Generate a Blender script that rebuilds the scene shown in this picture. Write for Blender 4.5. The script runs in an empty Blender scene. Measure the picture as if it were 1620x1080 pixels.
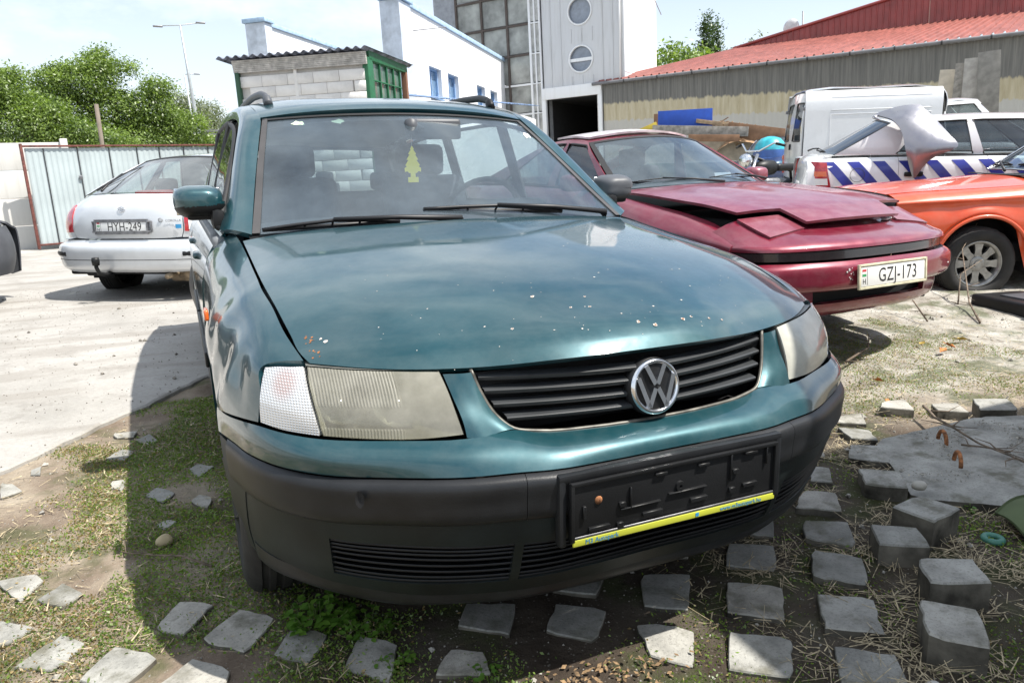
import bpy, bmesh, math, random
import numpy as np
from mathutils import Vector, Matrix
from math import radians, sin, cos, pi, sqrt

S = bpy.context.scene
COL = S.collection
random.seed(7)
rng = np.random.default_rng(11)

# ---------------------------------------------------------------- camera
cam_d = bpy.data.cameras.new('camera'); cam = bpy.data.objects.new('camera', cam_d); COL.objects.link(cam)
yaw, pit, rol = radians(23.60756), radians(12.89408), radians(-1.275418)
fw = Vector((sin(yaw) * cos(pit), cos(yaw) * cos(pit), -sin(pit)))
rt = Vector((cos(yaw), -sin(yaw), 0)); up = rt.cross(fw)
r2 = cos(rol) * rt + sin(rol) * up; u2 = -sin(rol) * rt + cos(rol) * up
M = Matrix.Identity(4)
for i in range(3):
    M[i][0] = r2[i]; M[i][1] = u2[i]; M[i][2] = -fw[i]
M[0][3], M[1][3], M[2][3] = -0.91998, -2.19152, 1.12825
cam.matrix_world = M
cam_d.sensor_width = 36.0; cam_d.lens = 1177.82 / 1620 * 36.0
cam_d.clip_start = 0.05; cam_d.clip_end = 2000
S.camera = cam

# ---------------------------------------------------------------- sky, sun, exposure
SUN = Vector((0.43, -0.36, 1.0)).normalized()          # direction towards the sun
w = bpy.data.worlds.new('World'); S.world = w; w.use_nodes = True
nt = w.node_tree; nt.nodes.clear()
out = nt.nodes.new('ShaderNodeOutputWorld'); bg = nt.nodes.new('ShaderNodeBackground')
sky = nt.nodes.new('ShaderNodeTexSky'); sky.sky_type = 'NISHITA'; sky.sun_disc = False
sky.sun_elevation = math.asin(SUN.z); sky.sun_rotation = math.atan2(SUN.x, SUN.y)
sky.air_density = 1.0; sky.dust_density = 1.2; sky.ozone_density = 1.2
tc = nt.nodes.new('ShaderNodeTexCoord'); mp = nt.nodes.new('ShaderNodeMapping'); mp.inputs['Scale'].default_value = (1.0, 1.0, 2.2)
nz = nt.nodes.new('ShaderNodeTexNoise'); nz.inputs['Scale'].default_value = 2.3; nz.inputs['Detail'].default_value = 7; nz.inputs['Roughness'].default_value = .58
cr = nt.nodes.new('ShaderNodeValToRGB'); cr.color_ramp.elements[0].position = .36; cr.color_ramp.elements[1].position = .62
cr.color_ramp.elements[0].color = (.04, .04, .04, 1); cr.color_ramp.elements[1].color = (1, 1, 1, 1)
mx = nt.nodes.new('ShaderNodeMixRGB'); mx.inputs[2].default_value = (6.7, 7.2, 7.7, 1)
L = nt.links.new
L(tc.outputs['Generated'], mp.inputs[0]); L(mp.outputs[0], nz.inputs['Vector']); L(nz.outputs['Fac'], cr.inputs[0])
# haze: the sky whitens towards the horizon
sxyz = nt.nodes.new('ShaderNodeSeparateXYZ'); L(tc.outputs['Generated'], sxyz.inputs[0])
hz_ = nt.nodes.new('ShaderNodeMapRange'); hz_.inputs['From Min'].default_value = .42; hz_.inputs['From Max'].default_value = 0.0; hz_.inputs['To Min'].default_value = 0; hz_.inputs['To Max'].default_value = .80; L(sxyz.outputs[2], hz_.inputs[0])
mxf = nt.nodes.new('ShaderNodeMath'); mxf.operation = 'MAXIMUM'; L(cr.outputs[0], mxf.inputs[0]); L(hz_.outputs[0], mxf.inputs[1])
L(mxf.outputs[0], mx.inputs[0]); L(sky.outputs[0], mx.inputs[1]); L(mx.outputs[0], bg.inputs[0]); L(bg.outputs[0], out.inputs[0])
bg.inputs[1].default_value = 0.098
sun_d = bpy.data.lights.new('sun', 'SUN'); sun_d.energy = 4.5; sun_d.angle = radians(.55); sun_d.color = (1, .955, .88)
sun = bpy.data.objects.new('sun', sun_d); COL.objects.link(sun)
sun.rotation_euler = (-SUN).to_track_quat('-Z', 'Y').to_euler()
S.view_settings.view_transform = 'Standard'; S.view_settings.look = 'None'
S.view_settings.exposure = 0.88; S.view_settings.gamma = 1.0
S.cycles.max_bounces = 8; S.cycles.transparent_max_bounces = 16; S.cycles.transmission_bounces = 6
S.cycles.use_denoising = True; S.cycles.sample_clamp_indirect = 8.0

# ---------------------------------------------------------------- materials
def newmat(name):
    m = bpy.data.materials.new(name); m.use_nodes = True
    return m, m.node_tree, m.node_tree.nodes['Principled BSDF']
def N(nt, typ, **kw):
    n = nt.nodes.new(typ)
    for k, v in kw.items():
        if k in n.inputs: n.inputs[k].default_value = v
        else: setattr(n, k, v)
    return n
def coords(nt, scale=1.0, kind='Object'):
    t = nt.nodes.new('ShaderNodeTexCoord'); m = nt.nodes.new('ShaderNodeMapping')
    m.inputs['Scale'].default_value = scale if hasattr(scale, '__len__') else (scale,) * 3
    nt.links.new(t.outputs[kind], m.inputs[0]); return m.outputs[0]
def noise(nt, vec, scale, detail=4, rough=.55):
    n = N(nt, 'ShaderNodeTexNoise', Scale=scale, Detail=detail, Roughness=rough)
    if vec is not None: nt.links.new(vec, n.inputs['Vector'])
    return n.outputs['Fac']
def ramp(nt, fac, stops):
    r = nt.nodes.new('ShaderNodeValToRGB'); e = r.color_ramp.elements
    while len(e) < len(stops): e.new(.5)
    for i, (p, c) in enumerate(stops):
        e[i].position = p; e[i].color = tuple(c) + (1,) if len(c) == 3 else c
    nt.links.new(fac, r.inputs[0]); return r.outputs[0]
def mixc(nt, fac, a, b, mode='MIX'):
    m = nt.nodes.new('ShaderNodeMixRGB'); m.blend_type = mode
    for i, x in ((0, fac), (1, a), (2, b)):
        if hasattr(x, 'is_linked') or hasattr(x, 'links'): nt.links.new(x, m.inputs[i])
        elif i == 0: m.inputs[0].default_value = x
        else: m.inputs[i].default_value = tuple(x) + (1,) if len(x) == 3 else x
    return m.outputs[0]
def bump(nt, bs, h, strength=.3, dist=.01, inp='Normal'):
    b = N(nt, 'ShaderNodeBump', Strength=strength, Distance=dist); nt.links.new(h, b.inputs['Height'])
    nt.links.new(b.outputs[0], bs.inputs[inp]); return b
def g3(v): return (v, v, v)

def plain(name, col, rough=.5, metal=0., coat=0., var=.12, nscale=6., bmp=0., bscale=80., spec=.5, emis=None):
    m, nt, b = newmat(name); v = coords(nt)
    f = noise(nt, v, nscale, 5)
    c2 = tuple(max(0, c * (1 - var * 1.6)) for c in col); c1 = tuple(min(1, c * (1 + var)) for c in col)
    nt.links.new(ramp(nt, f, [(.3, c2), (.7, c1)]), b.inputs['Base Color'])
    b.inputs['Roughness'].default_value = rough; b.inputs['Metallic'].default_value = metal
    b.inputs['Coat Weight'].default_value = coat; b.inputs['Coat Roughness'].default_value = .06
    b.inputs['Specular IOR Level'].default_value = spec
    if bmp: bump(nt, b, noise(nt, v, bscale, 3), bmp, .004)
    return m
def paint(name, col, metal=.55, rough=.32, coat=1., dust=.10, dustc=(.35, .35, .32), chips=0., fade=.12, wav=.0):
    m, nt, b = newmat(name); v = coords(nt)
    f = noise(nt, v, 3.2, 6, .6)
    c = ramp(nt, f, [(.28, tuple(x * (1 - fade) for x in col)), (.75, tuple(min(1, x * (1 + fade)) for x in col))])
    d = ramp(nt, noise(nt, v, 9, 8, .7), [(.42, g3(0)), (.75, g3(dust))])
    c = mixc(nt, d, c, dustc)
    if chips:
        vo = N(nt, 'ShaderNodeTexVoronoi', Scale=13.); nt.links.new(v, vo.inputs['Vector'])
        msk = ramp(nt, vo.outputs['Distance'], [(.035 * chips, g3(1)), (.045 * chips, g3(0))])
        msk2 = ramp(nt, noise(nt, v, 4.5, 2), [(.5, g3(0)), (.56, g3(1))])
        c = mixc(nt, mixc(nt, 1., msk, msk2, 'MULTIPLY'), c, (.55, .52, .48))
    nt.links.new(c, b.inputs['Base Color'])
    rr = ramp(nt, noise(nt, v, 14, 6, .7), [(.3, g3(rough * .85)), (.8, g3(min(1, rough * 1.35)))])
    nt.links.new(rr, b.inputs['Roughness'])
    b.inputs['Metallic'].default_value = metal; b.inputs['Coat Weight'].default_value = coat
    cr_ = ramp(nt, noise(nt, v, 5, 7, .7), [(.35, g3(.02)), (.8, g3(.12))]); nt.links.new(cr_, b.inputs['Coat Roughness'])
    if wav: bump(nt, b, noise(nt, v, 2.2, 2), wav, .05, 'Coat Normal')
    return m
def glassy(name, tint=(.62, .70, .68), dusty=.10, dustc=(.55, .58, .58), refl=1.0, grad=None):
    m = bpy.data.materials.new(name); m.use_nodes = True; nt = m.node_tree; nt.nodes.clear(); L = nt.links.new
    o = nt.nodes.new('ShaderNodeOutputMaterial'); tr = N(nt, 'ShaderNodeBsdfTransparent', Color=(*tint, 1))
    gl = N(nt, 'ShaderNodeBsdfGlossy', Roughness=.015, Color=(refl, refl, refl, 1)); df = N(nt, 'ShaderNodeBsdfDiffuse', Color=(*dustc, 1))
    fr = N(nt, 'ShaderNodeFresnel', IOR=1.62); gm = nt.nodes.new('ShaderNodeNewGeometry')
    mr = N(nt, 'ShaderNodeMapRange'); L(gm.outputs['Backfacing'], mr.inputs['Value']); mr.inputs['To Min'].default_value = 1.62; mr.inputs['To Max'].default_value = 1 / 1.62; L(mr.outputs[0], fr.inputs['IOR'])
    m1 = nt.nodes.new('ShaderNodeMixShader'); m2 = nt.nodes.new('ShaderNodeMixShader')
    v = coords(nt); f = ramp(nt, noise(nt, v, 3, 7, .65), [(.3, g3(dusty * .5)), (.75, g3(min(1, dusty * 1.6)))])
    L(tr.outputs[0], m1.inputs[1]); L(df.outputs[0], m1.inputs[2]); L(f, m1.inputs[0])
    L(m1.outputs[0], m2.inputs[1]); L(gl.outputs[0], m2.inputs[2]); L(fr.outputs[0], m2.inputs[0]); L(m2.outputs[0], o.inputs[0])
    return m

def streaky(name, col, dirt=(.30, .28, .25), amt=.45, rough=.8):
    m, nt, b = newmat(name); f = noise(nt, coords(nt, (5, 5, .35)), 1.6, 6, .65); g = noise(nt, coords(nt), 1.1, 4, .6)
    k = mixc(nt, 1., ramp(nt, f, [(.48, g3(0)), (.72, g3(amt))]), ramp(nt, g, [(.38, g3(.25)), (.62, g3(1))]), 'MULTIPLY')
    nt.links.new(mixc(nt, k, col, dirt), b.inputs['Base Color']); b.inputs['Roughness'].default_value = rough; bump(nt, b, noise(nt, coords(nt), 30, 4), .08, .01); return m
MT = {}
def mt(k): return MT[k]
MT['teal'] = paint('teal_metallic_paint', (.005, .054, .068), metal=.40, rough=.37, dust=.13, dustc=(.22, .25, .24), chips=0, fade=.16)
MT['teal_dent'] = paint('teal_metallic_paint_wavy', (.005, .052, .068), metal=.40, rough=.34, dust=.10, dustc=(.22, .26, .26), fade=.16)
MT['black_plastic'] = plain('black_plastic', (.011, .0115, .0125), .45, var=.25, bmp=.12, bscale=300, spec=.28)
MT['strip_plastic'] = plain('charcoal_bumper_plastic', (.014, .015, .017), .42, var=.3, nscale=9, bmp=.1, bscale=350, spec=.36)
MT['low_plastic'] = plain('dirty_bumper_plastic', (.010, .0145, .015), .48, var=.35, nscale=5, bmp=.12, bscale=200, spec=.32)
MT['slat_plastic'] = plain('grille_slat_plastic', (.040, .043, .046), .36, var=.2)
MT['dark'] = plain('dark_void', (.006, .006, .007), .8)
MT['rubber'] = plain('tyre_rubber', (.019, .018, .017), .75, var=.3, nscale=12, bmp=.25, bscale=120)
MT['seal'] = plain('rubber_seal', (.015, .015, .016), .6)
MT['chrome'] = plain('chrome', (.72, .73, .75), .16, metal=1., var=.06)
MT['alu'] = plain('wheel_alloy', (.34, .34, .33), .4, metal=.8, var=.2, nscale=20)
MT['steel'] = plain('steel_grey', (.25, .25, .26), .45, metal=.8, var=.25, nscale=20)
MT['rail'] = plain('rail_grey_plastic', (.07, .075, .085), .5, var=.15)
MT['trimgrey'] = plain('trim_warm_grey', (.055, .052, .052), .55, var=.15)
MT['glass'] = glassy('car_glass', (.60, .68, .67), .10)
MT['glass_front'] = glassy('windscreen_glass', (.50, .58, .61), .10, (.40, .52, .62))
MT['glass_dark'] = glassy('tinted_glass', (.30, .34, .36), .08, (.4, .45, .5))
MT['int_dark'] = plain('interior_dark', (.03, .032, .036), .75, var=.2)
MT['int_grey'] = plain('interior_grey', (.17, .18, .19), .8, var=.15)
MT['fabric'] = plain('seat_fabric', (.045, .05, .06), .9, var=.3, nscale=30)
MT['headliner'] = plain('headliner', (.42, .42, .40), .9, var=.06)
MT['white'] = plain('white_plastic', (.75, .75, .74), .5, var=.05)
MT['black_print'] = plain('black_print', (.012, .012, .014), .5)
MT['orange_lens'] = plain('orange_lens', (.75, .13, .015), .2, coat=1.)
MT['red_lens'] = plain('red_lens', (.42, .012, .02), .18, coat=1., var=.2, nscale=30)
MT['yellow'] = plain('yellow_print', (.50, .52, .05), .5, var=.08)
MT['blue_print'] = plain('blue_print', (.03, .25, .5), .5)
MT['rust'] = plain('rust', (.30, .12, .045), .85, var=.5, nscale=60, bmp=.3)
MT['plate_white'] = plain('plate_white', (.74, .74, .72), .35, var=.05)

# ---------------------------------------------------------------- mesh helpers
def link(o, parent=None):
    COL.objects.link(o)
    if parent is not None: o.parent = parent
    return o
def mk(name, vs, fs, mat, parent=None, smooth=True, sharp=None):
    me = bpy.data.meshes.new(name)
    me.from_pydata([tuple(map(float, v)) for v in vs], [], [tuple(map(int, f)) for f in fs])
    if mat is not None: me.materials.append(mat)
    if smooth: me.polygons.foreach_set('use_smooth', [True] * len(me.polygons))
    me.update()
    if smooth and sharp: me.set_sharp_from_angle(angle=radians(sharp))
    return link(bpy.data.objects.new(name, me), parent)
def empty(name, loc=(0, 0, 0), rot=(0, 0, 0), parent=None):
    o = bpy.data.objects.new(name, None); o.location = loc; o.rotation_euler = rot; o.empty_display_size = .1
    return link(o, parent)
def tag(o, label=None, cat=None, group=None, kind=None):
    if label: o['label'] = label
    if cat: o['category'] = cat
    if group: o['group'] = group
    if kind: o['kind'] = kind
    return o

def wmat(t, samp, sharp=()):
    """rows of spline weights; t = chord parameters of n control points, samp = index-space samples"""
    n = len(t); W = np.zeros((len(samp), n)); I = np.eye(n)
    sl = [(I[i + 1] - I[i]) / max(t[i + 1] - t[i], 1e-6) for i in range(n - 1)]
    def tan(i, side):
        if i == 0: return sl[0] if n < 3 or 1 in sharp else 1.5 * sl[0] - .5 * tan_c(1)
        if i == n - 1: return sl[-1] if n < 3 or n - 2 in sharp else 1.5 * sl[-1] - .5 * tan_c(n - 2)
        if i in sharp: return sl[i - 1] if side < 0 else sl[i]
        return tan_c(i)
    def tan_c(i):
        a = t[i] - t[i - 1]; b = t[i + 1] - t[i]; a = max(a, 1e-6); b = max(b, 1e-6)
        return (sl[i] * a + sl[i - 1] * b) / (a + b)
    for r, s in enumerate(samp):
        i = min(int(math.floor(s + 1e-9)), n - 2); x = s - i; h = max(t[i + 1] - t[i], 1e-6)
        m0, m1 = tan(i, 1), tan(i + 1, -1)
        W[r] = (2 * x**3 - 3 * x**2 + 1) * I[i] + (x**3 - 2 * x**2 + x) * h * m0 + (-2 * x**3 + 3 * x**2) * I[i + 1] + (x**3 - x**2) * h * m1
    return W
def chord(R, axis):
    d = np.linalg.norm(np.diff(R, axis=axis), axis=2).mean(axis=1 - axis)
    return np.concatenate([[0], np.cumsum(d)])
def samples(a, b, k, extra=()):
    s = set([round(a, 5), round(b, 5)]); i = math.floor(a)
    while i < b:
        for j in range(k):
            x = i + j / k
            if a < x < b: s.add(round(x, 5))
        i += 1
    for e in extra:
        if a < e < b: s.add(round(e, 5))
    return sorted(s)
def surf(R, us, vs, sv=(), su=()):
    R = np.asarray(R, float)
    Wv = wmat(chord(R, 0), vs, sv); Wu = wmat(chord(R, 1), us, su)
    return np.einsum('am,mnc,bn->abc', Wv, R, Wu)
REF = [None]      # a point inside the body being built: sheets face away from it
def grid_norm(G):
    du = np.gradient(G, axis=1); dv = np.gradient(G, axis=0)
    n = np.cross(du, dv); l = np.linalg.norm(n, axis=2, keepdims=True); return n / np.maximum(l, 1e-9)
def sheet(R, u=None, v=None, k=4, gap=.0, roll=.012, sv=(), su=(), holes=(), off=0., flip=False, mirror=False, keep=None, disp=None, ku=None, ref=None):
    """control rows R[m][n] -> (verts, faces) of a sheet with rolled edges"""
    R = np.array(R, float)
    if mirror: R = R * np.array([-1, 1, 1]); flip = not flip
    m, n = R.shape[:2]
    u0, u1 = u if u else (0, n - 1); v0, v1 = v if v else (0, m - 1)
    if gap:
        cu = chord(R, 1); cv = chord(R, 0)
        gu0 = gap / max(cu[min(int(u0) + 1, n - 1)] - cu[int(u0)], .01); gu1 = gap / max(cu[math.ceil(u1)] - cu[max(math.ceil(u1) - 1, 0)], .01)
        gv0 = gap / max(cv[min(int(v0) + 1, m - 1)] - cv[int(v0)], .01); gv1 = gap / max(cv[math.ceil(v1)] - cv[max(math.ceil(v1) - 1, 0)], .01)
        u0 += min(gu0, .3); u1 -= min(gu1, .3); v0 += min(gv0, .3); v1 -= min(gv1, .3)
    eu = [h[0] for h in holes] + [h[1] for h in holes]; ev = [h[2] for h in holes] + [h[3] for h in holes]
    us = samples(u0, u1, ku or k, eu); vs = samples(v0, v1, k, ev)
    G = surf(R, us, vs, sv, su); Nn = grid_norm(G)
    rf = REF[0] if ref is None else ref
    if rf is not False and rf is not None:
        flip = bool((Nn * (G - np.array(rf))).sum() < 0)
    if flip: Nn = -Nn
    if disp is not None: G = disp(G, Nn)
    if off: G = G + Nn * off
    a, b = G.shape[:2]; V = [tuple(p) for p in G.reshape(-1, 3)]; NN = Nn.reshape(-1, 3); F = []
    for i in range(a - 1):
        for j in range(b - 1):
            cu_, cv_ = (us[j] + us[j + 1]) / 2, (vs[i] + vs[i + 1]) / 2
            if any(h[0] < cu_ < h[1] and h[2] < cv_ < h[3] for h in holes): continue
            if keep and not keep(cu_, cv_, G[i, j]): continue
            q = (i * b + j, i * b + j + 1, (i + 1) * b + j + 1, (i + 1) * b + j)
            F.append(q[::-1] if flip else q)
    if roll:
        E = {}
        for f in F:
            for x, y in zip(f, f[1:] + f[:1]):
                if (y, x) in E: del E[(y, x)]
                else: E[(x, y)] = 1
        mp = {}
        def nv(i):
            if i not in mp:
                mp[i] = len(V); V.append(V[i]); V.append(tuple(np.array(V[i]) - NN[i] * roll))
            return mp[i]
        for (x, y) in list(E):
            p, q = nv(x), nv(y); F.append((q, p, p + 1, q + 1))
    return V, F
def join(*parts):
    V, F = [], []
    for v, f in parts:
        o = len(V); V += list(v); F += [tuple(i + o for i in q) for q in f]
    return V, F
def panel(name, R, mat, parent, both=False, **kw):
    o = mk(name, *sheet(R, **kw), mat, parent)
    if both:
        kw2 = dict(kw); kw2['mirror'] = not kw.get('mirror', False)
        return o, mk(name, *sheet(R, **kw2), mat, parent)
    return o
def sym(R):
    """rows given from the side (first) to the centre (last): extend to the other side"""
    R = np.array(R, float); return np.concatenate([R, (R[:, :-1] * np.array([-1, 1, 1]))[:, ::-1]], axis=1)
def symc(R):
    """rows given from the centre (first) to the side (last)"""
    R = np.array(R, float); return np.concatenate([(R[:, 1:] * np.array([-1, 1, 1]))[:, ::-1], R], axis=1)
def rbox(c, s, bev=.01, seg=2, rot=None):
    """bevelled box -> verts, faces"""
    bm = bmesh.new(); bmesh.ops.create_cube(bm, size=1)
    for v_ in bm.verts: v_.co = Vector((v_.co.x * s[0], v_.co.y * s[1], v_.co.z * s[2]))
    if bev: bmesh.ops.bevel(bm, geom=bm.edges[:], offset=min(bev, min(s) * .45), segments=seg, profile=.6, affect='EDGES')
    Mx = Matrix.Translation(c) @ (rot.to_4x4() if rot is not None else Matrix.Identity(4))
    bmesh.ops.transform(bm, matrix=Mx, verts=bm.verts)
    bm.verts.index_update(); V = [tuple(v_.co) for v_ in bm.verts]; F = [tuple(v_.index for v_ in f.verts) for f in bm.faces]
    bm.free(); return V, F
def box(name, c, s, mat, parent=None, bev=.006, rot=None, seg=2):
    return mk(name, *rbox(c, s, bev, seg, rot), mat, parent, smooth=bool(bev), sharp=35)
def tube(pts, r, n=8, closed=False, cap=True):
    P = [Vector(p) for p in pts]; m = len(P); V = []; F = []
    rr = r if hasattr(r, '__len__') else [r] * m; nrm = None
    for i, p in enumerate(P):
        a = P[(i + 1) % m] if (closed or i < m - 1) else p; b = P[i - 1] if (closed or i > 0) else p
        t = (a - b).normalized() if (a - b).length > 1e-9 else Vector((0, 0, 1))
        if nrm is None: nrm = t.orthogonal().normalized()
        nrm = (nrm - t * nrm.dot(t)); nrm = nrm.normalized() if nrm.length > 1e-6 else t.orthogonal().normalized()
        bn = t.cross(nrm)
        for k in range(n):
            an = 2 * pi * k / n; V.append(tuple(p + (nrm * cos(an) + bn * sin(an)) * rr[i]))
    for i in range(m if closed else m - 1):
        for k in range(n):
            F.append((i * n + k, i * n + (k + 1) % n, ((i + 1) % m) * n + (k + 1) % n, ((i + 1) % m) * n + k))
    if cap and not closed: F.append(tuple(range(n))[::-1]); F.append(tuple(range((m - 1) * n, m * n)))
    return V, F
def lathe(prof, n=40, axis='x', loc=(0, 0, 0)):
    """prof: (along axis, radius)"""
    V, F = [], []
    for (a, r) in prof:
        for k in range(n):
            t = 2 * pi * k / n
            p = (a, r * cos(t), r * sin(t)) if axis == 'x' else ((r * cos(t), a, r * sin(t)) if axis == 'y' else (r * cos(t), r * sin(t), a))
            V.append((p[0] + loc[0], p[1] + loc[1], p[2] + loc[2]))
    for i in range(len(prof) - 1):
        for k in range(n): F.append((i * n + k, (i + 1) * n + k, (i + 1) * n + (k + 1) % n, i * n + (k + 1) % n))
    return V, F
def prism(poly, y0, y1):
    """polygon in (x,z) extruded along y"""
    n = len(poly); V = [(x, y0, z) for x, z in poly] + [(x, y1, z) for x, z in poly]
    F = [tuple(range(n)), tuple(range(n, 2 * n))[::-1]] + [(i, i + n, (i + 1) % n + n, (i + 1) % n) for i in range(n)]
    return V, F
def xform(VF, Mx): return [tuple(Mx @ Vector(v)) for v in VF[0]], VF[1]
def text(name, s, size, mat, parent, Mx, depth=.0008, sx=1.0, sp=1.0):
    c = bpy.data.curves.new(name, 'FONT'); c.body = s; c.size = size; c.extrude = depth; c.space_character = sp
    c.align_x = 'CENTER'; c.align_y = 'CENTER'; c.resolution_u = 3
    o = bpy.data.objects.new(name, c); COL.objects.link(o)
    me = bpy.data.meshes.new_from_object(o.evaluated_get(bpy.context.evaluated_depsgraph_get()))
    bpy.data.objects.remove(o); bpy.data.curves.remove(c)
    me.name = name; me.transform(Mx @ Matrix.Diagonal((sx, 1, 1, 1))); me.materials.clear(); me.materials.append(mat)
    return link(bpy.data.objects.new(name, me), parent)
def face_m(loc, nrm, roll=0.):
    """matrix putting local +z along nrm and local y as world up"""
    z = Vector(nrm).normalized(); x = Vector((0, 0, 1)).cross(z).normalized(); y = z.cross(x)
    m_ = Matrix((x, y, z)).transposed().to_4x4(); m_.translation = loc
    return m_ @ Matrix.Rotation(roll, 4, 'Z')
def sstep(a, b, x):
    t = min(1, max(0, (x - a) / (b - a))); return t * t * (3 - 2 * t)
def gz(x, y):
    """height of the yard: level under the green car, rising a little to the right"""
    return .40 * sstep(0, 1, max(0., .35 * (x - 2) + .8 * (y - 1)) / 8.5) ** .8 * sstep(0, 3, x)

def wheel(parent, c, r=.31, w=.195, rr=.19, side=1, style='cover', flat=0., steer=0., mat_r='alu', squash=0., tread=True):
    """wheel whose outer face looks along side*x"""
    h = empty('wheel', c, (0, 0, steer), parent); s = side; hw = w / 2
    prof = [(-hw * .8, rr), (-hw, rr + .02), (-hw * 1.04, (rr + r) / 2), (-hw * .97, r - .03), (-hw * .82, r - .008)]
    for g in (-.55, -.2, .2, .55):
        prof += [(hw * (g - .1), r), (hw * (g - .06), r - .008), (hw * (g + .06), r - .008), (hw * (g + .1), r)]
    prof += [(hw * .82, r - .008), (hw * .97, r - .03), (hw * 1.04, (rr + r) / 2), (hw, rr + .02), (hw * .8, rr), (hw * .3, rr - .01)]
    n = 72; V, F = lathe([(a * s, b) for a, b in prof], n)
    V = [list(v_) for v_ in V]
    if tread:      # cross grooves: pull alternate outer rings in
        m = len(prof)
        for i, (a, b) in enumerate(prof):
            if b > r - .02 and i not in (0,):
                for k in range(n):
                    if (k + (i // 3)) % 3 == 0 and abs(a) > hw * .5:
                        V[i * n + k][1] *= (r - .006) / r; V[i * n + k][2] *= (r - .006) / r
    if squash:
        for v_ in V:
            if v_[2] < -(r - squash): 
                v_[0] *= 1.12; v_[2] = -(r - squash)
    if s < 0: F = [f[::-1] for f in F]
    mk('tyre', V, F, mt('rubber'), h, sharp=40)
    o = .06 if style != 'steel' else .05
    f = [(hw * .8, rr + .004), (hw * .86, rr - .006), (hw * .7, rr - .018), (hw * .45, rr - .03), (hw * .2, rr - .035)]
    V, F = lathe([(a * s, b) for a, b in f], 48)
    if s < 0: F = [q[::-1] for q in F]
    rim = mk('rim', V, F, mt(mat_r), h)
    V, F = lathe([(hw * .05 * s, rr - .03), (hw * .0 * s, .001)], 32); mk('brake_disc', V, F, mt('dark'), h)
    parts = []
    ns = {'cover': 7, 'bottle': 8, 'steel': 8, 'five': 5}[style]
    for k in range(ns):
        a0 = 2 * pi * k / ns; wd = .030 if style != 'bottle' else .058
        q0, q1 = .055, rr - .022
        pts = []
        for (rad, ww) in ((q0, wd * 1.1), ((q0 + q1) / 2, wd * .85), (q1, wd * 1.25)):
            for sg in (-1, 1):
                pts.append((rad, sg * ww / 2))
        Vv = []
        for dep in (hw * .58, hw * .36):
            for (rad, t) in pts: Vv.append((dep * s, rad * cos(a0) - t * sin(a0), rad * sin(a0) + t * cos(a0)))
        Ff = [(0, 1, 3, 2), (2, 3, 5, 4), (0, 2, 8, 6), (2, 4, 10, 8), (1, 7, 9, 3), (3, 9, 11, 5)]
        parts.append((Vv, Ff))
    parts.append(lathe([(hw * .3 * s, .062), (hw * .62 * s, .060), (hw * .68 * s, .045), (hw * .66 * s, .028), (hw * .75 * s, .026), (hw * .75 * s, .001)], 24))
    mk('spoke_disc', *join(*parts), mt(mat_r), h, sharp=30)
    return h
# ================================================================ setting: ground, yard, buildings
UPV = Vector((-.0235, .0242, .9994))
def hdir(azd):
    v = Vector((sin(radians(azd)), cos(radians(azd)), 0)); v -= UPV * v.dot(UPV); return v.normalized()
def frame(P0, azd):
    """matrix of a building: local x along azimuth azd, y away from the viewer, z up"""
    x = hdir(azd); y = UPV.cross(x); 
    if y.dot(Vector((.4, .9, 0))) < 0: y = -y
    m_ = Matrix((x, y, UPV)).transposed().to_4x4(); m_.translation = P0; return m_
def bld(name, P0, azd, label, cat, group=None):
    o = empty(name); o.matrix_world = frame(P0, azd); tag(o, label, cat, group); return o
def mat_(k, *a, **kw):
    if k not in MT: MT[k] = plain(k, *a, **kw)
    return MT[k]

# --- soil sheet: finer near the camera, out to the horizon
def gh(x, y):
    h = gz(x, y)
    if -3 < x < 6 and -3 < y < 6: h += .005 * (sin(x * 7.1 + y * 3.3) * sin(y * 5.7 - x * 2.1)) + .004 * sin(x * 17 + 2 * sin(y * 13)) * sin(y * 19 + x * 5) - .001
    return h
xs = sorted(set(list(np.linspace(-2.2, 3.2, 136)) + list(np.linspace(3.3, 14, 50)) + [20, 30, 50, 90, 200, 600] + [-2.6, -3.5, -6, -12, -30, -80, -250, -600]))
yg = sorted(set(list(np.linspace(-1.6, 2.6, 106)) + list(np.linspace(2.7, 14, 50)) + [20, 30, 50, 90, 200, 600] + [-2.2, -3.5, -8, -20, -60, -200, -600]))
V = [(x, y, gh(x, y)) for y in yg for x in xs]; n_ = len(xs)
F = [(j * n_ + i, j * n_ + i + 1, (j + 1) * n_ + i + 1, (j + 1) * n_ + i) for j in range(len(yg) - 1) for i in range(n_ - 1)]
m_, nt_, b_ = newmat('soil'); v_ = coords(nt_)
c1 = ramp(nt_, noise(nt_, v_, 2.6, 9, .62), [(.30, (.12, .088, .065)), (.44, (.21, .165, .125)), (.58, (.31, .26, .20)), (.8, (.42, .37, .30))])
sep = nt_.nodes.new('ShaderNodeSeparateXYZ'); nt_.links.new(v_, sep.inputs[0])
def N_x(nt, sp_):      # shade under and before the car painted into the soil, between x = -0.9 and 2
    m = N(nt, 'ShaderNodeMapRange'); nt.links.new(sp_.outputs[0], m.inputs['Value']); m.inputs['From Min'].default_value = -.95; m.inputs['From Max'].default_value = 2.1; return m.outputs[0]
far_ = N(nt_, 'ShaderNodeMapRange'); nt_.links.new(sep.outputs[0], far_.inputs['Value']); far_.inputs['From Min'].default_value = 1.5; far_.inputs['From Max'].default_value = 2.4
fary = N(nt_, 'ShaderNodeMapRange'); nt_.links.new(sep.outputs[1], fary.inputs['Value']); fary.inputs['From Min'].default_value = -.1; fary.inputs['From Max'].default_value = .4
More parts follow.
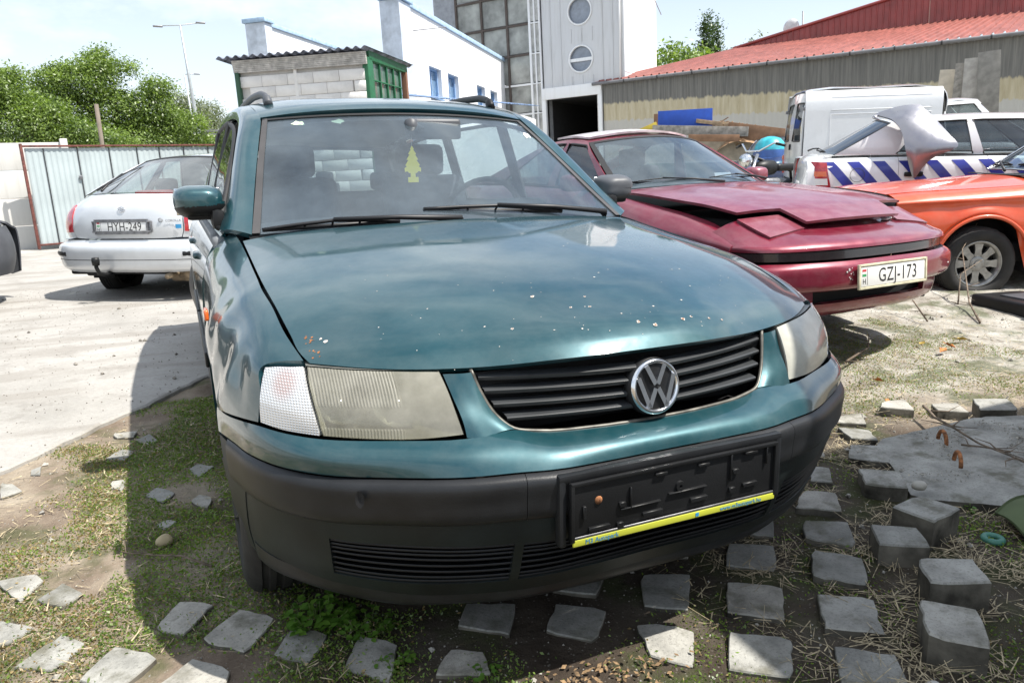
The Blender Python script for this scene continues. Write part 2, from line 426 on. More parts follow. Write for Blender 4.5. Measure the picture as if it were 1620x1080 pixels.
dx_ = ramp(nt_, N_x(nt_, sep), [(.0, g3(1)), (.08, g3(.30)), (.88, g3(.30)), (1., g3(1))]); c1 = mixc(nt_, 1., c1, dx_, 'MULTIPLY')
mask = mixc(nt_, 1., far_.outputs[0], fary.outputs[0], 'MULTIPLY')
pale = ramp(nt_, noise(nt_, v_, 5, 10, .7), [(.3, (.14, .115, .09)), (.5, (.33, .31, .27)), (.72, (.50, .48, .44))])
c1 = mixc(nt_, mask, c1, pale)
gm_ = ramp(nt_, noise(nt_, v_, 3.3, 6, .6), [(.50, g3(0)), (.60, g3(.6))])
c1 = mixc(nt_, gm_, c1, (.055, .075, .022))
sp = N(nt_, 'ShaderNodeTexVoronoi', Scale=70.); nt_.links.new(v_, sp.inputs[0])
c1 = mixc(nt_, ramp(nt_, sp.outputs['Distance'], [(.10, g3(.35)), (.22, g3(0))]), c1, (.36, .34, .30))
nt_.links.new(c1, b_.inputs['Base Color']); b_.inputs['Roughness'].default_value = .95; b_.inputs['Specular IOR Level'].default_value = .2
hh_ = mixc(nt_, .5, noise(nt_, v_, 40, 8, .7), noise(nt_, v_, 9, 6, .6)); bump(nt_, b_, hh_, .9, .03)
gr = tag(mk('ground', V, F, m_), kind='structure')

# --- concrete yard on the left, its edge running under the green car
ca = Vector((-1.682, 1.166, 0)); cdv = Vector((.5777, .8163, 0)); cn = Vector((-.8163, .5777, 0))
edge = []
for i in range(140):
    t = -3.2 + i * .075; p = ca + cdv * t; p = p - cn * (.010 * sin(t * 9) + .006 * sin(t * 31 + 1) + .006 * math.sin(t * 17)); edge.append(p)
V = [(p.x, p.y, .022) for p in edge] + [(p.x - cn.x * .012, p.y - cn.y * .012, .014) for p in edge] + [(p.x - cn.x * .016, p.y - cn.y * .016, -.05) for p in edge]
V += [(p.x + cn.x * 3, p.y + cn.y * 3, .023) for p in edge] + [(p.x + cn.x * 90, p.y + cn.y * 90, .024) for p in edge]
n_ = len(edge); F = []
for i in range(n_ - 1): F += [(3 * n_ + i, 3 * n_ + i + 1, i + 1, i), (4 * n_ + i, 4 * n_ + i + 1, 3 * n_ + i + 1, 3 * n_ + i), (i, i + 1, n_ + i + 1, n_ + i), (n_ + i, n_ + i + 1, 2 * n_ + i + 1, 2 * n_ + i)]
e = edge[-1]; q = len(V); V += [(e.x, e.y, .022), (e.x + 6, e.y + 9, .022), (e.x + 6, e.y + 60, .022), (e.x + cn.x * 90, e.y + 60, .024), (e.x + cn.x * 90, e.y + cn.y * 90, .024), (e.x + cn.x * 3, e.y + cn.y * 3, .0235)]
F.append((q, q + 1, q + 2, q + 3, q + 4, q + 5))
m_, nt_, b_ = newmat('yard_concrete'); v_ = coords(nt_)
c1 = ramp(nt_, noise(nt_, v_, 1.1, 9, .6), [(.28, (.23, .22, .20)), (.5, (.34, .325, .30)), (.75, (.43, .415, .39))])
c1 = mixc(nt_, ramp(nt_, noise(nt_, v_, 55, 5, .7), [(.45, g3(0)), (.75, g3(.5))]), c1, (.20, .19, .18))
vs = coords(nt_, (.5, 2.2, 1)); c1 = mixc(nt_, ramp(nt_, noise(nt_, vs, 1.6, 4, .5), [(.52, g3(0)), (.62, g3(.45))]), c1, (.20, .18, .155)); c1 = mixc(nt_, ramp(nt_, noise(nt_, v_, 3.1, 9, .72), [(.56, g3(0)), (.60, g3(.35)), (.66, g3(0))]), c1, (.16, .145, .125)); c1 = mixc(nt_, ramp(nt_, noise(nt_, v_, 14, 9, .75), [(.50, g3(0)), (.72, g3(.5))]), c1, (.25, .235, .21))
nt_.links.new(c1, b_.inputs['Base Color']); b_.inputs['Roughness'].default_value = .85; bump(nt_, b_, noise(nt_, v_, 70, 6, .7), .35, .01)
tag(mk('concrete_yard', V, F, m_, smooth=False), kind='structure')
MT['yard'] = m_

# --- paving stones
m_, nt_, b_ = newmat('paving_concrete'); v_ = coords(nt_); MT['paver'] = m_
c1 = ramp(nt_, noise(nt_, v_, 9, 8, .62), [(.30, (.22, .218, .205)), (.5, (.34, .335, .315)), (.72, (.46, .455, .43))])
oi_ = nt_.nodes.new('ShaderNodeObjectInfo'); c1 = mixc(nt_, 1., c1, ramp(nt_, oi_.outputs['Random'], [(0, (.66, .66, .64)), (.5, (.95, .95, .93)), (1, (1.0, .96, .90))]), 'MULTIPLY')
c1 = mixc(nt_, ramp(nt_, noise(nt_, v_, 130, 4, .7), [(.52, g3(0)), (.7, g3(.55))]), c1, (.10, .10, .095))
c1 = mixc(nt_, ramp(nt_, noise(nt_, v_, 7, 6, .65), [(.52, g3(0)), (.64, g3(.7))]), c1, (.10, .095, .065))
nt_.links.new(c1, b_.inputs['Base Color']); b_.inputs['Roughness'].default_value = .9; b_.inputs['Specular IOR Level'].default_value = .25
bump(nt_, b_, mixc(nt_, .4, noise(nt_, v_, 120, 6, .7), noise(nt_, v_, 22, 5, .6)), .7, .006)
QUADS = []
MT['paver_side'] = plain('dark_side_concrete', (.12, .11, .09), .95, var=.5, nscale=9, bmp=.6, bscale=60, spec=.2)  # darker concrete for the side faces of pavers and blocks
def slab(name, quad, z, zb, parent=None, mat='paver', bev=.004, seed=0, pre=None):
    r = random.Random(seed); bm = bmesh.new(); pts = [Vector((x, y, 0)) for x, y in quad]
    if (pts[1] - pts[0]).cross(pts[2] - pts[1]).z < 0: pts.reverse()
    out_ = []
    for i, p in enumerate(pts):                       # slightly irregular edges
        q = pts[(i + 1) % len(pts)]; e_ = (q - p); nn = Vector((e_.y, -e_.x, 0)).normalized(); k = max(3, int(e_.length / .028))
        for j in range(k):
            t = j / k; w_ = (r.uniform(-.002, .002) - (.005 if r.random() < .10 else 0)) if j else (0 if r.random() < .6 else -.008)
            out_.append(p.lerp(q, t) + nn * w_ + (-(p - sum(pts, Vector()) / len(pts)) * .03 if not j else Vector()))
    c = sum(out_, Vector()) / len(out_); dz = [r.uniform(-.004, .004) for _ in range(3)]
    fz = lambda p: z + (p.x - c.x) * dz[0] * 6 + (p.y - c.y) * dz[1] * 6
    top = [bm.verts.new((p.x + (c.x - p.x) * bev / .12, p.y + (c.y - p.y) * bev / .12, fz(p))) for p in out_]
    mid_ = [bm.verts.new((p.x, p.y, fz(p) - bev)) for p in out_]
    low_ = [bm.verts.new((p.x + r.uniform(-.002, .002), p.y + r.uniform(-.002, .002), zb)) for p in out_]
    cc = bm.verts.new((c.x, c.y, z + r.uniform(-.001, .001))); n = len(out_)
    for i in range(n):
        j = (i + 1) % n; bm.faces.new((top[i], top[j], cc)); bm.faces.new((mid_[i], mid_[j], top[j], top[i])); bm.faces.new((low_[i], low_[j], mid_[j], mid_[i]))
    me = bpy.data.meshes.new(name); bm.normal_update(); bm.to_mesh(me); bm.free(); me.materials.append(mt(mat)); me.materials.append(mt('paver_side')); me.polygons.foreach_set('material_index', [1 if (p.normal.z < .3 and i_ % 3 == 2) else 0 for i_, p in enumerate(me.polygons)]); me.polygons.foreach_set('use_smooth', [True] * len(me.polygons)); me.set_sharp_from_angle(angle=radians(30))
    QUADS.append([(p.x, p.y) for p in pts]); o = bpy.data.objects.new(name, me); link(o, parent)
    return o
PV = [([(1.683,.142),(1.817,.132),(1.727,.014),(1.627,.094)],.02),([(1.575,.037),(1.674,-.042),(1.597,-.158),(1.518,-.087)],.022),([(1.438,-.152),(1.544,-.216),(1.436,-.354),(1.33,-.247)],.028),([(1.135,-.23),(1.202,-.272),(1.109,-.382),(1.053,-.331)],.022),([(.957,-.388),(1.047,-.45),(.957,-.563),(.84,-.474)],.024),
 ([(.794,-.551),(.914,-.627),(.811,-.751),(.713,-.647)],.022),([(.675,-.708),(.775,-.804),(.669,-.921),(.565,-.824)],.024),([(.517,-.883),(.636,-.963),(.528,-1.091),(.415,-1.009)],.02),([(.393,-1.058),(.5,-1.143),(.439,-1.228),(.303,-1.163)],.01),
 ([(.491,-.552),(.613,-.626),(.517,-.742),(.405,-.656)],.012),([(.354,-.722),(.473,-.808),(.364,-.933),(.256,-.841)],.012),([(.206,-.909),(.323,-.997),(.226,-1.107),(.113,-1.018)],.012),([(.689,-.452),(.739,-.485),(.651,-.585),(.596,-.539)],.012),
 ([(.16,-.587),(.287,-.649),(.178,-.785),(.085,-.719)],.01),([(.017,-.786),(.09,-.812),(.133,-.87),(.049,-.976),(-.02,-.90)],.01),([(-.121,-.609),(-.011,-.694),(-.108,-.799),(-.201,-.709)],.01),([(-.335,-.505),(-.214,-.564),(-.284,-.683),(-.389,-.59)],.01),([(-.443,-.669),(-.368,-.718),(-.381,-.802),(-.499,-.745)],.01),
 ([(-1.518,.182),(-1.421,.195),(-1.391,.138),(-1.434,.035)],.01),([(-1.339,.095),(-1.278,.007),(-1.32,-.047),(-1.399,.018)],.01),([(-1.465,-.046),(-1.375,-.126),(-1.43,-.186),(-1.50,-.146)],.01),([(-1.307,-.183),(-1.247,-.257),(-1.305,-.35),(-1.397,-.291)],.01),([(-1.18,-.306),(-1.078,-.396),(-1.16,-.486),(-1.254,-.421)],.012),
 ([(-1.033,-.155),(-.943,-.21),(-1.025,-.33),(-1.095,-.268)],.01),([(-.887,-.267),(-.8,-.347),(-.885,-.478),(-.988,-.374)],.012),([(-1.007,-.44),(-.92,-.528),(-.953,-.601),(-1.081,-.508)],.012),([(-.772,-.417),(-.689,-.48),(-.755,-.588),(-.834,-.51)],.01),([(-.623,-.521),(-.54,-.594),(-.601,-.727),(-.688,-.628)],.008),
 ([(-1.66,1.052),(-1.613,1.015),(-1.565,.915),(-1.628,.873)],.008),([(-1.571,1.145),(-1.54,1.173),(-1.53,1.068),(-1.566,1.086)],.006),([(-1.307,1.477),(-1.202,1.474),(-1.212,1.378),(-1.282,1.401)],.008),([(-1.203,1.337),(-1.15,1.396),(-1.113,1.29),(-1.159,1.243)],.006),([(-1.31,1.142),(-1.258,1.236),(-1.197,1.182),(-1.231,1.08)],.008),
 ([(-1.272,.868),(-1.219,.86),(-1.219,.753),(-1.267,.795)],.006),([(-1.0,.862),(-.961,.912),(-.899,.851),(-.959,.756)],.006),([(-1.147,.658),(-1.108,.724),(-1.038,.646),(-1.083,.57)],.006),([(-.999,.528),(-.964,.583),(-.919,.544),(-.939,.452)],.006),([(-1.102,.387),(-1.065,.418),(-1.039,.384),(-1.075,.333)],.005),
 ([(.60,-.33),(.72,-.40),(.62,-.50),(.52,-.43)],.01),([(.32,-.40),(.44,-.46),(.34,-.57),(.24,-.50)],.01),([(1.25,-.02),(1.36,-.09),(1.27,-.19),(1.16,-.13)],.02),([(-.03,-.45),(.09,-.52),(.0,-.62),(-.1,-.55)],.01)]
pav = tag(empty('paved_strip'), kind='structure')
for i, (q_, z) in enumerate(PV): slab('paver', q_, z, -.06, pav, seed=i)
GRP = 'loose concrete blocks on the right of the strip'
for i, (q_, z, lab) in enumerate([([(1.127,-.697),(1.156,-.822),(1.005,-.848),(.99,-.715)],.10,'tall concrete block turned cornerwise, tallest of the loose grey blocks'),
  ([(.88,-.732),(.983,-.812),(.922,-.905),(.806,-.828)],.07,'grey concrete block in front of the tall cornerwise block'),
  ([(.803,-.946),(.938,-1.018),(.868,-1.117),(.726,-1.054)],.085,'high concrete block second from the bottom right, clean square top'),
  ([(.63,-1.083),(.72,-1.178),(.617,-1.292),(.529,-1.197)],.085,'high concrete block with a pale scratch on top, lowest in the picture'),
  ([(1.225,-.381),(1.332,-.467),(1.237,-.583),(1.134,-.494)],.055,'concrete block beside the round pebble and the thick slab')]):
    tag(slab('concrete_block', q_, z, -.03, seed=50 + i, bev=.006), lab, 'concrete block', GRP)
for i, (q_, z, lab) in enumerate([([(1.981,.155),(2.105,.13),(2.006,.002),(1.899,.096)],.04,'kerb block at the edge of the dry gravel, leftmost of the row of three'),
  ([(2.145,.03),(2.264,-.007),(2.182,-.131),(2.083,-.051)],.04,'low kerb block in the middle of the row beyond the thick slab'),
  ([(2.335,-.033),(2.468,-.111),(2.351,-.237),(2.216,-.154)],.055,'pale sunlit kerb block, rightmost and highest of the row of three')]):
    tag(slab('kerb_block', q_, z + .005, -.03, seed=70 + i), lab, 'kerb block', 'row of kerb blocks beyond the slab')
sl_ = tag(slab('concrete_slab', [(1.58,-.15),(1.24,-.60),(1.60,-.92),(2.3,-1.5),(3.3,-.9),(2.55,-.33),(2.2,-.16)], .045, -.05, seed=90), 'thick mossy concrete slab with two rusty lifting loops', 'concrete slab')
for (x, y, a) in ((1.745, -.325, 1.0), (1.592, -.50, .9)):
    pts = [(x + .04 * cos(t) * cos(a), y + .04 * cos(t) * sin(a), .045 + .045 * sin(t)) for t in np.linspace(0, pi, 13)]
    mk('lifting_loop', *tube(pts, .0075, 8), mt('rust'), sl_)
def pebble(name, x, y, z, r, lab, cat, mat, sq=(1, .8, .62), seed=1):
    rr = random.Random(seed); bm = bmesh.new(); bmesh.ops.create_icosphere(bm, subdivisions=3, radius=1)
    for v in bm.verts:
        k = 1 + .10 * sin(v.co.x * 3 + seed) * cos(v.co.y * 2.7 + seed * 2) + rr.uniform(-.012, .012)
        v.co = Vector((v.co.x * sq[0] * r * k + x, v.co.y * sq[1] * r * k + y, v.co.z * sq[2] * r * k + z))
    me = bpy.data.meshes.new(name); bm.to_mesh(me); bm.free(); me.materials.append(mat); me.polygons.foreach_set('use_smooth', [True] * len(me.polygons))
    return tag(link(bpy.data.objects.new(name, me)), lab, cat)
pebble('pebble', 1.262, -.60, .066, .026, 'smooth pale round pebble at the corner of the thick slab', 'stone', plain('pale_stone', (.42, .40, .35), .6))
pebble('stone', -1.075, .235, .012, .026, 'yellowish rough stone lying in the moss beside the car', 'stone', plain('yellow_stone', (.40, .33, .20), .8), (1, .85, .8), 4)
pebble('stone', .470, -1.262, .010, .02, 'small white stone at the foot of the lowest block', 'stone', plain('white_stone', (.55, .54, .5), .8), (1, .9, .7), 6)
tag(mk('plastic_ring', *tube([(1.225 + .024 * cos(t), -.885 + .024 * sin(t), .012) for t in np.linspace(0, 2 * pi, 25)[:-1]], .010, 8, closed=True), mat_('green_plastic', (.06, .20, .15), .5)), 'small green plastic ring on the soil by the tall block', 'ring')
tag(mk('green_mat', *sheet([[(1.352,-.806,.03),(1.454,-.79,.05),(1.60,-.78,.03)],[(1.31,-.88,.045),(1.43,-.87,.065),(1.58,-.88,.04)],[(1.29,-.955,.01),(1.40,-.96,.035),(1.55,-.98,.015)]], k=5, roll=.008), mat_('green_felt', (.10, .13, .06), .95)), 'curled grey green scrap of matting below the slab', 'mat')

# --- black plastic case lying on the gravel
bxm = Matrix.Translation((4.78, 1.20, .075)) @ Matrix.Rotation(radians(-101.5), 4, 'Z')
cs = tag(empty('plastic_case'), 'flat black plastic case lying on the pale gravel near the flat tyre', 'case'); cs.matrix_world = bxm
mk('case_body', *rbox((0, 0, -.01), (.72, .46, .12), .025, 3), mt('black_plastic'), cs, sharp=50); mk('case_lid', *rbox((.06, .03, .055), (.52, .30, .015), .006), mt('rail'), cs); mk('cap', *xform(lathe([(.0, .001), (.0, .055), (-.03, .05)], 18, 'y'), Matrix.Translation((.22, -.235, -.01))), mt('rail'), cs)

# --- unseen shade caster added beyond the right picture edge, shaped as a storage container
ct = tag(empty('added_shade_caster', (1.43, -1.15, 0)), 'unseen pale grey shade caster added right of the camera, container shaped', 'container')
cm = mat_('shade_caster_paint', (.48, .48, .47), .6, var=.3, nscale=3)
def corr(x0, y0, x1, y1, z0, z1, pitch=.27, amp=.018):
    L_ = math.hypot(x1 - x0, y1 - y0); n = int(L_ / pitch) * 4; V = []; nx, ny = (y1 - y0) / L_, -(x1 - x0) / L_
    for i in range(n + 1):
        t = i / n; a = amp if (i % 4) in (1, 2) else -amp
        for z in (z0, z1): V.append((x0 + (x1 - x0) * t + nx * a, y0 + (y1 - y0) * t + ny * a, z))
    return V, [(2 * i, 2 * i + 2, 2 * i + 3, 2 * i + 1) for i in range(n)]
mk('side_wall', *corr(.03, -6.0, .03, -.03, .12, 2.82), cm, ct, smooth=False); mk('side_wall', *corr(2.41, -6.0, 2.41, -.03, .12, 2.82), cm, ct, smooth=False)
mk('end_wall', *corr(.03, -.03, 2.41, -.03, .12, 2.82), cm, ct, smooth=False); mk('end_wall', *corr(.03, -6.0, 2.41, -6.0, .12, 2.82), cm, ct, smooth=False)
mk('roof', *rbox((1.22, -3.02, 2.84), (2.4, 6.0, .03), 0), cm, ct, smooth=False)
for x in (.06, 2.38):
    for y in (-.06, -5.97): mk('corner_post', *rbox((x, y, 1.45), (.12, .12, 2.9), .01), cm, ct)
    mk('side_rail', *rbox((x, -3.02, 2.85), (.10, 5.8, .10), .01), cm, ct); mk('side_rail', *rbox((x, -3.02, .09), (.10, 5.8, .14), .01), cm, ct)
for y in (-.06, -5.97):
    mk('end_rail', *rbox((1.22, y, 2.85), (2.2, .10, .10), .01), cm, ct); mk('end_rail', *rbox((1.22, y, .09), (2.2, .10, .14), .01), cm, ct)

# --- concrete panel wall and sheet metal gate on the left
Wp = streaky('wall_concrete', (.60, .59, .56), (.33, .31, .27), .55, .9)
cw = bld('panel_wall', Vector((-2.55, 12.75, -.03)), 80, 'pale concrete panel wall left of the metal gate', 'wall')
for k_ in range(4):
    for i, zz_ in enumerate((.0, .45, .90, 1.35)):
        mk('wall_panel', *rbox((-1.03 - k_ * 2.1 + .02, .0 + .0, .225 + zz_), (2.0, .05, .437), .006), Wp, cw)
    mk('wall_post', *rbox((.02 - k_ * 2.1, 0, .92), (.11, .13, 1.86), .01), Wp, cw)
gt = bld('metal_gate', Vector((-3.073, 12.21, .02)), 70, 'pale corrugated sheet metal gate in a rust red frame', 'gate')
gm1 = mat_('gate_sheet', (.42, .48, .49), .55, metal=.1, var=.08, nscale=2); gm2 = mat_('gate_frame_red', (.15, .05, .04), .8, var=.35, nscale=18, bmp=.3)
sp_ = [0.03, .30, .80, 1.29, 1.74, 2.12, 2.55, 3.0, 3.45, 3.9, 4.4]
for a, b__ in zip(sp_[:-1], sp_[1:]):
    mk('sheet_panel', *corr(a + .006, 0, b__ - .006, 0, .10, 1.63, pitch=.075, amp=.004), gm1, gt, smooth=False)
    mk('seam', *rbox((b__, -.006, .86), (.012, .016, 1.54), 0), mt('int_dark'), gt, smooth=False)
for nm, c_, s_ in (('top_rail', (2.2, -.02, 1.66), (4.46, .04, .030)), ('bottom_rail', (2.2, -.02, .085), (4.46, .04, .03)), ('gate_post', (-.01, -.02, .86), (.04, .05, 1.68)), ('gate_post', (4.42, -.02, .86), (.05, .05, 1.68))):
    mk(nm, *rbox(c_, s_, .004), gm2, gt)
mk('latch', *rbox((.78, -.03, 1.15), (.05, .02, .06), .004), mt('steel'), gt)

# --- blockwork shed with corrugated roof and green glazed side
sh = bld('block_shed', Vector((2.822, 10.199, -.214)), -60, 'low whitewashed block shed with wavy sheet roof and green glazed end', 'shed')
bk = [plain('whitewashed_block', (.76, .74, .71), .9, var=.05, nscale=5, bmp=.4, bscale=40), plain('whitewashed_block_worn', (.72, .70, .67), .9, var=.08, nscale=7, bmp=.4, bscale=40)]
proto = [mk('block', *rbox((0, 0, 0), (.442, .12, .175), .005, 1), b_, None) for b_ in bk]; first = [True, True]
for r_i in range(17):
    for c_i in range(6):
        x = .70 + .225 * (1 + (r_i % 2)) - .225 * 0 + c_i * .447
        w_ = 1.0
        if x > 2.82: continue
        k_ = random.randint(0, 1)
        o = proto[k_] if first[k_] else proto[k_].copy()
        if not first[k_]: COL.objects.link(o)
        first[k_] = False; o.parent = sh
        xx = max(.70 + .11, min(x, 2.80 - .0)); sc_ = 1.0
        if r_i % 2 == 1 and c_i == 0: pass
        o.location = (x - .0, .06 + random.uniform(-.003, .003), .10 + r_i * .180); o.scale = (1, 1, 1)
    if r_i % 2: mk('half_block', *rbox((.70 + .10, .06, .10 + r_i * .180), (.20, .12, .168), .006, 1), bk[0], sh)
mk('mortar_core', *rbox((1.78, .10, 1.66), (2.2, .10, 3.3), 0), mat_('mortar', (.60, .58, .55), .95), sh, smooth=False)
mk('corner_post', *rbox((2.90, .0, 1.56), (.07, .10, 3.15), .01), mat_('dark_green_paint', (.03, .09, .05), .6), sh)
mk('fascia', *join(*[rbox((1.80, -.01 - .006 * i, 3.14 + .028 * i), (2.3, .05, .026), .003) for i in range(7)]), mat_('weathered_board', (.50, .48, .45), .9, var=.25, nscale=12), sh, sharp=30)
V, F = [], []; nn = 130
for i in range(nn + 1):
    x = .60 + 2.56 * i / nn; z = 3.40 + .022 * sin(x * 2 * pi / .146)
    for y_, dz in ((-.18, -.04), (-.18, -.032), (1.95, -.06), (1.95, -.068)): V.append((x - (0 if y_ < 0 else .28 * (1 - i / nn)), y_, z + dz))
for i in range(nn):
    a = i * 4; F += [(a, a + 4, a + 5, a + 1), (a + 1, a + 5, a + 6, a + 2), (a + 2, a + 6, a + 7, a + 3), (a + 3, a + 7, a + 4, a)]
rs_ = plain('weathered_sheet', (.17, .19, .25), .7, metal=.1, var=.5, nscale=7); mk('roof_sheet', V, F, rs_, sh)
# glazed end: local frame turned to face right
ge = empty('glazed_end', parent=sh); ge.matrix_world = frame(Vector(sh.matrix_world @ Vector((.69, -.0, 0))), 37)
gp_ = mat_('green_paint', (.012, .11, .045), .5, var=.2, nscale=8); pg = plain('dull_pane', (.10, .16, .14), .12, var=.5, nscale=2, coat=.5)
for nm, c_, s_, m_ in (('door_frame', (.10, 0, 1.62), (.20, .10, 3.24), gp_), ('door_frame', (.95, 0, 3.30), (1.75, .10, .20), gp_), ('door_frame', (1.78, 0, 1.62), (.08, .10, 3.24), mat_('brown_post', (.20, .10, .06), .8))):
    mk(nm, *rbox(c_, s_, .006), m_, ge)
for i in range(5):
    x = .22 + .31 * i + .02
    mk('glazing_bar', *rbox((x, -.01, 1.70), (.025, .05, 3.1), .003), gp_, ge)
    for j in range(10):
        if i < 4: mk('pane', *rbox((x + .155, .01, .35 + .30 * j), (.285, .008, .275), 0), pg, ge, smooth=False)
for j in range(11): mk('glazing_bar', *rbox((.87, -.012, .20 + .30 * j), (1.32, .045, .022), .003), gp_, ge)
mk('side_wall', *rbox((1.9, .4, 1.6), (.05, .8, 3.2), 0), bk[0], sh, smooth=False)

# --- white low building with blue caps
WB_ = Vector((5.446, 18.785, -.361)); lb_ = bld('white_building', WB_, 37.2, 'long white building with blue roof edge and four small windows', 'building')
whw = streaky('white_render', (.78, .79, .81), (.45, .46, .48), .5); blt = mat_('pale_blue_trim', (.36, .50, .66), .7, var=.15, nscale=6); bwn = mat_('blue_window_frame', (.22, .36, .58), .5)
# wall pieces round the window openings (local x along the wall, y away)
wins = [(1.75, 2.88), (3.55, 4.68), (6.95, 8.07), (8.85, 9.95)]; z0, z1, T = 3.72, 4.62, 5.98
segs = []; px_ = .27
for a, b__ in wins:
    segs.append(rbox(((px_ + a) / 2, .15, T / 2), (a - px_, .30, T), 0)); px_ = b__
    segs += [rbox(((a + b__) / 2, .15, z0 / 2), (b__ - a, .30, z0), 0), rbox(((a + b__) / 2, .15, (z1 + T) / 2), (b__ - a, .30, T - z1), 0)]
    f_ = mk('window', *join(rbox(((a + b__) / 2, .18, z0 + .03), (b__ - a, .10, .06), 0), rbox(((a + b__) / 2, .18, z1 - .03), (b__ - a, .10, .06), 0), rbox((a + .03, .18, (z0 + z1) / 2), (.06, .10, z1 - z0), 0), rbox((b__ - .03, .18, (z0 + z1) / 2), (.06, .10, z1 - z0), 0), rbox(((a + b__) / 2, .18, (z0 + z1) / 2), (.05, .06, z1 - z0), 0)), bwn, lb_, smooth=False)
    mk('pane', *rbox(((a + b__) / 2, .20, (z0 + z1) / 2), (b__ - a - .1, .01, z1 - z0 - .1), 0), mat_('blue_pane', (.16, .26, .38), .1, coat=1.), f_, smooth=False)
    mk('sill', *rbox(((a + b__) / 2, .0, z0 - .02), (b__ - a + .06, .12, .04), 0), bwn, f_, smooth=False)
segs.append(rbox(((px_ + 12.4) / 2, .15, T / 2), (12.4 - px_, .30, T), 0))
mk('wall', *join(*segs), whw, lb_, smooth=False)
mk('roof_edge', *rbox((6.3, .15, T + .07), (12.5, .42, .14), .01), blt, lb_)
stn = plain('stained_blue_render', (.54, .60, .68), .85, var=.16, nscale=4)
mk('pilaster', *rbox((-.18, .18, T / 2), (.86, .55, T), 0), stn, lb_, smooth=False); mk('pilaster_cap', *rbox((-.18, .18, T + .09), (1.0, .68, .12), .01), blt, lb_)
fr_m = frame(WB_, 37.2 - 90)
def loc2(s_, d_): return lb_.matrix_world.inverted() @ (WB_ + hdir(-52.8) * s_ + hdir(37.2) * d_)
pL = loc2(4.6, .25)
mk('parapet', *rbox((pL.x + 5.5, pL.y, 4.3), (11, .30, 3.3), 0), whw, lb_, smooth=False); mk('roof_edge', *rbox((pL.x + 5.5, pL.y, 5.98), (11.1, .42, .12), .01), blt, lb_)
mk('pilaster', *rbox((pL.x, pL.y, 3.0), (.40, .62, 5.9), 0), stn, lb_, smooth=False); mk('pilaster_cap', *rbox((pL.x, pL.y, 6.02), (.52, .74, .12), .01), blt, lb_)
mk('roof_slab', *rbox((pL.x / 2 + 5.5, pL.y / 2, 3.6), (11.2, abs(pL.y) - .3, .2), 0), mat_('roof_felt', (.12, .12, .12), .9), lb_, smooth=False)
mk('front_wall', *rbox((pL.x / 2 - .1, pL.y / 2, 1.8), (.3, abs(pL.y) - .5, 3.5), 0), whw, lb_, smooth=False)
# --- lean-to with wavy blue roof against it
ln = bld('lean_to', WB_ + hdir(37.2) * -4.6 + hdir(127.2) * 2.0, 37.2, 'low white lean-to with wavy blue sheet roof before the white building', 'shed')
V, F = [], []
for i in range(121):
    x = 12.2 * i / 120; z = .02 * sin(x * 2 * pi / .2) + .80 * i / 120 - .06
    for y_, zz_ in ((-.2, 3.02), (-.2, 3.03), (1.5, 3.30), (1.5, 3.29)): V.append((x, y_, zz_ + z))
for i in range(120):
    a = i * 4; F += [(a, a + 4, a + 5, a + 1), (a + 1, a + 5, a + 6, a + 2), (a + 2, a + 6, a + 7, a + 3), (a + 3, a + 7, a + 4, a)]
mk('roof_sheet', V, F, plain('blue_sheet_roof', (.14, .22, .38), .7, var=.6, nscale=5), ln)
mk('wall', *rbox((3.0, .1, 1.4), (6.0, .2, 2.8), 0), whw, ln, smooth=False); mk('wall', *rbox((9.1, .1, 1.65), (6.2, .2, 3.3), 0), whw, ln, smooth=False)
for x in (9.2, 11.0): mk('window', *rbox((x, -.01, 2.95), (.30, .05, .45), .005), mat_('brown_frame', (.16, .07, .04), .7), ln)

# --- tower with round windows and glazed stair, and the red roofed warehouse beside it
TP = Vector((14.88, 24.436, -.276))
P_ = Vector((14.88, 24.436, -.276))
tw = bld('clad_tower', P_, -37, 'tall pale clad tower with two round windows over a dark gateway', 'building')
cl_ = streaky('pale_cladding', (.56, .565, .575), (.32, .31, .29), .45, .55); clw = streaky('white_cladding', (.76, .77, .78), (.5, .49, .46), .4, .6)
# face pieces leaving the gateway and round windows open (local x to the left)
def ring_wall(x0, x1, za, zb, cx, cz, r, n=32):
    """rectangular wall piece with a round opening"""
    V, F = [], []; sq = []
    for i in range(n):
        a = 2 * pi * i / n; c_, s_ = cos(a), sin(a); k_ = min((x1 - cx) / c_ if c_ > 1e-6 else 1e9, (x0 - cx) / c_ if c_ < -1e-6 else 1e9, (zb - cz) / s_ if s_ > 1e-6 else 1e9, (za - cz) / s_ if s_ < -1e-6 else 1e9)
        V += [(cx + r * c_, 0, cz + r * s_), (cx + k_ * c_, 0, cz + k_ * s_), (cx + r * c_, .25, cz + r * s_)]
    for i in range(n):
        j = (i + 1) % n; F += [(3 * i, 3 * i + 1, 3 * j + 1, 3 * j), (3 * i, 3 * j, 3 * j + 2, 3 * i + 2)]
    for (cx_, cz_) in ((x0, za), (x1, za), (x1, zb), (x0, zb)):
        V.append((cx_, 0, cz_)); 
        a = math.atan2(cz_ - cz, cx_ - cx) % (2 * pi); i = int(a / (2 * pi) * n) % n; F.append((3 * i + 1, len(V) - 1, 3 * ((i + 1) % n) + 1))
    return V, F
mk('face_wall', *join(ring_wall(-1.02, 2.42, 4.70, 6.58, .76, 5.68, .50), ring_wall(-1.02, 2.42, 6.58, 8.5, .76, 7.45, .50), rbox((.70, .12, 9.2), (3.44, .25, 1.4), 0)), cl_, tw, smooth=False)
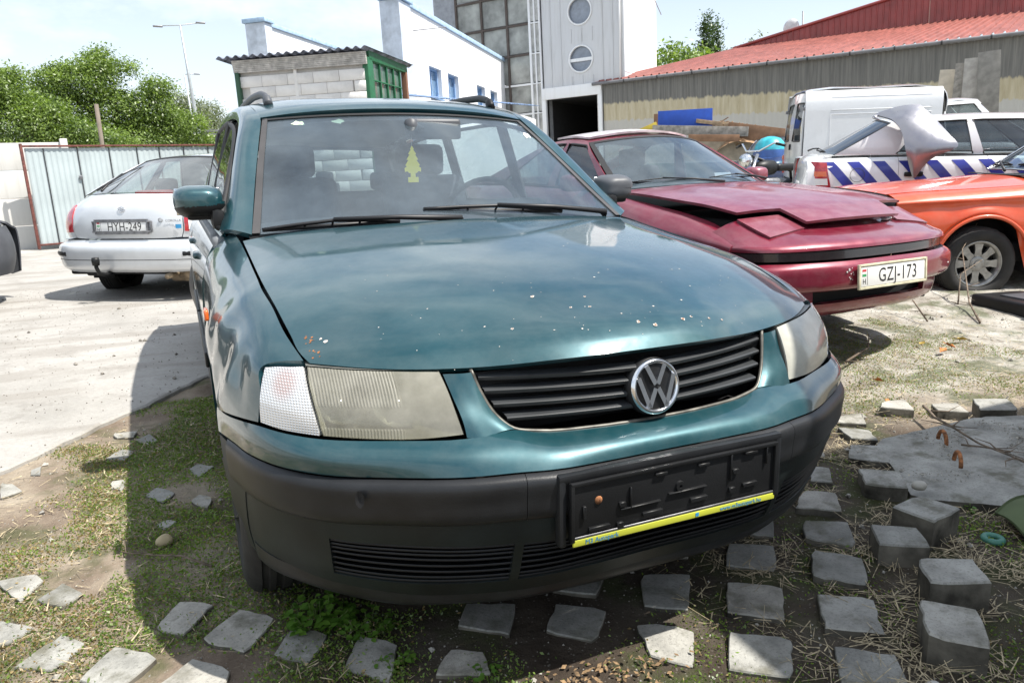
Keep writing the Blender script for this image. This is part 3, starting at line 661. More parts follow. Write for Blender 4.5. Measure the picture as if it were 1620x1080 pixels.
for x in (-.60, -.18, .25, .7, 1.15, 1.6, 2.05):   # cladding ribs
    for za, zb in (((4.70, 5.05), (6.30, 6.83), (8.07, 9.9)) if .2 < x < 1.3 else ((4.70, 9.9),)): mk('cladding_rib', *rbox((x, -.012, (za + zb) / 2), (.02, .025, zb - za), 0), cl_, tw, smooth=False)
for i, cz in enumerate((5.68, 7.45)):
    f_ = mk('round_window', *tube([(.76 + .50 * cos(a), -.02, cz + .50 * sin(a)) for a in np.linspace(0, 2 * pi, 41)[:-1]], .035, 6, closed=True), clw, tw)
    mk('pane', *join(xform(lathe([(0, .001), (0, .49)], 32, 'y'), Matrix.Translation((.76, .10, cz)))), mat_('grey_pane', (.22, .25, .30), .15, coat=.6), f_)
    if i == 0: mk('crossbar', *rbox((.76, .05, cz - .02), (.98, .08, .12), 0), clw, f_, smooth=False)
mk('lintel', *rbox((1.20, -.05, 4.49), (2.60, .16, .44), .01), clw, tw); mk('gate_jamb', *rbox((2.42, -.03, 2.2), (.16, .16, 4.4), .01), clw, tw); mk('gate_jamb', *rbox((-.03, -.03, 2.2), (.16, .16, 4.4), .01), clw, tw)
mk('side_wall', *rbox((-1.04, -1.9 + 3.8, 5.0), (.06, 3.8, 10.0), 0), clw, tw, smooth=False)
mk('right_wall', *rbox((-.55, .15, 2.35), (.95, .25, 4.7), 0), cl_, tw, smooth=False)
dk = mat_('dark_hall', (.03, .03, .032), .9)
mk('hall', *join(rbox((1.2, 9.0, 2.2), (2.6, .1, 4.4), 0), rbox((2.55, 4.5, 2.2), (.08, 9, 4.4), 0), rbox((-.1, 4.5, 2.2), (.08, 9, 4.4), 0), rbox((1.2, 4.6, 4.34), (2.7, 9.0, .08), 0)), dk, tw, smooth=False)
mk('hall_window', *rbox((1.35, 8.9, 2.7), (.75, .05, 1.5), 0), mat_('yellow_green_pane', (.35, .33, .06), .6), tw, smooth=False); mk('hall_window', *rbox((2.15, 8.9, 2.9), (.30, .05, .8), 0), mat_('green_pane', (.20, .32, .10), .6), tw, smooth=False)
mk('hall_shelf', *rbox((1.7, 6.0, 1.4), (.9, .6, 2.6), .02), dk, tw)
# glazed stair bay
for i, (a, b__) in enumerate(((2.52, 2.90), (2.98, 3.94), (4.02, 5.14), (5.22, 6.38))):
    for j in range(9):
        z = .35 + j * 1.165
        if z > 9.4: continue
        if i == 0: mk('stair_pane', *rbox(((a + b__) / 2, -.02, z + .56), (b__ - a, .02, 1.06), 0), mat_('pale_pane', (.45, .45, .43), .3, var=.3, nscale=2), tw, smooth=False)
        else: mk('stair_pane', *rbox(((a + b__) / 2, -.03, z + .56), (b__ - a, .02, 1.06), 0), mat_('grimy_pane', (.30, .31, .29), .28, var=.35, nscale=1.5, coat=.4), tw, smooth=False)
for x in (2.94, 3.98, 5.18, 6.42): mk('mullion', *rbox((x, -.06, 5.0), (.09, .10, 10.0), 0), mat_('brown_mullion', (.09, .07, .06), .7) if x > 2.95 else clw, tw, smooth=False)
for x in (2.50, 2.72): mk('mullion', *rbox((x, -.06, 5.0), (.05, .08, 10.0), 0), clw, tw, smooth=False)
for j in range(9): mk('transom', *rbox((4.66, -.06, .30 + j * 1.165), (3.50, .09, .075), 0), mat_('brown_mullion', (.09, .07, .06), .7) if .3 + j * 1.165 > 5.5 else clw, tw, smooth=False); mk('transom', *rbox((2.70, -.06, .30 + j * 1.165), (.44, .07, .045), 0), clw, tw, smooth=False)
mk('stair_back', *rbox((4.4, .6, 5.0), (4.0, .1, 10.0), 0), mat_('stair_core', (.30, .31, .33), .9), tw, smooth=False)
mk('rear_wing', *rbox((7.4, 1.2, 5.0), (1.9, .2, 10.0), 0), mat_('grey_render', (.34, .36, .40), .8), tw, smooth=False)
mk('down_pipe', *tube([(-.90, -.06, 4.7), (-.92, -.06, 9.9)], .04, 8), clw, tw)

wh = bld('red_roofed_warehouse', P_, -37, 'long warehouse with red ribbed metal roof, gutter and stained sheet walls', 'warehouse')
m_, nt_, b_ = newmat('stained_sheet_wall'); tcn2 = nt_.nodes.new('ShaderNodeTexCoord'); sz = nt_.nodes.new('ShaderNodeSeparateXYZ'); nt_.links.new(tcn2.outputs['Object'], sz.inputs[0])
v_ = coords(nt_); vst = coords(nt_, (6, 1, .5)); nz1 = noise(nt_, vst, 1.2, 3, .6)
ad = N(nt_, 'ShaderNodeMath', operation='MULTIPLY_ADD'); nt_.links.new(nz1, ad.inputs[0]); ad.inputs[1].default_value = .35; nt_.links.new(sz.outputs[2], ad.inputs[2])
sl2 = N(nt_, 'ShaderNodeMath', operation='MULTIPLY_ADD'); nt_.links.new(sz.outputs[0], sl2.inputs[0]); sl2.inputs[1].default_value = -.036; nt_.links.new(ad.outputs[0], sl2.inputs[2])
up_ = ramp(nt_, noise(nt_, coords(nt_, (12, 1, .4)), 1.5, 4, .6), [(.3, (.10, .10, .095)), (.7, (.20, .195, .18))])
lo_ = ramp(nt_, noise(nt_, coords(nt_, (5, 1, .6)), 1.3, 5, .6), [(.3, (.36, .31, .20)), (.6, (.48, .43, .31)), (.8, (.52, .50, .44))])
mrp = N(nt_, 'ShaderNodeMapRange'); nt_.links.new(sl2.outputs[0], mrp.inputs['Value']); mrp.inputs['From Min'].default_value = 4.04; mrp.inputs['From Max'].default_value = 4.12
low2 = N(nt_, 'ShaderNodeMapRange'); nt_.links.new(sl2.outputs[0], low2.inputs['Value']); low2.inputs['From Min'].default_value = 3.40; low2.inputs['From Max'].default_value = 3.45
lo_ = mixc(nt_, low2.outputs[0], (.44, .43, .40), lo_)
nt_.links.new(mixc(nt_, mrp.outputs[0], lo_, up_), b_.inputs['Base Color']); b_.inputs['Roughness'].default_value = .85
V, F = [], []; n = int(17 / .05)
for i in range(n + 1):
    x = .02 - 17 * i / n; a = .018 * sin(x * 2 * pi / .2)
    for z in (0, 4.62 - .0): V.append((x, a, z))
F = [(2 * i, 2 * i + 2, 2 * i + 3, 2 * i + 1) for i in range(n)]
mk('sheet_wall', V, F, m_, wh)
mk('corner_trim', *rbox((.04, -.04, 2.3), (.08, .1, 4.6), 0), mat_('weathered_board', (.36, .34, .31), .9), wh, smooth=False)
gu = mat_('grey_gutter', (.16, .16, .17), .6)
for i in range(13): mk('gutter', *xform(lathe([(0, .06), (1.30, .06)], 12, 'x'), Matrix.Translation((-17 + 1.325 * i + .05, -.16, 4.66))), gu, wh); mk('gutter_joint', *xform(lathe([(0, .066), (.05, .066)], 12, 'x'), Matrix.Translation((-17 + 1.325 * i, -.16, 4.66))), mt('int_dark'), wh)
rd_ = plain('red_roof_sheet', (.26, .045, .04), .45, metal=.0, var=.14, nscale=2.5, coat=.25); rd2 = plain('pink_red_roof_sheet', (.32, .11, .088), .5, var=.2, nscale=2.5, coat=.3)
def ribbed(P00, P10, P11, P01, pitch, h):
    """ribbed sheet between bottom edge P00-P10 and top edge P01-P11"""
    P00, P10, P11, P01 = map(Vector, (P00, P10, P11, P01)); L_ = max((P10 - P00).length, (P11 - P01).length); n = int(L_ / pitch); nrm = (P10 - P00).cross(P01 - P00).normalized()
    if nrm.z < 0 or (abs(nrm.z) < .2 and nrm.y > 0): nrm = -nrm
    V, F = [], []
    for i in range(n):
        for t, k_ in ((0, 0), (.70, 0), (.78, 1), (.92, 1)):
            u = (i + t) / n; V.append(tuple(P00.lerp(P10, u) + nrm * h * k_)); V.append(tuple(P01.lerp(P11, u) + nrm * h * k_))
    m2 = len(V) // 2
    return V, [(2 * i, 2 * i + 2, 2 * i + 3, 2 * i + 1) for i in range(m2 - 1)]
mk('roof_skirt', *ribbed((.20, -.14, 4.72), (-17, -.14, 4.72), (-17, 5, 6.02), (-4.05, 5, 6.02), .30, .055), rd2, wh, smooth=False)
mk('roof_hip', *join(([(.20, -.14, 4.72), (-4.05, 5, 6.02), (.20, 5.0, 4.9), (.20, 8, 4.9), (-4.05, 8, 6.0)], [(0, 1, 2), (2, 1, 4, 3)])), rd2, wh, smooth=False)
mk('gable_sheet', *ribbed((-4.01, 5, 5.98), (-11.2, 5, 5.98), (-11.2, 5, 7.30), (-4.02, 5, 6.02), .22, .025), rd_, wh, smooth=False)
mk('gable_sheet', *ribbed((-11.2, 5, 5.98), (-20, 5, 5.98), (-20, 5, 5.98), (-11.2, 5, 7.30), .22, .025), rd_, wh, smooth=False)
mk('ridge_cap', *tube([(-4.0, 4.95, 6.04), (-11.2, 4.95, 7.34), (-20, 4.95, 6.04)], .06, 6), rd_, wh)
mk('roof_slope', *join(([(-4.0, 5, 6.0), (-11.2, 5, 7.3), (-11.2, 14, 7.3), (-4, 14, 6.0), (-20, 5, 6.0), (-20, 14, 6)], [(0, 1, 2, 3), (1, 4, 5, 2)])), rd_, wh, smooth=False)
mk('end_wall', *rbox((-17.0, 2.5, 2.3), (.1, 5, 4.7), 0), clw, wh, smooth=False)
di = mk('roof_dish', *xform(lathe([(.0, .001), (.03, .20), (.10, .34), (.12, .35)], 28, 'y'), Matrix.Translation((0, 0, 0))), mat_('dish_grey', (.55, .56, .57), .5), None)
tag(di, 'round pale satellite dish above the red roof edge', 'satellite dish'); di.matrix_world = frame(Vector((22.6, 22.75, 6.55)), -37) @ Matrix.Rotation(.35, 4, 'Z')
mk('mast', *tube([(-.45, .2, -1.6), (-.45, .2, .55)], .03, 6), mt('steel'), di); mk('mast_arm', *tube([(-.45, .2, 0), (0, .15, 0)], .03, 6), mt('steel'), di)

# --- motorway bridge, lamp posts, overhead wires
br = tag(empty('motorway_bridge'), 'distant concrete bridge with a steel crash barrier beyond the trees', 'bridge')
cc_ = mat_('bridge_concrete', (.50, .48, .43), .9, var=.1, nscale=.3)
mk('deck', *rbox((-2, 59.5, 3.25), (60, 4, 1.25), .02), cc_, br)
for x in range(-28, 26, 2): mk('barrier_post', *rbox((x, 57.7, 4.15), (.14, .14, .6), 0), mt('steel'), br, smooth=False)
for z in (4.15, 4.42): mk('barrier_rail', *rbox((-2, 57.6, z), (60, .08, .14), 0), mt('steel'), br, smooth=False)
for x in (-20, -8, 4, 16): mk('bridge_pier', *rbox((x, 59.5, 1.2), (1.2, 2.4, 3.3), .05), cc_, br)
lpm = mat_('lamp_post_steel', (.42, .45, .46), .5, metal=.5)
l1 = tag(empty('street_lamp', (1.22, 57.2, 0)), 'tall double armed street lamp standing by the bridge', 'street lamp')
mk('pole', *tube([(0, 0, -.5), (-.12, 0, 3.2), (-.40, 0, 7.5), (-.63, 0, 11.4)], [.17, .15, .10, .06], 8), lpm, l1)
mk('arm', *tube([(-2.0, 0, 11.28), (-.63, 0, 11.40), (.65, 0, 11.62)], .035, 6), lpm, l1)
for x, z in ((-2.05, 11.25), (.70, 11.62)): mk('lamp_head', *rbox((x, 0, z), (.62, .25, .10), .04), mt('steel'), l1)
l2 = tag(empty('street_lamp', (1.4, 72.5, 0)), 'shorter single armed street lamp right behind the tall one', 'street lamp')
mk('pole', *tube([(0, 0, -.5), (-.22, 0, 5), (-.52, 0, 10.0)], [.13, .10, .06], 8), lpm, l2); mk('arm', *tube([(-.52, 0, 10.0), (.40, 0, 10.05)], .035, 6), lpm, l2); mk('lamp_head', *rbox((.5, 0, 10.05), (.5, .22, .09), .03), mt('steel'), l2)
def wire(name, pts, r, lab): 
    tag(mk(name, *tube(pts, r, 5), mat_('wire_grey', (.20, .20, .21), .6)), lab, 'cable')
def pt(azd, D, elev): return Vector((-.92 + D * sin(radians(azd)), -2.19 + D * cos(radians(azd)), 1.128 + D * elev))
wire('overhead_cable', [pt(6.5, 30, .205), pt(9, 28, .212), pt(13.5, 25, .226), pt(15.8, 22.6, .243)], .012, 'thin overhead cable running to the blue pilaster')
wire('bracket_rod', [pt(17.0, 21, .173), pt(19.4, 21, .177)], .012, 'thin rod sticking out from the stained pilaster')
wire('guy_wire', [pt(33.0, 27, .245), pt(34.7, 31, .183)], .014, 'dark slanting wire beside the white tower')

# --- blue panel, waste wood, container, boards against the wall
def flat(name, azd, D, e, w_, h_, t_, rz, mat, lab, cat, ry=0., grp=None):
    o = box(name, (0, 0, 0), (w_, t_, h_), mat, None, bev=.004); p = pt(azd, D, e)
    o.matrix_world = Matrix.Translation(p) @ Matrix.Rotation(radians(-rz), 4, 'Z') @ Matrix.Rotation(radians(ry), 4, 'Y'); tag(o, lab, cat, grp); return o
wd = [mat_('raw_wood', (.42, .30, .19), .85, var=.3, nscale=9), mat_('grey_wood', (.30, .28, .25), .9, var=.3, nscale=9), mat_('brown_board', (.27, .15, .085), .8, var=.2), mat_('pale_board', (.52, .46, .37), .85, var=.15)]
flat('blue_panel', 36.55, 19, .0568, 1.27, .50, .04, 38, mat_('blue_board', (.015, .075, .42), .5, var=.1), 'bright blue rectangular board standing on the wood pile', 'board', -1)
skp = tag(empty('waste_container', pt(41.5, 20.5, 0) - Vector((0, 0, 1.0))), 'green waste container under the heap of old wood', 'waste container'); skp.rotation_euler = (0, 0, radians(-40))
for nm, c_, s_ in (('front_side', (0, -1, .55), (5.2, .06, 1.1)), ('back_side', (0, 1, .55), (5.2, .06, 1.1)), ('end_side', (-2.6, 0, .55), (.06, 2, 1.1)), ('end_side', (2.6, 0, .55), (.06, 2, 1.1)), ('floor', (0, 0, .05), (5.2, 2, .08))): mk(nm, *rbox(c_, s_, .01), mat_('container_green', (.03, .10, .07), .6), skp)
for i in range(8): mk('stiffener', *rbox((-2.3 + i * .66, -1.05, .55), (.08, .05, 1.05), .005), MT['container_green'], skp)
flat('beige_board', 40.8, 19.2, .0200, 3.0, .52, .03, 40, wd[3], 'long beige board along the front of the container', 'board', 1)
flat('brown_board', 41.7, 18.8, .0385, 1.45, .34, .03, 42, wd[2], 'large brown board sloping down to the right on the pile', 'board', 9)
flat('grey_plank', 37.6, 18.7, .0440, 2.2, .22, .03, 40, wd[1], 'weathered grey plank lying below the blue board', 'plank', 3)
flat('short_plank', 38.6, 18.5, .0345, 1.15, .16, .05, 40, wd[2], 'short brown plank under the weathered grey one', 'plank', 2)
flat('split_plank', 39.2, 18.9, .0510, 1.25, .09, .05, 40, wd[0], 'raw split plank poking out right of the blue board', 'plank', 9)
flat('rusty_sheet', 34.5, 19.2, .053, .10, .50, .12, 38, wd[2], 'narrow brown upright strip left of the blue board', 'board', 0)
flat('yellow_shovel', 33.7, 18.8, .0470, .62, .14, .04, 38, mat_('yellow_paint', (.50, .38, .05), .7), 'yellow sloping board left of the wood pile', 'board', -22)
r_ = random.Random(2); st_ = []
for i in range(420):
    c_ = pt(r_.uniform(38.9, 43.3), r_.uniform(19.0, 20.6), 0); t = (c_.x + c_.y)
    a = r_.uniform(0, pi); l_ = r_.uniform(.12, .55); azc = math.degrees(math.atan2(c_.x + .92, c_.y + 2.19)); top_ = np.interp(azc, [38.9, 40, 41.5, 43.3], [2.20, 2.12, 2.0, 1.65])
    z = top_ - abs(r_.gauss(0, .16)); st_.append(rbox((c_.x, c_.y, z), (l_, .025, .02), 0, rot=Matrix.Rotation(a, 3, 'Z') @ Matrix.Rotation(r_.uniform(-.5, .5), 3, 'Y')))
tag(mk('wood_scraps', *join(*st_), mat_('scrap_wood', (.34, .22, .13), .9, var=.5, nscale=5), smooth=False), kind='stuff')
core = tag(mk('heap_core', *sheet([[tuple(pt(a, D, 0) + Vector((0, 0, h))) for a, h in ((38.7, .3), (40, hh), (41.5, hh * .9), (43.4, .0))] for D, hh in ((18.95, .55), (19.8, .85), (20.8, .5))], k=4, roll=0), MT['scrap_wood']), kind='stuff')
for i, (a, e_, h_, w_, ry) in enumerate(((53.0, .072, 1.1, .34, 2), (53.75, .074, 1.25, .24, 0), (54.5, .077, 1.3, .42, -1), (55.3, .080, 1.4, .42, -4))):
    flat('leaning_board', a, 20.5 - .12 * i, e_, w_, h_, .04, 52, [wd[3], wd[1], mat_('silver_grey_board', (.40, .38, .35), .9, var=.2), mat_('dark_grey_board', (.24, .23, .21), .9, var=.2)][i], ['low pale board leaning on the warehouse wall, leftmost of four', 'narrow grey board, second from the left against the warehouse', 'wide grey board with a pale edge, third of the four leaning', 'tallest grey board leaning on the warehouse, rightmost of four'][i], 'board', ry, 'boards leaning on the warehouse wall')
# --- blue tank, dark car and motorcycle between the coupe and the van
tk = pt(42.5, 17.6, 0); tk.z = .40
tnk = tag(empty('plastic_tank', tk), 'blue plastic barrel with turquoise domed top beside the white van', 'barrel')
mk('tank_body', *lathe([(.0, .30), (.05, .36), (.5, .38), (.9, .37), (1.05, .34)], 28, 'z'), mat_('blue_plastic', (.04, .10, .30), .35, var=.3, nscale=3), tnk)
mk('tank_dome', *lathe([(1.05, .34), (1.18, .30), (1.29, .20), (1.33, .08), (1.335, .001)], 28, 'z'), mat_('turquoise_plastic', (.03, .34, .42), .35, var=.3, nscale=6), tnk)
for z in (.35, .8): mk('band', *lathe([(z, .375), (z + .02, .395), (z + .06, .395), (z + .08, .375)], 28, 'z'), MT['blue_plastic'], tnk)
# ================================================================ green estate car (nearest)
G = tag(empty('estate_car'), 'dark teal estate car with empty front plate holder, chipped bonnet and dented fender', 'car')
RA = .338
REF[0] = (0, 1.4, .45)
def arch(y, yc=0., R=RA, zc=.30, base=.20):
    d = R * R - (y - yc) ** 2
    return zc + sqrt(d) if d > 0 else base
# --- bonnet
hood = sym([
 [(.700,-.598,.735),(.573,-.692,.727),(.395,-.768,.724),(.20,-.845,.738),(0,-.862,.741)],
 [(.712,-.566,.747),(.578,-.655,.751),(.395,-.738,.752),(.20,-.812,.768),(0,-.832,.772)],
 [(.722,-.480,.776),(.58,-.545,.796),(.40,-.615,.808),(.20,-.665,.824),(0,-.68,.828)],
 [(.733,-.330,.820),(.61,-.36,.844),(.42,-.40,.864),(.21,-.42,.880),(0,-.42,.884)],
 [(.742,-.154,.855),(.62,-.13,.884),(.43,-.12,.908),(.215,-.12,.924),(0,-.12,.928)],
 [(.742,.10,.887),(.63,.10,.914),(.43,.10,.938),(.215,.10,.952),(0,.10,.955)],
 [(.742,.385,.926),(.64,.335,.944),(.44,.28,.960),(.22,.245,.968),(0,.235,.971)]])
hood_o = panel('bonnet', hood, mt('teal'), G, gap=.0035, roll=.016, k=5)
# paint chips: small flaked spots, each a thin disc on the bonnet skin
def on_hood(x, y):
    us = 4 + (x / .72) * 4
    lo, hi = 0., 6.
    for _ in range(24):
        mid = (lo + hi) / 2
        if surf(hood, [min(8, max(0, us))], [mid])[0, 0, 1] < y: lo = mid
        else: hi = mid
    us_ = 4.
    for _ in range(3):
        p = surf(hood, [us_], [lo])[0, 0]; q = surf(hood, [min(8, us_ + .05)], [lo])[0, 0]
        us_ = min(8, max(0, us_ + (x - p[0]) / max(1e-3, abs(q[0] - p[0])) * .05 * (1 if q[0] > p[0] else -1)))
    g = surf(hood, [us_, min(8, us_ + .02)], [lo, min(6, lo + .02)])
    n = np.cross(g[0, 1] - g[0, 0], g[1, 0] - g[0, 0]); n = n / np.linalg.norm(n); n = n if n[2] > 0 else -n
    return g[0, 0], n
def chip(parts, x, y, r, seed, lift=.0006):
    r *= .66
    rr = random.Random(seed); p, n = on_hood(x, y); p = Vector(p) + Vector(n) * lift; n = Vector(n)
    a = n.orthogonal().normalized(); b = n.cross(a); k = 9
    V = [tuple(p)] + [tuple(p + (a * cos(2 * pi * i / k) * rr.uniform(.7, 1.5) + b * sin(2 * pi * i / k)) * r * rr.uniform(.7, 1.15)) for i in range(k)]
    parts.append((V, [(0, 1 + i, 1 + (i + 1) % k) for i in range(k)]))
primer, rusty = [], []
chips = [(-.18,-.62,.0075),(-.28,-.72,.0055),(-.12,-.70,.005),(-.06,-.66,.005),(-.075,-.71,.0055),(.0,-.80,.007),(.035,-.815,.008),(.12,-.80,.009),(.15,-.79,.006),(.20,-.79,.0055),(.24,-.785,.005),
         (-.33,-.68,.0035),(-.42,-.55,.003),(-.25,-.55,.003),(.03,-.55,.004),(.06,-.52,.0035),(.10,-.50,.003),(-.5,-.4,.003),(-.45,-.32,.003),(.1,-.25,.004),(.13,-.22,.003),(.3,-.5,.004),(.33,-.49,.004),(.27,-.62,.0035),(.18,-.71,.004),(.08,-.74,.004),(-.02,-.76,.0035),(-.14,-.79,.0035),(-.2,-.77,.003),(.42,-.55,.003),(.47,-.52,.003)]
for i, (x, y, r) in enumerate(chips):
    chip(primer, x, y, r, i)
    if r > .0048: chip(rusty, x + .0005, y, r * .5, i + 99, .0011)
rr_ = random.Random(5)
for i in range(60):
    x = rr_.uniform(-.55, .6); y = -.84 + abs(rr_.gauss(0, .22)) + x * x * .5
    if y < .1: chip(primer, x, y, rr_.uniform(.0008, .0022), 300 + i)
for i in range(16):
    chip(rusty, -.69 + rr_.uniform(-.005, .022), -.545 + rr_.uniform(-.05, .05), rr_.uniform(.002, .006), 900 + i)
chip(primer, -.655, -.55, .008, 77); chip(primer, -.662, -.535, .006, 78)
mk('paint_chips', *join(*primer), plain('primer_chip', (.50, .46, .43), .8, var=.3, nscale=90), hood_o, smooth=False)['kind'] = 'stuff'; mk('rust_spots', *join(*rusty), mt('rust'), hood_o, smooth=False)['kind'] = 'stuff'

# --- front fenders (the one on the viewer's left is dented)
def fend():
    c = [[(.706,-.585,.738),(.762,-.545,.734),(.787,-.530,.725),(.800,-.548,.67),(.811,-.556,.607)],
         [(.727,-.47,.779),(.776,-.455,.769),(.805,-.445,.748),(.836,-.45,.675),(.846,-.455,.594)],
         [(.736,-.33,.820),(.785,-.325,.803),(.818,-.325,.770),(.860,-.33,.68),(.871,-.335,.576)],
         [(.745,-.20,.846),(.795,-.20,.826),(.827,-.20,.790),(.872,-.205,.68),(.884,-.212,.560)],
         [(.745,-.10,.862),(.797,-.10,.838),(.830,-.10,.80),(.876,-.10,.72),(.886,-.10,.623)],
         [(.745,0,.875),(.80,0,.85),(.834,0,.812),(.878,0,.73),(.887,0,.638)],
         [(.745,.12,.892),(.80,.12,.865),(.836,.12,.822),(.878,.12,.72),(.886,.12,.616)],
         [(.745,.25,.909),(.803,.25,.88),(.840,.25,.836),(.876,.25,.68),(.884,.25,.528)],
         [(.746,.335,.92),(.805,.335,.89),(.843,.335,.845),(.874,.335,.62),(.878,.335,.32)],
         [(.748,.40,.929),(.807,.40,.897),(.845,.40,.85),(.876,.40,.58),(.862,.40,.21)],
         [(.755,.56,.945),(.812,.56,.905),(.848,.56,.857),(.878,.56,.58),(.862,.56,.21)]]
    return np.transpose(np.array(c), (1, 0, 2))
def dent(Gp, Nn):
    H = np.zeros(Gp.shape[:2])
    for (y, z, a, sy, sz) in [(-.43,.70,-.010,.05,.05),(-.36,.66,.006,.04,.05),(-.28,.70,-.013,.07,.07),(-.16,.76,.006,.06,.04),(-.10,.70,-.010,.06,.05),(-.30,.60,.006,.05,.035),(-.47,.65,-.006,.03,.03),(.12,.68,.004,.1,.05),(-.20,.63,-.008,.05,.04)]:
        H += a * np.exp(-((Gp[..., 1] - y) / sy) ** 2 - ((Gp[..., 2] - z) / sz) ** 2)
    e = np.clip((Gp[..., 1] + .52) / .08, 0, 1)
    return Gp + Nn * (H * e)[..., None]
mk('front_fender', *sheet(fend(), gap=.0022, roll=.02, k=7), mt('teal'), G)
fo = mk('front_fender', *sheet(fend(), gap=.0022, roll=.02, k=7, mirror=True, disp=dent), mt('teal_dent'), G); fo['label'] = 'dented front fender'
for s in (-1, 1):
    mk('side_repeater', *rbox((s * .882, -.02 + .0, .765), (.012, .062, .03), .006), mt('orange_lens'), G)

# --- doors and rear quarter
def side_rows(ys):
    """columns belt, shoulder, flank, lower, bottom"""
    c = []
    for y in ys:
        t = sstep(3.0, 3.75, y) * .13
        bt = .21
        c.append([(.785 - t, y, .942), (.822 - t, y, .905), (.850 - t, y, .855), (.880 - t, y, .60), (.872 - t, y, .42), (.862 - t, y, bt)])
    return np.transpose(np.array(c), (1, 0, 2))
d1 = side_rows([.565, .8, 1.1, 1.52]); d2 = side_rows([1.52, 1.8, 2.1, 2.40])
for s in (False, True):
    q = -1 if s else 1
    a = mk('front_door', *sheet(d1, gap=.0025, mirror=s, k=3), mt('teal'), G); b_ = mk('rear_door', *sheet(d2, gap=.0025, mirror=s, k=3, keep=lambda u, v, p: (p[1] - 2.70) ** 2 + (p[2] - .3) ** 2 > .36 ** 2), mt('teal'), G)
    for o_, y in ((a, 1.38), (b_, 2.24)):
        mk('handle', *rbox((q * .868, y, .80), (.035, .17, .028), .012), mt('teal'), o_)
    mk('rub_strip', *rbox((q * .884, 1.04, .50), (.014, .92, .055), .006), mt('black_plastic'), a)
    mk('rub_strip', *rbox((q * .884, 1.90, .50), (.014, .72, .055), .006), mt('black_plastic'), b_)
    mk('sill', *rbox((q * .845, 1.35, .20), (.05, 1.85, .06), .02), mt('black_plastic'), G)
ys = [2.405, 2.5, 2.6, 2.7, 2.8, 2.9, 3.0, 3.04, 3.12, 3.4, 3.70]
c = []
for y in ys:
    t = sstep(3.1, 3.75, y) * .10; za = max(.22, arch(y, 2.703, .345, .30, .22))
    za = min(za, .62)
    c.append([(.785 - t, y, .942), (.822 - t, y, .905), (.850 - t, y, .855), (.880 - t, y, max(.60, za + .04) if za < .6 else .70), (.880 - t, y, (za + .6) / 2 if za < .5 else za + .02), (.866 - t, y, za)])
panel('rear_quarter', np.transpose(np.array(c), (1, 0, 2)), mt('teal'), G, both=True, gap=.002, k=3)

# --- greenhouse
WB = [(.706,.415,.945),(.672,.59,1.05),(.638,.76,1.158),(.603,.92,1.26),(.570,1.075,1.352)]     # windscreen side edge
ws = []
for i, (x, y, z) in enumerate(WB):
    t = i / 4; ctr = (.27 + t * .715, .958 + t * .417)
    row = []
    for f in (1, .8, .55, .28, 0):
        k_ = 1 - f * f
        row.append((x * f, y + (ctr[0] - y) * k_ * .98, z + (ctr[1] - z) * k_))
    ws.append(row)
ws = sym(ws)
wsf = mk('windscreen', *sheet(ws, u=(.14, 7.86), v=(0, 3.93), k=5, roll=.004, off=-.004), mt('glass_front'), G)
for u_ in ((0, .17), (7.83, 8)): mk('windscreen_seal', *sheet(ws, u=u_, k=5, roll=.004, off=.0015), mt('trimgrey'), G)
mk('windscreen_top_seal', *sheet(ws, v=(3.93, 4), k=5, roll=.004, off=.0015), mt('seal'), G)
# black ceramic band low on the glass, and cowl below it
mk('cowl', *sheet([[(x * f, y, z) for f, y, z in ((1, .44, .952), (.55, .33, .953), (0, .27, .955), (-.55, .33, .953), (-1, .44, .952))] for x, y, z in ((.72, 0, 0),)] + [[(.71, .385, .905), (.4, .25, .925), (0, .20, .93), (-.4, .25, .925), (-.71, .385, .905)]], k=4, flip=True), mt('black_plastic'), G)
IN = [(.708,.412,.943),(.675,.590,1.053),(.641,.760,1.161),(.606,.925,1.266),(.577,1.08,1.360),(.586,1.20,1.397),(.590,1.42,1.432),(.594,1.75,1.452),(.594,2.3,1.458),(.586,2.9,1.440),(.565,3.35,1.395),(.55,3.50,1.355)]
OU = [(.800,.565,.948),(.758,.70,1.045),(.718,.85,1.160),(.684,1.0,1.262),(.660,1.13,1.325),(.652,1.24,1.352),(.650,1.45,1.378),(.652,1.75,1.392),(.652,2.3,1.394),(.645,2.9,1.375),(.622,3.35,1.325),(.60,3.50,1.29)]
MI = [tuple((np.array(a) + np.array(b)) / 2 + np.array([.014, -.01, .012])) for a, b in zip(IN, OU)]
panel('roof_side_frame', [OU, MI, IN], mt('teal'), G, both=True, k=5, ku=4, roll=.02, flip=False)
# base triangle of the pillar by the mirror
roof = sym([[ (x, y, z) for x, y, z in r] for r in [
 [(.580,1.085,1.358),(.46,1.045,1.373),(.25,1.005,1.388),(0,.992,1.393)],
 [(.583,1.125,1.374),(.46,1.085,1.392),(.25,1.05,1.408),(0,1.035,1.414)],
 [(.585,1.22,1.400),(.46,1.20,1.422),(.25,1.18,1.438),(0,1.17,1.445)],
 [(.590,1.45,1.434),(.47,1.45,1.458),(.25,1.45,1.472),(0,1.45,1.477)],
 [(.594,1.9,1.454),(.48,1.9,1.476),(.25,1.9,1.488),(0,1.9,1.492)],
 [(.594,2.5,1.452),(.48,2.5,1.474),(.25,2.5,1.486),(0,2.5,1.490)],
 [(.580,3.0,1.434),(.47,3.0,1.452),(.25,3.0,1.464),(0,3.0,1.468)],
 [(.553,3.48,1.358),(.46,3.54,1.372),(.25,3.58,1.380),(0,3.60,1.382)]]])
panel('roof', roof, mt('teal'), G, gap=.002, roll=.02, k=4)
mk('headlining', *sheet(roof, off=-.05, k=2, roll=0), mt('headliner'), G)
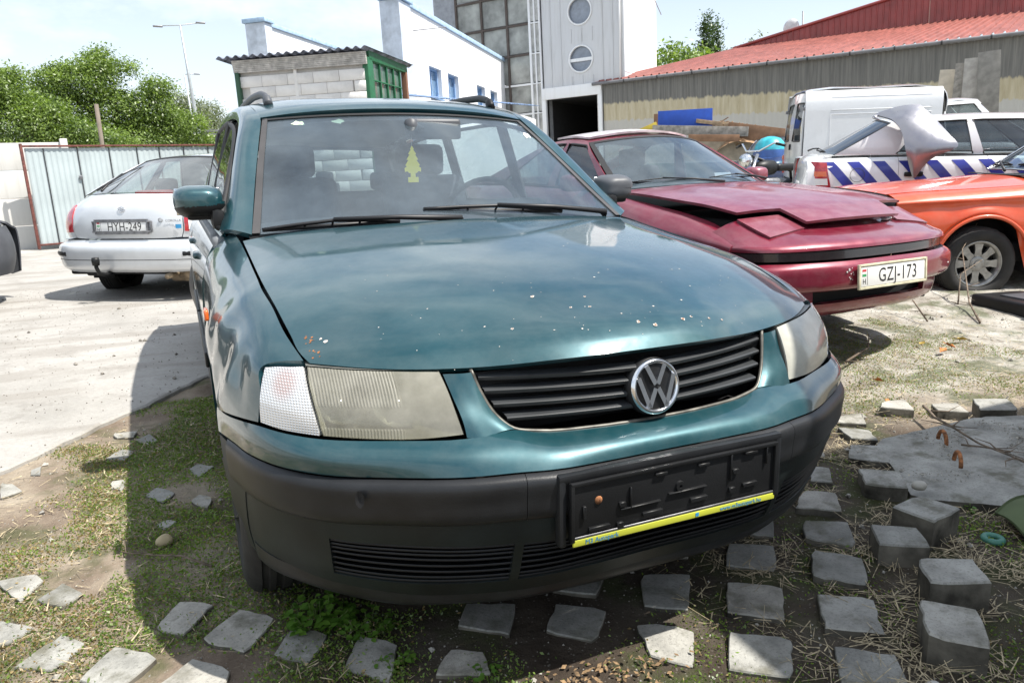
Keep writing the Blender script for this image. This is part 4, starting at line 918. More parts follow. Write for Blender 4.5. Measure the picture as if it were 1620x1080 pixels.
# side glass
bot = [(.798,.60,.955),(.795,.80,.950),(.793,1.10,.950),(.790,1.50,.950),(.785,2.0,.950),(.780,2.40,.950),(.765,2.95,.950),(.720,3.38,.950)]
top = [(.788,.625,.985),(.722,.88,1.155),(.672,1.16,1.30),(.664,1.50,1.365),(.664,2.0,1.378),(.662,2.40,1.374),(.650,2.95,1.350),(.622,3.30,1.310)]
mid = [tuple((np.array(a) + np.array(b)) / 2 + np.array([.010, 0, .0])) for a, b in zip(bot, top)]
sg = [bot, mid, top]
for nm, u in (('front_door_glass', (0.05, 2.93)), ('rear_door_glass', (3.1, 4.9)), ('quarter_glass', (5.12, 6.9))):
    o1, o2 = panel(nm, sg, mt('glass'), G, both=True, u=u, v=(.05, 1.95), k=5, roll=.004)
    def rim_(mir):
        R_ = np.array(sg) * (np.array([-1, 1, 1]) if mir else 1)
        a = surf(R_, samples(u[0], u[1], 6), [0.03, 1.97]); lp = list(a[0]) + list(a[1][::-1])
        return tube(lp, .011, 6, closed=True)
    mk('window_seal', *rim_(False), mt('seal'), o1); mk('window_seal', *rim_(True), mt('seal'), o2)
for s in (1, -1):
    mk('centre_pillar', *rbox((s * .722, 1.51, 1.16), (.022, .085, .44), .008, rot=Matrix.Rotation(s * -.30, 3, 'Y')), mt('seal'), G)
    mk('centre_pillar', *rbox((s * .720, 2.42, 1.16), (.022, .08, .44), .008, rot=Matrix.Rotation(s * -.28, 3, 'Y')), mt('seal'), G)
    # rear pillar
    R_ = [[(s * .785, 3.30, .93), (s * .775, 3.52, .93), (s * .70, 3.70, .93)], [(s * .70, 3.22, 1.15), (s * .70, 3.48, 1.15), (s * .63, 3.64, 1.15)], [(s * .62, 3.15, 1.36), (s * .61, 3.40, 1.34), (s * .55, 3.50, 1.35)]]
    mk('rear_pillar', *sheet(R_, k=4, flip=s < 0), mt('teal'), G)
# tailgate
tg = symc([[(0,3.60,1.37),(.3,3.58,1.365),(.56,3.50,1.345)],[(0,3.70,1.15),(.3,3.69,1.15),(.62,3.62,1.14)],[(0,3.76,.93),(.3,3.75,.93),(.68,3.68,.92)],[(0,3.80,.72),(.3,3.79,.72),(.72,3.70,.72)],[(0,3.79,.50),(.3,3.78,.50),(.72,3.70,.50)]])
to = mk('tailgate', *sheet(tg, v=(0, 4), holes=[(.35, 3.65, .25, 1.8)], k=3), mt('teal'), G)
mk('rear_window', *sheet(tg, u=(.33, 3.67), v=(.23, 1.82), k=3, off=-.006, roll=0), mt('glass'), to)
mk('rear_bumper', *sheet(symc([[(0,3.83,.54),(.4,3.82,.54),(.70,3.74,.54),(.82,3.60,.54),(.87,3.10,.54)],[(0,3.86,.42),(.4,3.85,.42),(.73,3.76,.42),(.85,3.60,.42),(.885,3.10,.42)],[(0,3.80,.24),(.4,3.79,.24),(.70,3.72,.24),(.82,3.60,.24),(.86,3.10,.24)]]), k=4), mt('strip_plastic'), G)
for s in (1, -1): mk('tail_lamp', *rbox((s * .735, 3.69, .80), (.12, .10, .18), .02), mt('red_lens'), G)
# roof rails
for s in (1, -1):
    pts = [(.514,1.285,1.424),(.516,1.32,1.456),(.520,1.39,1.474),(.528,1.60,1.492),(.534,2.0,1.501),(.534,2.6,1.496),(.530,3.05,1.474),(.525,3.22,1.438)]
    pts = [tuple(p) for p in surf([[(s * x, y, z) for x, y, z in pts]] * 2, samples(0, 7, 4), [0])[0]]
    V, F = tube(pts, [.026] * 4 + [.017] * (len(pts) - 8) + [.026] * 4, 10)
    V = [((x - s * .525) * .75 + s * .525, y, z) for x, y, z in V]
    mk('roof_rail', V, F, mt('rail' if s < 0 else 'black_plastic'), G)

# --- lamps
def lampR(side_first):
    """headlamp lens rows bottom -> top, inner -> outer"""
    return [[(.432,-.822,.601),(.52,-.795,.597),(.61,-.752,.598),(.697,-.695,.601)],
            [(.440,-.806,.64),(.525,-.785,.640),(.615,-.742,.643),(.704,-.682,.645)],
            [(.449,-.775,.69),(.53,-.752,.693),(.62,-.704,.695),(.710,-.650,.697)],
            [(.456,-.746,.722),(.53,-.716,.725),(.62,-.672,.729),(.708,-.612,.734)]]
def indR():
    return [[(.702,-.692,.601),(.735,-.660,.602),(.775,-.615,.604),(.808,-.560,.608)],
            [(.709,-.679,.645),(.742,-.648,.648),(.780,-.60,.650),(.806,-.557,.648)],
            [(.715,-.646,.697),(.744,-.618,.695),(.775,-.578,.692),(.797,-.543,.688)],
            [(.713,-.608,.734),(.735,-.590,.732),(.765,-.56,.729),(.785,-.535,.724)]]
def lens_mat(name, haze, c0, c1):
    m = bpy.data.materials.new(name); m.use_nodes = True; nt = m.node_tree; b = nt.nodes['Principled BSDF']; L = nt.links.new; v = coords(nt)
    L(ramp(nt, noise(nt, v, 8, 5, .6), [(.3, c0), (.72, c1)]), b.inputs['Base Color']); b.inputs['Roughness'].default_value = .32; b.inputs['Coat Weight'].default_value = 1.; b.inputs['Coat Roughness'].default_value = .06
    wv = N(nt, 'ShaderNodeTexWave', Scale=52., Distortion=.2); wv.bands_direction = 'X'; L(v, wv.inputs[0])
    sx = nt.nodes.new('ShaderNodeSeparateXYZ'); L(v, sx.inputs[0]); ab = N(nt, 'ShaderNodeMath', operation='ABSOLUTE'); L(sx.outputs[0], ab.inputs[0]); m1_ = ramp(nt, ab.outputs[0], [(.545, g3(0)), (.552, g3(1))]); m2_ = ramp(nt, sx.outputs[2], [(.618, g3(1)), (.621, g3(.0)), (.662, g3(0)), (.665, g3(1))]); msk = mixc(nt, 1., m1_, m2_, 'MULTIPLY'); h = mixc(nt, 1., wv.outputs['Fac'], msk, 'MULTIPLY'); bump(nt, b, h, .35, .003)
    tr = N(nt, 'ShaderNodeBsdfTransparent', Color=(.80, .80, .68, 1)); ms = nt.nodes.new('ShaderNodeMixShader'); o = nt.nodes['Material Output']
    f = ramp(nt, noise(nt, v, 6, 6, .65), [(.30, g3(haze - .14)), (.70, g3(haze + .16))]); f2 = mixc(nt, .14, f, h, 'ADD'); L(f2, ms.inputs[0]); L(tr.outputs[0], ms.inputs[1]); L(b.outputs[0], ms.inputs[2]); L(ms.outputs[0], o.inputs[0]); return m
MT['lens'] = lens_mat('yellowed_headlamp_lens', .46, (.30, .29, .23), (.50, .48, .41)); MT['lens2'] = lens_mat('hazy_headlamp_lens', .70, (.46, .46, .40), (.66, .65, .58))
v_ = None
tcn = None
m_, nt_, b_ = newmat('clear_indicator_lens'); MT['ind'] = m_
v_ = coords(nt_); ck = N(nt_, 'ShaderNodeTexWave', Scale=56., Distortion=.2); ck.bands_direction = 'Z'; nt_.links.new(v_, ck.inputs[0])
ck2 = N(nt_, 'ShaderNodeTexWave', Scale=62., Distortion=.3); ck2.bands_direction = 'X'; nt_.links.new(v_, ck2.inputs[0])
hh = mixc(nt_, 1., ck.outputs['Fac'], ck2.outputs['Fac'], 'MULTIPLY')
vsub = N(nt_, 'ShaderNodeVectorMath', operation='DISTANCE'); nt_.links.new(v_, vsub.inputs[0]); vsub.inputs[1].default_value = (-.755, -.60, .70)
amb = ramp(nt_, vsub.outputs['Value'], [(.020, (.62, .46, .42)), (.045, (.74, .74, .74))])
nt_.links.new(mixc(nt_, mixc(nt_, 1., hh, g3(.9), 'MULTIPLY'), amb, (.85, .86, .88)), b_.inputs['Base Color'])
b_.inputs['Roughness'].default_value = .25; b_.inputs['Metallic'].default_value = .45; b_.inputs['Coat Weight'].default_value = 1.
bump(nt_, b_, hh, .5, .004)
refl_m = plain('lamp_reflector', (.55, .56, .54), .22, metal=.9, var=.15, nscale=14); bez_m = plain('lamp_housing', (.20, .20, .18), .45, metal=.3, var=.3, nscale=10)
for s in (False, True):
    lo = mk('headlamp', *sheet(lampR(0), gap=.002, mirror=s, k=5, roll=.012), mt('lens' if s else 'lens2'), G)
    q = -1 if s else 1; A0 = np.array(lampR(0)); A0 = A0 * (1, 1, 1) + (0, .004, 0); cen = A0.reshape(-1, 3).mean(0); B0 = cen + (A0 - cen) * .95 + (0, .075, 0)
    st_ = [sheet([e0, e1], mirror=s, k=3, roll=0) for e0, e1 in ((A0[0], B0[0]), (A0[-1], B0[-1]), (A0[:, 0], B0[:, 0]), (A0[:, -1], B0[:, -1]))]
    mk('housing', *join(sheet(B0, mirror=s, k=3, roll=0), *st_), bez_m, lo)
    for cx_, cy_, r_ in ((.535, -.705, .056), (.645, -.648, .050)):
        d_ = Matrix.Rotation(q * .45, 4, 'Z')
        mk('reflector', *xform(lathe([(.035, .006), (.022, r_ * .5), (.0, r_ * .85), (-.018, r_)], 28, 'y'), Matrix.Translation((q * cx_, cy_, .660)) @ d_), refl_m, lo)
        mk('bulb', *xform(lathe([(.03, .007), (-.012, .008), (-.018, .001)], 12, 'y'), Matrix.Translation((q * cx_, cy_, .660)) @ d_), mt('chrome'), lo)
    mk('indicator_lamp', *sheet(indR(), gap=.0015, mirror=s, k=5, roll=.03), mt('ind'), G)

# --- grille
GT = [(.392,-.764,.722),(.378,-.785,.672),(.356,-.808,.628),(.325,-.830,.600),(.28,-.842,.591),(.15,-.862,.585),(0,-.866,.583)]
pill = [[(.392,-.768,.7165),(.407,-.766,.716),(.425,-.761,.716),(.441,-.754,.716),(.450,-.750,.7155)],
        [(.378,-.787,.672),(.392,-.789,.672),(.410,-.787,.672),(.428,-.783,.672),(.440,-.778,.672)],
        [(.356,-.810,.628),(.370,-.815,.628),(.393,-.818,.628),(.415,-.818,.628),(.432,-.815,.628)],
        [(.325,-.833,.600),(.345,-.836,.602),(.375,-.837,.598),(.405,-.838,.596),(.430,-.830,.597)]]
tp = [(0,-.867,.583),(.15,-.863,.585),(.28,-.844,.591),(.325,-.834,.600),(.430,-.831,.597),(.565,-.775,.597),(.70,-.702,.599),(.765,-.636,.601),(.812,-.560,.602),(.846,-.458,.589),(.871,-.34,.572),(.884,-.214,.557)]
md = [(0,-.920,.566),(.15,-.918,.568),(.28,-.905,.572),(.335,-.888,.577),(.44,-.872,.572),(.575,-.812,.570),(.712,-.733,.571),(.780,-.650,.572),(.826,-.555,.572),(.855,-.44,.562),(.876,-.32,.55),(.887,-.225,.54)]
bt_ = [(0,-.938,.537),(.15,-.941,.538),(.29,-.937,.540),(.35,-.922,.540),(.452,-.890,.537),(.585,-.815,.533),(.715,-.725,.531),(.785,-.638,.530),(.833,-.53,.527),(.860,-.41,.52),(.879,-.31,.51),(.888,-.262,.505)]
V1 = sheet(symc([bt_, md, tp]), k=6, ku=4, roll=.012, gap=.0015)
pillm = [r for r in pill[::-1]]
fp = mk('front_panel', *join(V1, sheet(pillm, k=5, roll=.012), sheet(pillm, k=5, roll=.012, mirror=True)), mt('teal'), G)
go = empty('grille', (0, -.80, .66), parent=G)
def loc_g(pts): return [(x, y + .80, z - .66) for x, y, z in pts]
def gcurve(z):
    """front line of the grille at height z: half width and depth"""
    zz = [.583, .600, .628, .672, .722]; xx = [.20, .318, .349, .371, .385]; ye = [-.845, -.826, -.802, -.779, -.758]
    hw_ = np.interp(z, zz, xx); yc = np.interp(z, [.583, .722], [-.862, -.858]); ye_ = np.interp(z, zz, ye)
    return hw_, yc, ye_
for z in (.704, .676, .648, .620):
    hw_, yc, ye_ = gcurve(z - .006); rows = []
    for dz, dy in ((-.011, .012), (-.0075, .0015), (.0005, -.002), (.004, .010), (.006, .028)):
        rows.append([(hw_ * f, yc + (ye_ - yc) * abs(f) ** 1.7 + dy, z + dz) for f in (-1, -.8, -.55, -.3, 0, .3, .55, .8, 1)])
    V, F = sheet(rows, k=3, roll=.0); mk('slat', loc_g(V), F, mt('slat_plastic'), go, sharp=50)
ring = [(-x, y + .002, z) for x, y, z in GT] + [(x, y + .002, z) for x, y, z in GT[::-1][1:]]
ring = list(surf([ring] * 2, samples(0, 12, 4), [0])[0])
V, F = tube(ring, .0048, 6); mk('grille_trim', loc_g(V), F, plain('dull_trim', (.12, .115, .10), .45, .4, var=.4, nscale=30), go)
V, F = sheet([[(hw * f, -.80 + .04, z) for f in (-1, 0, 1)] for z, hw in ((.57, .3), (.65, .37), (.712, .39))], roll=0); mk('grille_back', loc_g(V), F, mt('dark'), go)
# round badge: V over W inside a ring
bm_ = face_m((0, -.868, .658), (0, -1, .16)); bo = empty('badge', parent=G)
def place(VF, m_=bm_): return xform(VF, m_)
mk('badge_disc', *place(lathe([(.001, .001), (.004, .050), (.001, .0635), (-.022, .0655)], 56, 'z')), mt('black_plastic'), bo)
mk('badge_ring', *place(lathe([(.003, .0505), (.0085, .0525), (.010, .056), (.008, .0600), (.003, .0625)], 64, 'z')), mt('chrome'), bo)
def stroke(a, b, wd=.0105, h=(.003, .0105)):
    a, b = Vector(a), Vector(b); d = (b - a).normalized(); n_ = Vector((-d.y, d.x)); V = []
    for z_ in h:
        for p in (a + n_ * wd / 2, a - n_ * wd / 2, b - n_ * wd / 2, b + n_ * wd / 2): V.append((p.x, p.y, z_))
    return V, [(4, 5, 6, 7), (0, 4, 7, 3), (1, 2, 6, 5), (0, 1, 5, 4), (3, 7, 6, 2)]
st = []
for q in (1, -1):
    st.append(stroke((q * .0235, .0475), (q * .003, .0055))); st.append(stroke((q * .0035, -.0035), (q * .0215, -.0475 + .004)))
    st.append(stroke((q * .0215, -.045), (q * .0455, .0235)))
mk('badge_letters', *place(join(*st)), mt('chrome'), bo, smooth=False)

# --- bumper: black band in three pieces, lower part with grilles
def offs(rows, d):
    return [[(x * (1 + d * .3 / max(.3, abs(x))) if abs(x) > .5 else x, y - d, z) for x, y, z in r] for r in rows]
Bq = bt_[:]
Bx = [list(p) for p in Bq]
def band(i0, i1):
    top_ = [(x, y + .002, z - .003) for x, y, z in Bq]
    r1 = [(x * 1.006, y - .012, z - .010) for x, y, z in Bq]; r2_ = [(x * 1.008, y - .014, z - .055) for x, y, z in Bq]; r3 = [(x * 1.004, y - .006, z - .098) for x, y, z in Bq]; r4 = [(x, y + .012, z - .108) for x, y, z in Bq]
    return [r4, r3, r2_, r1, top_]
bnd = band(0, 12)
mk('bumper_strip', *sheet(symc(bnd), u=(8.12, 13.88), k=5, roll=.01, gap=.0), mt('strip_plastic'), G)
for s in (False, True):
    mk('bumper_strip', *sheet(bnd, u=(2.9, 9.6), k=5, roll=.012, mirror=s), mt('strip_plastic'), G)
lipx = [0, .15, .29, .345, .45, .56, .695, .76, .808, .835, .848, .850]
lipy = [-.838, -.838, -.828, -.818, -.782, -.735, -.655, -.600, -.535, -.46, -.385, -.35]
def lowrow(t, z):
    r = []
    for (x, y, z0), lx, ly in zip(bt_, lipx, lipy):
        zz_ = z
        yy = y + .006 + (ly - y - .006) * t ** 1.5; xx_ = x + (lx - x) * t ** 1.3
        if x > .86: # arch edge follows the wheel opening
            yy = max(yy, -sqrt(max(.0, RA ** 2 - (zz_ - .30) ** 2)) - (.03 if x < .885 else .0)) if zz_ > .3 else -.345
            yy = min(yy, -.26)
        r.append((xx_, yy, zz_ + .045 * t * sstep(.56, .86, x)))
    return r
low = [lowrow(1.0, .205), lowrow(.82, .245), lowrow(.62, .283), lowrow(.38, .345), lowrow(.2, .385), lowrow(0, .435)]
lowS = symc(low)
hol = [(8.15, 13.85, 1.7, 3.8), (14.1, 16.95, 1.68, 3.85), (5.05, 7.9, 1.68, 3.85)]
lb = mk('lower_bumper', *sheet(lowS, k=4, roll=.018, holes=hol), mt('low_plastic'), G)
def lip_low():
    a = [(x, y + .03, z - .018) for x, y, z in low[0]]; b = [(x, y - .004, z - .004) for x, y, z in low[0]]; c_ = [(x * 1.003, y - .006, z + .02) for x, y, z in lowrow(.93, .222)]
    return symc([a, b, c_])
mk('spoiler_lip', *sheet(lip_low(), k=4, roll=.008), mt('strip_plastic'), G)
for (u0, u1, v0, v1) in hol:
    sl = []
    for k_ in range(8):
        v_ = v0 + (v1 - v0) * (k_ + .5) / 8.1
        a = surf(lowS, samples(u0 - .02, u1 + .02, 4), [v_])[0]
        rows = [[(p[0], p[1] + .006, p[2] + .003) for p in a], [(p[0], p[1] + .003, p[2] - .0005) for p in a], [(p[0], p[1] + .012, p[2] - .004) for p in a], [(p[0], p[1] + .04, p[2] - .004) for p in a]]
        o_ = mk('intake_slat', *sheet(rows, k=1, roll=0, flip=True), mt('black_plastic'), lb)
mk('intake_back', *sheet([[(x * .97, y + .055, z) for x, y, z in r] for r in (lowS[0], lowS[2], lowS[5])], k=2, roll=0), mt('dark'), lb)
# bumper ends follow the wheel opening: painted flange between strip and opening
ends = []
for s in (1, -1):
    R_ = [[(.833,-.500,.505),(.860,-.40,.50),(.883,-.285,.50),(.887,-.268,.50)],[(.848,-.47,.43),(.866,-.39,.43),(.880,-.325,.43),(.884,-.312,.43)],[(.85,-.44,.36),(.862,-.39,.36),(.874,-.345,.36),(.877,-.333,.36)],[(.848,-.43,.30),(.856,-.39,.30),(.864,-.35,.30),(.866,-.34,.30)],[(.838,-.44,.25),(.845,-.41,.25),(.850,-.38,.25),(.853,-.36,.25)]]
    R_ = [[(s * x, y, z) for x, y, z in r] for r in R_]
    ends.append(sheet(R_, k=3, roll=.02, flip=s > 0))
for e_ in ends: mk('bumper_end', *e_, mt('low_plastic'), G)
# hole in the band
hp = Vector((-.652, -.806, .498)); mk('bumper_hole', *xform(lathe([(.0, .001), (.0030, .014)], 10, 'z'), face_m(hp, (-.55, -.83, .05)) @ Matrix.Diagonal((.7, 1.3, 1, 1))), mt('dark'), G)
# plate surround and holder
sr = []
for (cx, cz, sx, sz) in ((0, .524, .574, .018), (-.279, .452, .016, .15), (.279, .452, .016, .15)):
    sr.append(rbox((cx, -.951, cz), (sx, .024, sz), .006))
mk('plate_surround', *join(*sr), mt('strip_plastic'), G, sharp=40)
ph = mk('plate_holder', *join(rbox((0, -.962, .452), (.530, .012, .128), .003), rbox((0, -.970, .514), (.530, .010, .008), .002), rbox((-.262, -.970, .452), (.008, .010, .124), .002), rbox((.262, -.970, .452), (.008, .010, .124), .002), rbox((0, -.945, .40), (.50, .03, .04), .004)), mt('black_plastic'), G, sharp=40)
rb = []; r_ = random.Random(3)
for (x, z, a, b) in [(-.235,.45,.008,.03),(-.125,.46,.004,.05),(-.145,.45,.016,.012),(-.05,.50,.03,.007),(.06,.50,.03,.007),(.135,.48,.004,.06),(.148,.468,.016,.012),(.19,.505,.035,.007),(.235,.49,.004,.04),
                     (-.20,.410,.05,.010),(-.15,.405,.016,.014),(-.07,.416,.05,.010),(.05,.423,.045,.010),(.14,.425,.016,.014),(.19,.43,.04,.010),(-.10,.44,.10,.003),(.02,.45,.10,.003)]:
    rb.append(rbox((x, -.970, z), (a, .010, b), .0015, 1))
rb.append(xform(lathe([(.0, .012), (.006, .011), (.006, .004), (.001, .003)], 14, 'z'), face_m((.0, -.968, .462), (0, -1, 0))))
mk('clip_ribs', *join(*rb), mt('black_plastic'), ph, sharp=40)['kind'] = 'stuff'
mk('plate_screw', *xform(lathe([(.004, .001), (.004, .006), (.0, .009)], 12, 'z'), face_m((-.20, -.968, .47), (0, -1, 0))), mt('rust'), ph)
mk('silver_edge', *rbox((0, -.9725, .3985), (.520, .003, .005), .001), mt('steel'), ph)
ys_ = mk('dealer_strip', *rbox((0, -.9715, .3875), (.524, .005, .0145), .001), mt('yellow'), ph)
text('dealer_name', 'M3 Autopark', .0150, mt('blue_print'), ys_, face_m((-.195, -.9746, .3870), (0, -1, 0)), .0002, .98)
text('dealer_web', 'www.m3autopark.hu', .0140, mt('blue_print'), ys_, face_m((.165, -.9746, .3872), (0, -1, 0)), .0002, .98)
mk('dealer_mark', *rbox((.045, -.9745, .3875), (.008, .001, .008), 0), mt('blue_print'), ys_, smooth=False)

# --- mirrors
for s, mat in ((-1, 'teal'), (1, 'rail')):
    cx, cy, cz = s * .852, .70, 1.046
    rows = []
    for t, (w_, h_2, dy) in enumerate([(.0005, .0005, -.070), (.026, .018, -.069), (.052, .036, -.062), (.076, .050, -.030), (.083, .056, .015), (.081, .054, .050)]):
        row = []
        for k_ in range(13):
            a = 2 * pi * k_ / 12; cc, ss = cos(a), sin(a)
            x_ = w_ * math.copysign(abs(cc) ** .6, cc); z_ = h_2 * math.copysign(abs(ss) ** .6, ss)
            row.append((cx + x_ + s * .006 * (z_ < 0) * -1, cy + dy, cz + z_))
        rows.append(row)
    mo = mk('door_mirror', *sheet(rows, k=3, roll=0, ref=(cx, cy + .05, cz)), mt(mat), G)
    if s < 0: mk('mirror_lower_shell', *sheet(rows, k=4, roll=0, off=.0015, ref=(cx, cy + .05, cz), keep=lambda u, v, p: p[2] < cz - .012), mt('black_plastic'), mo)
    mk('mirror_base', *join(rbox((s * .83, cy + .0, cz - .048), (.13, .08, .030), .014), rbox((s * .795, cy - .03, cz - .062), (.045, .13, .07), .02)), mt('black_plastic'), mo, sharp=50)
    mk('mirror_glass', *rbox((cx, cy + .046, cz), (.15, .004, .094), .02), mt('chrome'), mo)
# --- wipers
def wiper(name, piv, tip0, tip1, up_=.012):
    """arm from pivot to blade middle, blade from tip0 to tip1"""
    a, b = Vector(tip0), Vector(tip1); mid_ = (a + b) / 2; p = Vector(piv); o_ = empty(name, parent=G)
    n_ = Vector((0, -.78, .62)) * .012
    mk('wiper_arm', *join(tube([p + n_ * .2, p + n_ * 1.6, (p + mid_) / 2 + n_ * 3.0, mid_ + n_ * 3.0], [.015, .012, .009, .007], 6)), mt('black_print'), o_)
    pts = [a.lerp(b, t) for t in (0, .1, .25, .4, .5, .6, .75, .9, 1)]
    hs = [.2, .8, 1.6, 2.1, 2.5, 2.1, 1.6, .8, .2]
    seg = [tube([q_ + n_ * h for q_, h in zip(pts, hs)], .0065, 5), tube([a + n_ * .15, b + n_ * .15], .0075, 5)]
    for t in (.12, .3, .5, .7, .88):
        q_ = a.lerp(b, t); seg.append(tube([q_ + n_ * .15, q_ + n_ * np.interp(t, [0, .5, 1], [.6, 2.4, .6])], .004, 5))
    mk('wiper_blade', *join(*seg), mt('black_print'), o_)
wiper('wiper', (-.03, .270, .962), (-.675, .395, .956), (-.235, .305, .970)); wiper('wiper', (.60, .365, .955), (-.132, .362, 1.003), (.404, .342, .975))
wsp = lambda u_, v_: tuple(surf(ws, [u_], [v_])[0, 0] + np.array([0, -.008, .010]))
# --- inside the car
iD = mt('int_dark')
mk('dashboard', *sheet(symc([[(0,.34,.930),(.4,.40,.925),(.68,.52,.915)],[(0,.62,.955),(.4,.66,.955),(.70,.74,.940)],[(0,.86,.93),(.4,.88,.95),(.70,.90,.93)],[(0,.90,.70),(.4,.92,.70),(.70,.92,.70)]]), k=3), iD, G)
mk('binnacle', *rbox((.37, .84, .965), (.40, .16, .09), .04), iD, G)
so = mk('steering_wheel', *join(xform(lathe([(0, .17), (.014, .184), (0, .198), (-.014, .184), (0, .17)], 36, 'z'), face_m((.37, 1.08, .93), (0, .9, .45))), xform(rbox((0, 0, 0), (.34, .05, .03), .01), face_m((.37, 1.07, .93), (0, .9, .45))), xform(rbox((0, 0, 0), (.12, .12, .05), .03), face_m((.37, 1.07, .93), (0, .9, .45)))), iD, G)
for s in (1, -1):
    se = mk('front_seat', *join(rbox((s * .36, 1.62, .50), (.48, .52, .16), .06, 3), rbox((s * .36, 1.88, .82), (.47, .15, .60), .07, 3, Matrix.Rotation(-.25, 3, 'X'))), mt('fabric'), G)
    mk('head_restraint', *rbox((s * .36, 1.99, 1.20), (.27, .10, .17), .045, 3), mt('fabric'), se)
    mk('door_trim', *rbox((s * .80, 1.5, .68), (.05, 1.9, .50), .02), mt('int_grey'), G)
rs = mk('rear_seat', *join(rbox((0, 2.55, .48), (1.3, .5, .18), .06, 3), rbox((0, 2.85, .76), (1.30, .15, .52), .06, 3, Matrix.Rotation(-.2, 3, 'X'))), mt('fabric'), G)
for x in (-.42, .42): mk('head_restraint', *rbox((x, 2.93, 1.08), (.25, .09, .12), .04, 3), mt('fabric'), rs)
mk('luggage_cover', *rbox((0, 3.28, .93), (1.26, .66, .02), .005), iD, G)
mk('underbody', *join(rbox((0, -.30, .48), (1.28, .72, .42), .02), rbox((0, 1.6, .30), (1.5, 2.2, .12), .02), rbox((0, 3.2, .40), (1.3, 1.0, .2), .02), rbox((0, -.66, .42), (.9, .22, .22), .02), rbox((0, .3, .62), (1.2, .6, .5), .05),
   rbox((0, 0, .26), (1.36, .12, .08), .02), rbox((0, 2.70, .45), (1.3, .9, .3), .02)), mt('dark'), G)
for s in (1, -1):
    for yc in (0., 2.703):
        V, F = lathe([(.60 * s, .36), (.845 * s, .36)], 32, 'x', (0, yc, .30)); F = [f for f in F if sum(V[i][2] for i in f) / 4 > .22]
        mk('wheel_well', V, F, mt('dark'), G)
        wheel(G, (s * .762, yc - (.10 if yc == 0 else 0), .300), .308, .20, .20, s, 'cover', steer=0)
# interior mirror, air freshener, stickers
im = mk('inner_mirror', *join(rbox((.115, .945, 1.308), (.23, .03, .085), .03), tube([(.06, .94, 1.31), (.005, .93, 1.33)], .012, 8), xform(lathe([(-.03, .001), (-.03, .026), (.03, .026), (.04, .001)], 16, 'z'), Matrix.Translation((.003, .915, 1.312)))), mt('rail'), G)
fr = [(0, .055), (.006, .045), (.004, .043), (.013, .030), (.009, .028), (.019, .013), (.013, .012), (.024, -.004), (.019, -.007), (.027, -.013), (.026, -.024), (.018, -.022), (.012, -.028), (.008, -.027), (.008, -.040), (.017, -.040), (.017, -.056)]
fr = [(x * 1.38, z * 1.34) for x, z in fr]
poly = fr + [(-x, z) for x, z in fr[::-1][:-1]]
af = mk('air_freshener', *xform(prism(poly, -.001, .001), Matrix.Translation((-.004, .90, 1.165)) @ Matrix.Rotation(.12, 4, 'Z')), plain('yellow_card', (.95, .80, .01), .6, var=.05), None, smooth=False)
fv = join(tube([(-.004, .90, 1.238), (-.002, .905, 1.262), (.002, .91, 1.29)], .0014, 4)); mk('hanging_string', *fv, mt('white'), af)
tag(af, 'yellow tree shaped air freshener hanging from the mirror behind the windscreen', 'air freshener')

def sticker(x0, z0, w_, h_, mat, seed, lab=None, full=False):
    r = random.Random(seed); tt = (z0 - .951) / .41; c_ = []
    n = 9
    for k in range(n):
        a = 2 * pi * k / n; rx, rz = w_ / 2 * (1 if full else r.uniform(.5, 1.1)), h_ / 2 * (1 if full else r.uniform(.4, 1.2)); c_.append((x0 + rx * cos(a), z0 + rz * sin(a)))
    V = []
    for x, z in [(x0, z0)] + c_:
        t = (z - .951) / .41; xe = .706 - .136 * t; f = abs(x) / xe; ye = .415 + .66 * t; yc = .27 + .715 * t; V.append((x, ye + (yc - ye) * (1 - f * f) * .98 + .004, z))
    o = mk('sticker_remnant', V, [(0, 1 + i, 1 + (i + 1) % n) for i in range(n)], mat, G, smooth=False)
sticker(-.441, 1.333, .060, .022, plain('pale_green_paper', (.55, .68, .48), .7), 3); sticker(-.285, 1.338, .055, .022, MT['pale'] if 'pale' in MT else plain('pale_green_paper', (.60, .70, .50), .7), 5); sticker(.537, 1.282, .05, .032, mt('white'), 7)
